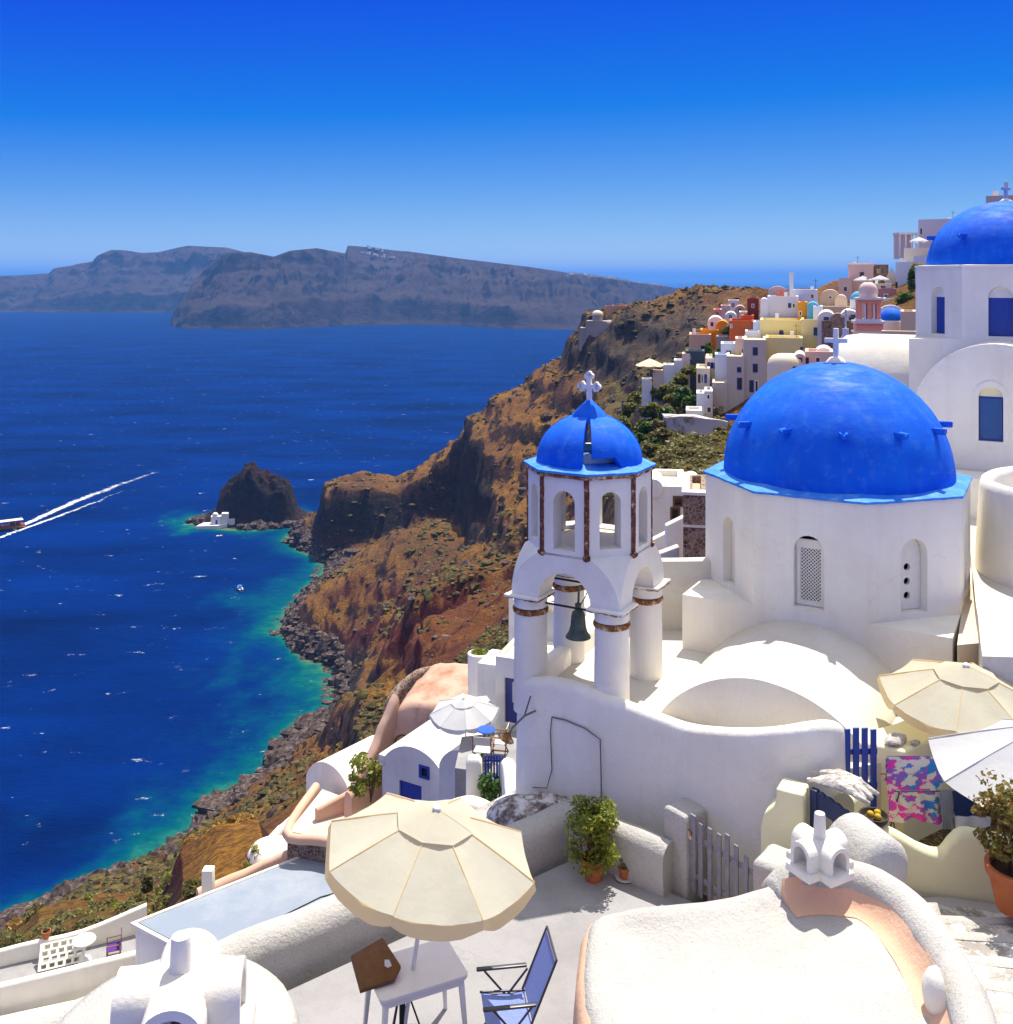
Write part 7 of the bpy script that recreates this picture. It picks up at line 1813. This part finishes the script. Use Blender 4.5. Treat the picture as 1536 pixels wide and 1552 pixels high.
bld('roof_behind_dome', 'tan flat roof showing behind the upper blue dome', 1498, 1560, 296, 320, 70, 5, C_TAN, ())
bld('rose_house', 'dull rose house front behind the pink bell tower', 1333, 1358, 437, 458, 108, 4, plaster('rose_wall', (0.42, 0.2, 0.2), None, 0.4, 0.3, 0), ())
bld('white_stairs_house', 'white stepped house side below the tall plain white house', 1340, 1372, 452, 475, 104, 4, FARW, [(1352, 1355, 458, 462)])
bld('cafe_terrace_wall', 'pale cafe terrace front under the two white parasols', 1316, 1350, 430, 450, 118, 4, FARW, [(1336, 1341, 434, 444)], pane=C_TAN)
for px, py, lb in ((1308, 437, 'white parasol on the upper village terrace above the cupola'), (1334, 436, 'white parasol on the upper village terrace by the cream gable'), (1393, 378, 'white parasol on the tan terrace near the skyline pergola')):
    umbrella('terrace_parasol', lb, W(px, py, 117), 1.45, 1.05, 0.45, CANW, (0, 0), fine=False, valance=0.1, vent=False, group='white parasols in the upper village')
# the castle cape
C_CAS = plaster('castle_stone', (0.42, 0.36, 0.30), (0.28, 0.23, 0.19), 0.6, 0.12, 0)
cc = thing('castle_chapel', 'weathered domed chapel ruin on the far castle rock', 'chapel', W(906, 500, 372), R(-15))
part('wall', MB().bb(-4.0, 4.0, -3, 4, -8, 3.4), C_CAS, cc, rough=(0.25, 0.3), maxedge=1.2)
part('drum', MB().lathe([(1.9, 3.2), (1.9, 5.6)], 16), C_CAS, cc, smooth=40)
part('dome', MB().lathe([(2.1, 5.5)] + dome_prof(2.1, 1.7, 6, 5.6), 18), C_CRM, cc, smooth=60)
part('apse', MB().lathe([(2.2, -6), (2.2, 2.2)] + dome_prof(2.2, 1.6, 5, 2.2), 18, c=(4.6, -1, 0)), C_CAS, cc, smooth=50)
part('buttress', MB().bb(-6.5, -3.9, -2, 3, -8, 0.8), C_CAS, cc, rough=(0.3, 0.3), maxedge=1.2)
bld('castle_ruin', 'roofless orange brown ruin beside the castle chapel', 918, 950, 464, 488, 378, 10, plaster('ruin_orange', (0.46, 0.25, 0.13), (0.34, 0.17, 0.09), 0.6, 0.15, 0), [(926, 930, 474, 484), (937, 941, 474, 484)], pane=C_TAN)
bld('castle_hall', 'dark arched ruin behind the orange castle ruin', 948, 960, 462, 482, 385, 6, C_DRED, (), roof='vault', rise=2.2)
bld('ridge_ruin', 'long brown ruined wall along the top of the castle ridge', 1064, 1108, 443.5, 456, 350, 6, RUBBLE, (), cat='ruin')
bld('ridge_house', 'tiny white house just under the long ridge ruin', 1063, 1074, 451, 455, 346, 4, FARW, ())
bld('ridge_house', 'tiny white house on the castle ridge between chapel ruin and ridge ruin', 979, 992, 459, 463, 372, 4, FARW, ())
rv = random.Random(77)
kinds = [('peach', PEACHF), ('white', FARW), ('pink', C_PINK), ('cream', C_CRM)]
for i, (px, py, d, w_, lb, mt) in enumerate(((1100, 470, 190, 14, 'pale pink house high on the ridge beyond the orange house', C_PINK), (1112, 462, 200, 16, 'white house high on the ridge beyond the dark red house', FARW), (1122, 470, 170, 16, 'peach vaulted house on the ridge next to the dark red house', PEACHF), (1088, 476, 175, 12, 'small pink house above the peach vaulted house', C_SALM), (1128, 480, 140, 14, 'cream house squeezed behind the orange red block', C_CRM), (1108, 480, 150, 18, 'white vaulted house above the orange red house', FARW))):
    bld('ridge_cottage', lb, px - w_ / 2, px + w_ / 2, py - 7, py + 8, d, 6, mt, [(px - 2, px + 1, py - 2, py + 3)], roof='vault' if i in (5, 2) else 'flat', rise=0.8, pane=C_TAN)
# houses behind the tower
ha = bld('white_garden_house', 'white house with grey framed windows behind the bell tower', 980, 1038, 737, 810, 38, 3.5, WHITE, [(1022, 1034, 753, 766), (1018, 1029, 770, 786)])
part('barrel', MB().lathe([(0.35, -0.9), (0.35, 0.9)], 20, Matrix.Translation((-0.45, 0.8, 1.75)) @ Matrix.Rotation(PI / 2, 4, 'X')), WHITE, ha, smooth=40)
part('barrel', MB().lathe([(0.32, -0.9), (0.32, 0.9)], 20, Matrix.Translation((1.0, 1.2, 1.72)) @ Matrix.Rotation(PI / 2, 4, 'X')), WHITE, ha, smooth=40)
sh = bld('rubble_house', 'rubble stone house with a white roof edge beside the church drum', 1036, 1076, 749, 862, 29, 3, RUBBLE, (), roofmat=PEACHF)
part('roof_edge', MB().bb(-0.42, 0.4, -0.06, 0.34, 2.13, 2.22).bb(-0.42, -0.2, 0.34, 3, 2.13, 2.22), WHITE, sh)
part('string_course', MB().bb(-0.39, 0.4, -0.05, 0.05, 1.2, 1.26), WHITE, sh)
for x0, x1, yt, yb, d, lb in ((1010, 1038, 783, 836, 33, 'white stepped garden wall beside the rubble stone house'), (986, 1014, 806, 846, 34.5, 'low white wall between the bell tower and the rubble house'), (992, 1030, 828, 856, 31.5, 'white sloping wall at the back edge of the church roof')):
    single('stepped_wall', MB().loft([[W(x, yb + 25, d) + Vector((0, o, 0)) for x, o in ((x0, 0), (x1, 0), (x1, 0.35), (x0, 0.35))], [W(x, y, d) + Vector((0, o, 0)) for x, y, o in ((x0, yt + 14, 0), (x1, yt, 0), (x1, yt, 0.35), (x0, yt + 14, 0.35))]]), WHITE, lb, 'wall', bevel=0.05, seg=3)

# ---------------------------------------------------------------- scrub and trees on the village slope
def mass(name, label, spots, mat, size, seed, dens=1.0):
    rnd = random.Random(seed)
    mb = MB()
    for px, py, d, rpx, hpx in spots:
        k = d / F
        leaves(mb, int(520 * dens), W(px, py, d), rpx * k, rpx * k * 0.8, hpx * k, size, rnd, lobes=9, shape=0.5, aspect=1.4)
    o = part(name, mb, mat, None, smooth=0, recalc=False)
    o['kind'] = 'stuff'; o['label'] = label
    return o
mass('green_scrub', 'fresh green scrub climbing the slope below the villas', [(985, 590, 112, 16, 10), (965, 604, 110, 14, 10), (1000, 600, 106, 16, 12), (955, 622, 108, 14, 12), (985, 620, 104, 18, 12), (1015, 588, 103, 14, 10), (1032, 575, 104, 12, 9), (1046, 562, 105, 12, 8), (945, 640, 106, 12, 10), (1022, 606, 101, 14, 10)], leaf_mat('fresh_scrub_leaf', [(0.3, (0.03, 0.04, 0.012)), (0.5, (0.10, 0.12, 0.02)), (0.7, (0.22, 0.23, 0.03)), (0.85, (0.34, 0.30, 0.05))]), 0.34, 91)
mass('olive_scrub', 'olive brown scrub on the rock below the peeling wall', [(1004, 660, 84, 18, 11), (985, 684, 80, 14, 12), (1018, 692, 72, 22, 14), (1040, 690, 72, 18, 12), (1056, 704, 68, 14, 12), (975, 706, 74, 12, 10), (1035, 715, 66, 20, 12), (1000, 645, 88, 12, 10), (1022, 640, 90, 18, 6), (1060, 640, 88, 20, 5), (1090, 655, 84, 10, 8), (1030, 735, 60, 26, 10), (1070, 728, 62, 22, 12), (1095, 712, 66, 16, 12), (1000, 725, 64, 20, 12), (1080, 690, 72, 16, 10), (965, 735, 62, 20, 12), (1045, 675, 78, 16, 8), (1020, 712, 70, 18, 10)], LEAFO, 0.22, 92)
mass('dark_scrub', 'dark green scrub in the gully under the villas', [(1035, 598, 98, 14, 12), (1046, 610, 96, 12, 12), (1010, 630, 95, 14, 12), (985, 650, 94, 16, 14), (968, 668, 92, 14, 14), (1000, 675, 86, 14, 10)], LEAFD, 0.3, 93)
mass('foreground_scrub', 'dry green scrub on the slope below the lower terrace', [(20, 1435, 60, 34, 16), (80, 1425, 58, 30, 14), (140, 1410, 58, 30, 12), (200, 1385, 58, 26, 10), (-20, 1455, 55, 30, 18), (50, 1452, 52, 30, 12), (110, 1440, 50, 26, 10), (10, 1475, 48, 30, 14), (165, 1425, 48, 22, 10), (255, 1370, 55, 22, 10), (225, 1340, 62, 10, 12), (300, 1345, 50, 22, 8)], LEAFO, 0.24, 94, 1.1)
mass('dry_grass_clumps', 'dry golden grass on the knoll above the sea', [(330, 1255, 63, 26, 7), (365, 1245, 63, 24, 6), (295, 1275, 63, 16, 8), (350, 1275, 60, 26, 8), (60, 1395, 80, 24, 6), (30, 1402, 80, 20, 6)], leaf_mat('golden_grass', [(0.3, (0.20, 0.10, 0.02)), (0.55, (0.40, 0.23, 0.04)), (0.8, (0.5, 0.33, 0.10))]), 0.22, 95, 0.9)
def terrain_scrub(name, label, box, n, rad, nl, size, mat, seed):
    rg = np.random.default_rng(seed); rnd = random.Random(seed)
    ok_ = np.where((PX.ravel() > box[0]) & (PX.ravel() < box[1]) & (PY.ravel() > box[2]) & (PY.ravel() < box[3]) & (flatY > box[4]) & (flatY < box[5]))[0]
    w_ = flatY[ok_] ** -1.0
    mb = MB()
    for j in rg.choice(ok_, n, replace=False, p=w_ / w_.sum()):
        r = rnd.uniform(*rad)
        leaves(mb, int(nl * (r / rad[1]) ** 1.5) + 20, (flatX[j], flatY[j], flatZ[j] + 0.25 * r), r, r, r * 0.6, size, rnd, lobes=6, shape=0.55, aspect=1.5)
    o = part(name, mb, mat, None, smooth=0, recalc=False)
    o['kind'] = 'stuff'; o['label'] = label
terrain_scrub('near_slope_scrub', 'mixed dry scrub covering the slope by the lower terrace', (-60, 340, 1320, 1500, 42, 120), 150, (0.35, 1.0), 110, 0.2, LEAFO, 301)
terrain_scrub('near_slope_grass', 'green and yellow tufts on the slope by the lower terrace', (-60, 340, 1320, 1500, 42, 120), 110, (0.25, 0.7), 80, 0.16, LEAFG, 302)
terrain_scrub('village_slope_scrub', 'olive scrub covering the rocky slope under the village', (925, 1100, 560, 760, 50, 128), 170, (0.5, 1.5), 130, 0.3, LEAFO, 303)
terrain_scrub('village_slope_greens', 'fresh green bushes on the rocky slope under the village', (930, 1075, 545, 700, 70, 128), 70, (0.5, 1.5), 130, 0.3, MATS['fresh_scrub_leaf'], 304)
terrain_scrub('tower_slope_scrub', 'dry scrub on the slope beside the bell tower', (640, 800, 890, 1060, 45, 130), 90, (0.3, 0.9), 90, 0.2, LEAFO, 305)
for i, (px, py, d, rpx, hpx, mt, lb) in enumerate(((1100, 500, 112, 9, 9, LEAFO, 'dark round tree in front of the orange vaulted house'), (1073, 528, 108, 7, 10, LEAFD, 'leafy palm like tree beside the plain peach house'), (1086, 540, 104, 7, 14, LEAFD, 'slim dark green tree below the grey stone shed'), (1372, 452, 100, 14, 9, LEAFD, 'bright green shrub by the small blue dome'), (1384, 425, 104, 7, 20, LEAFD, 'tall creeper on the wall beside the hilltop church'), (1391, 404, 108, 9, 5, LEAFG, 'green bush on the white parapet by the hilltop church'))):
    k = d / F
    bush('village_tree', lb, W(px, py, d), rpx * k, hpx * k, 420, 0.22, mt, 200 + i, 'tree', 'trees in the village')

# ---------------------------------------------------------------- the hazy sea air
hz = bpy.data.materials.new('sea_haze')
hz.use_nodes = True
hn, hl = hz.node_tree.nodes, hz.node_tree.links
hn.clear()
ho = hn.new('ShaderNodeOutputMaterial')
hv = hn.new('ShaderNodeVolumePrincipled')
hv.inputs['Color'].default_value = (0.15, 0.43, 1.0, 1)
hv.inputs['Density'].default_value = 0.0001
hv.inputs['Anisotropy'].default_value = 0.0
hl.new(hv.outputs['Volume'], ho.inputs['Volume'])
haze = part('haze', MB().bb(-420000, 420000, -95000, 95000, -60, 330), hz, None, smooth=0)
haze['kind'] = 'stuff'
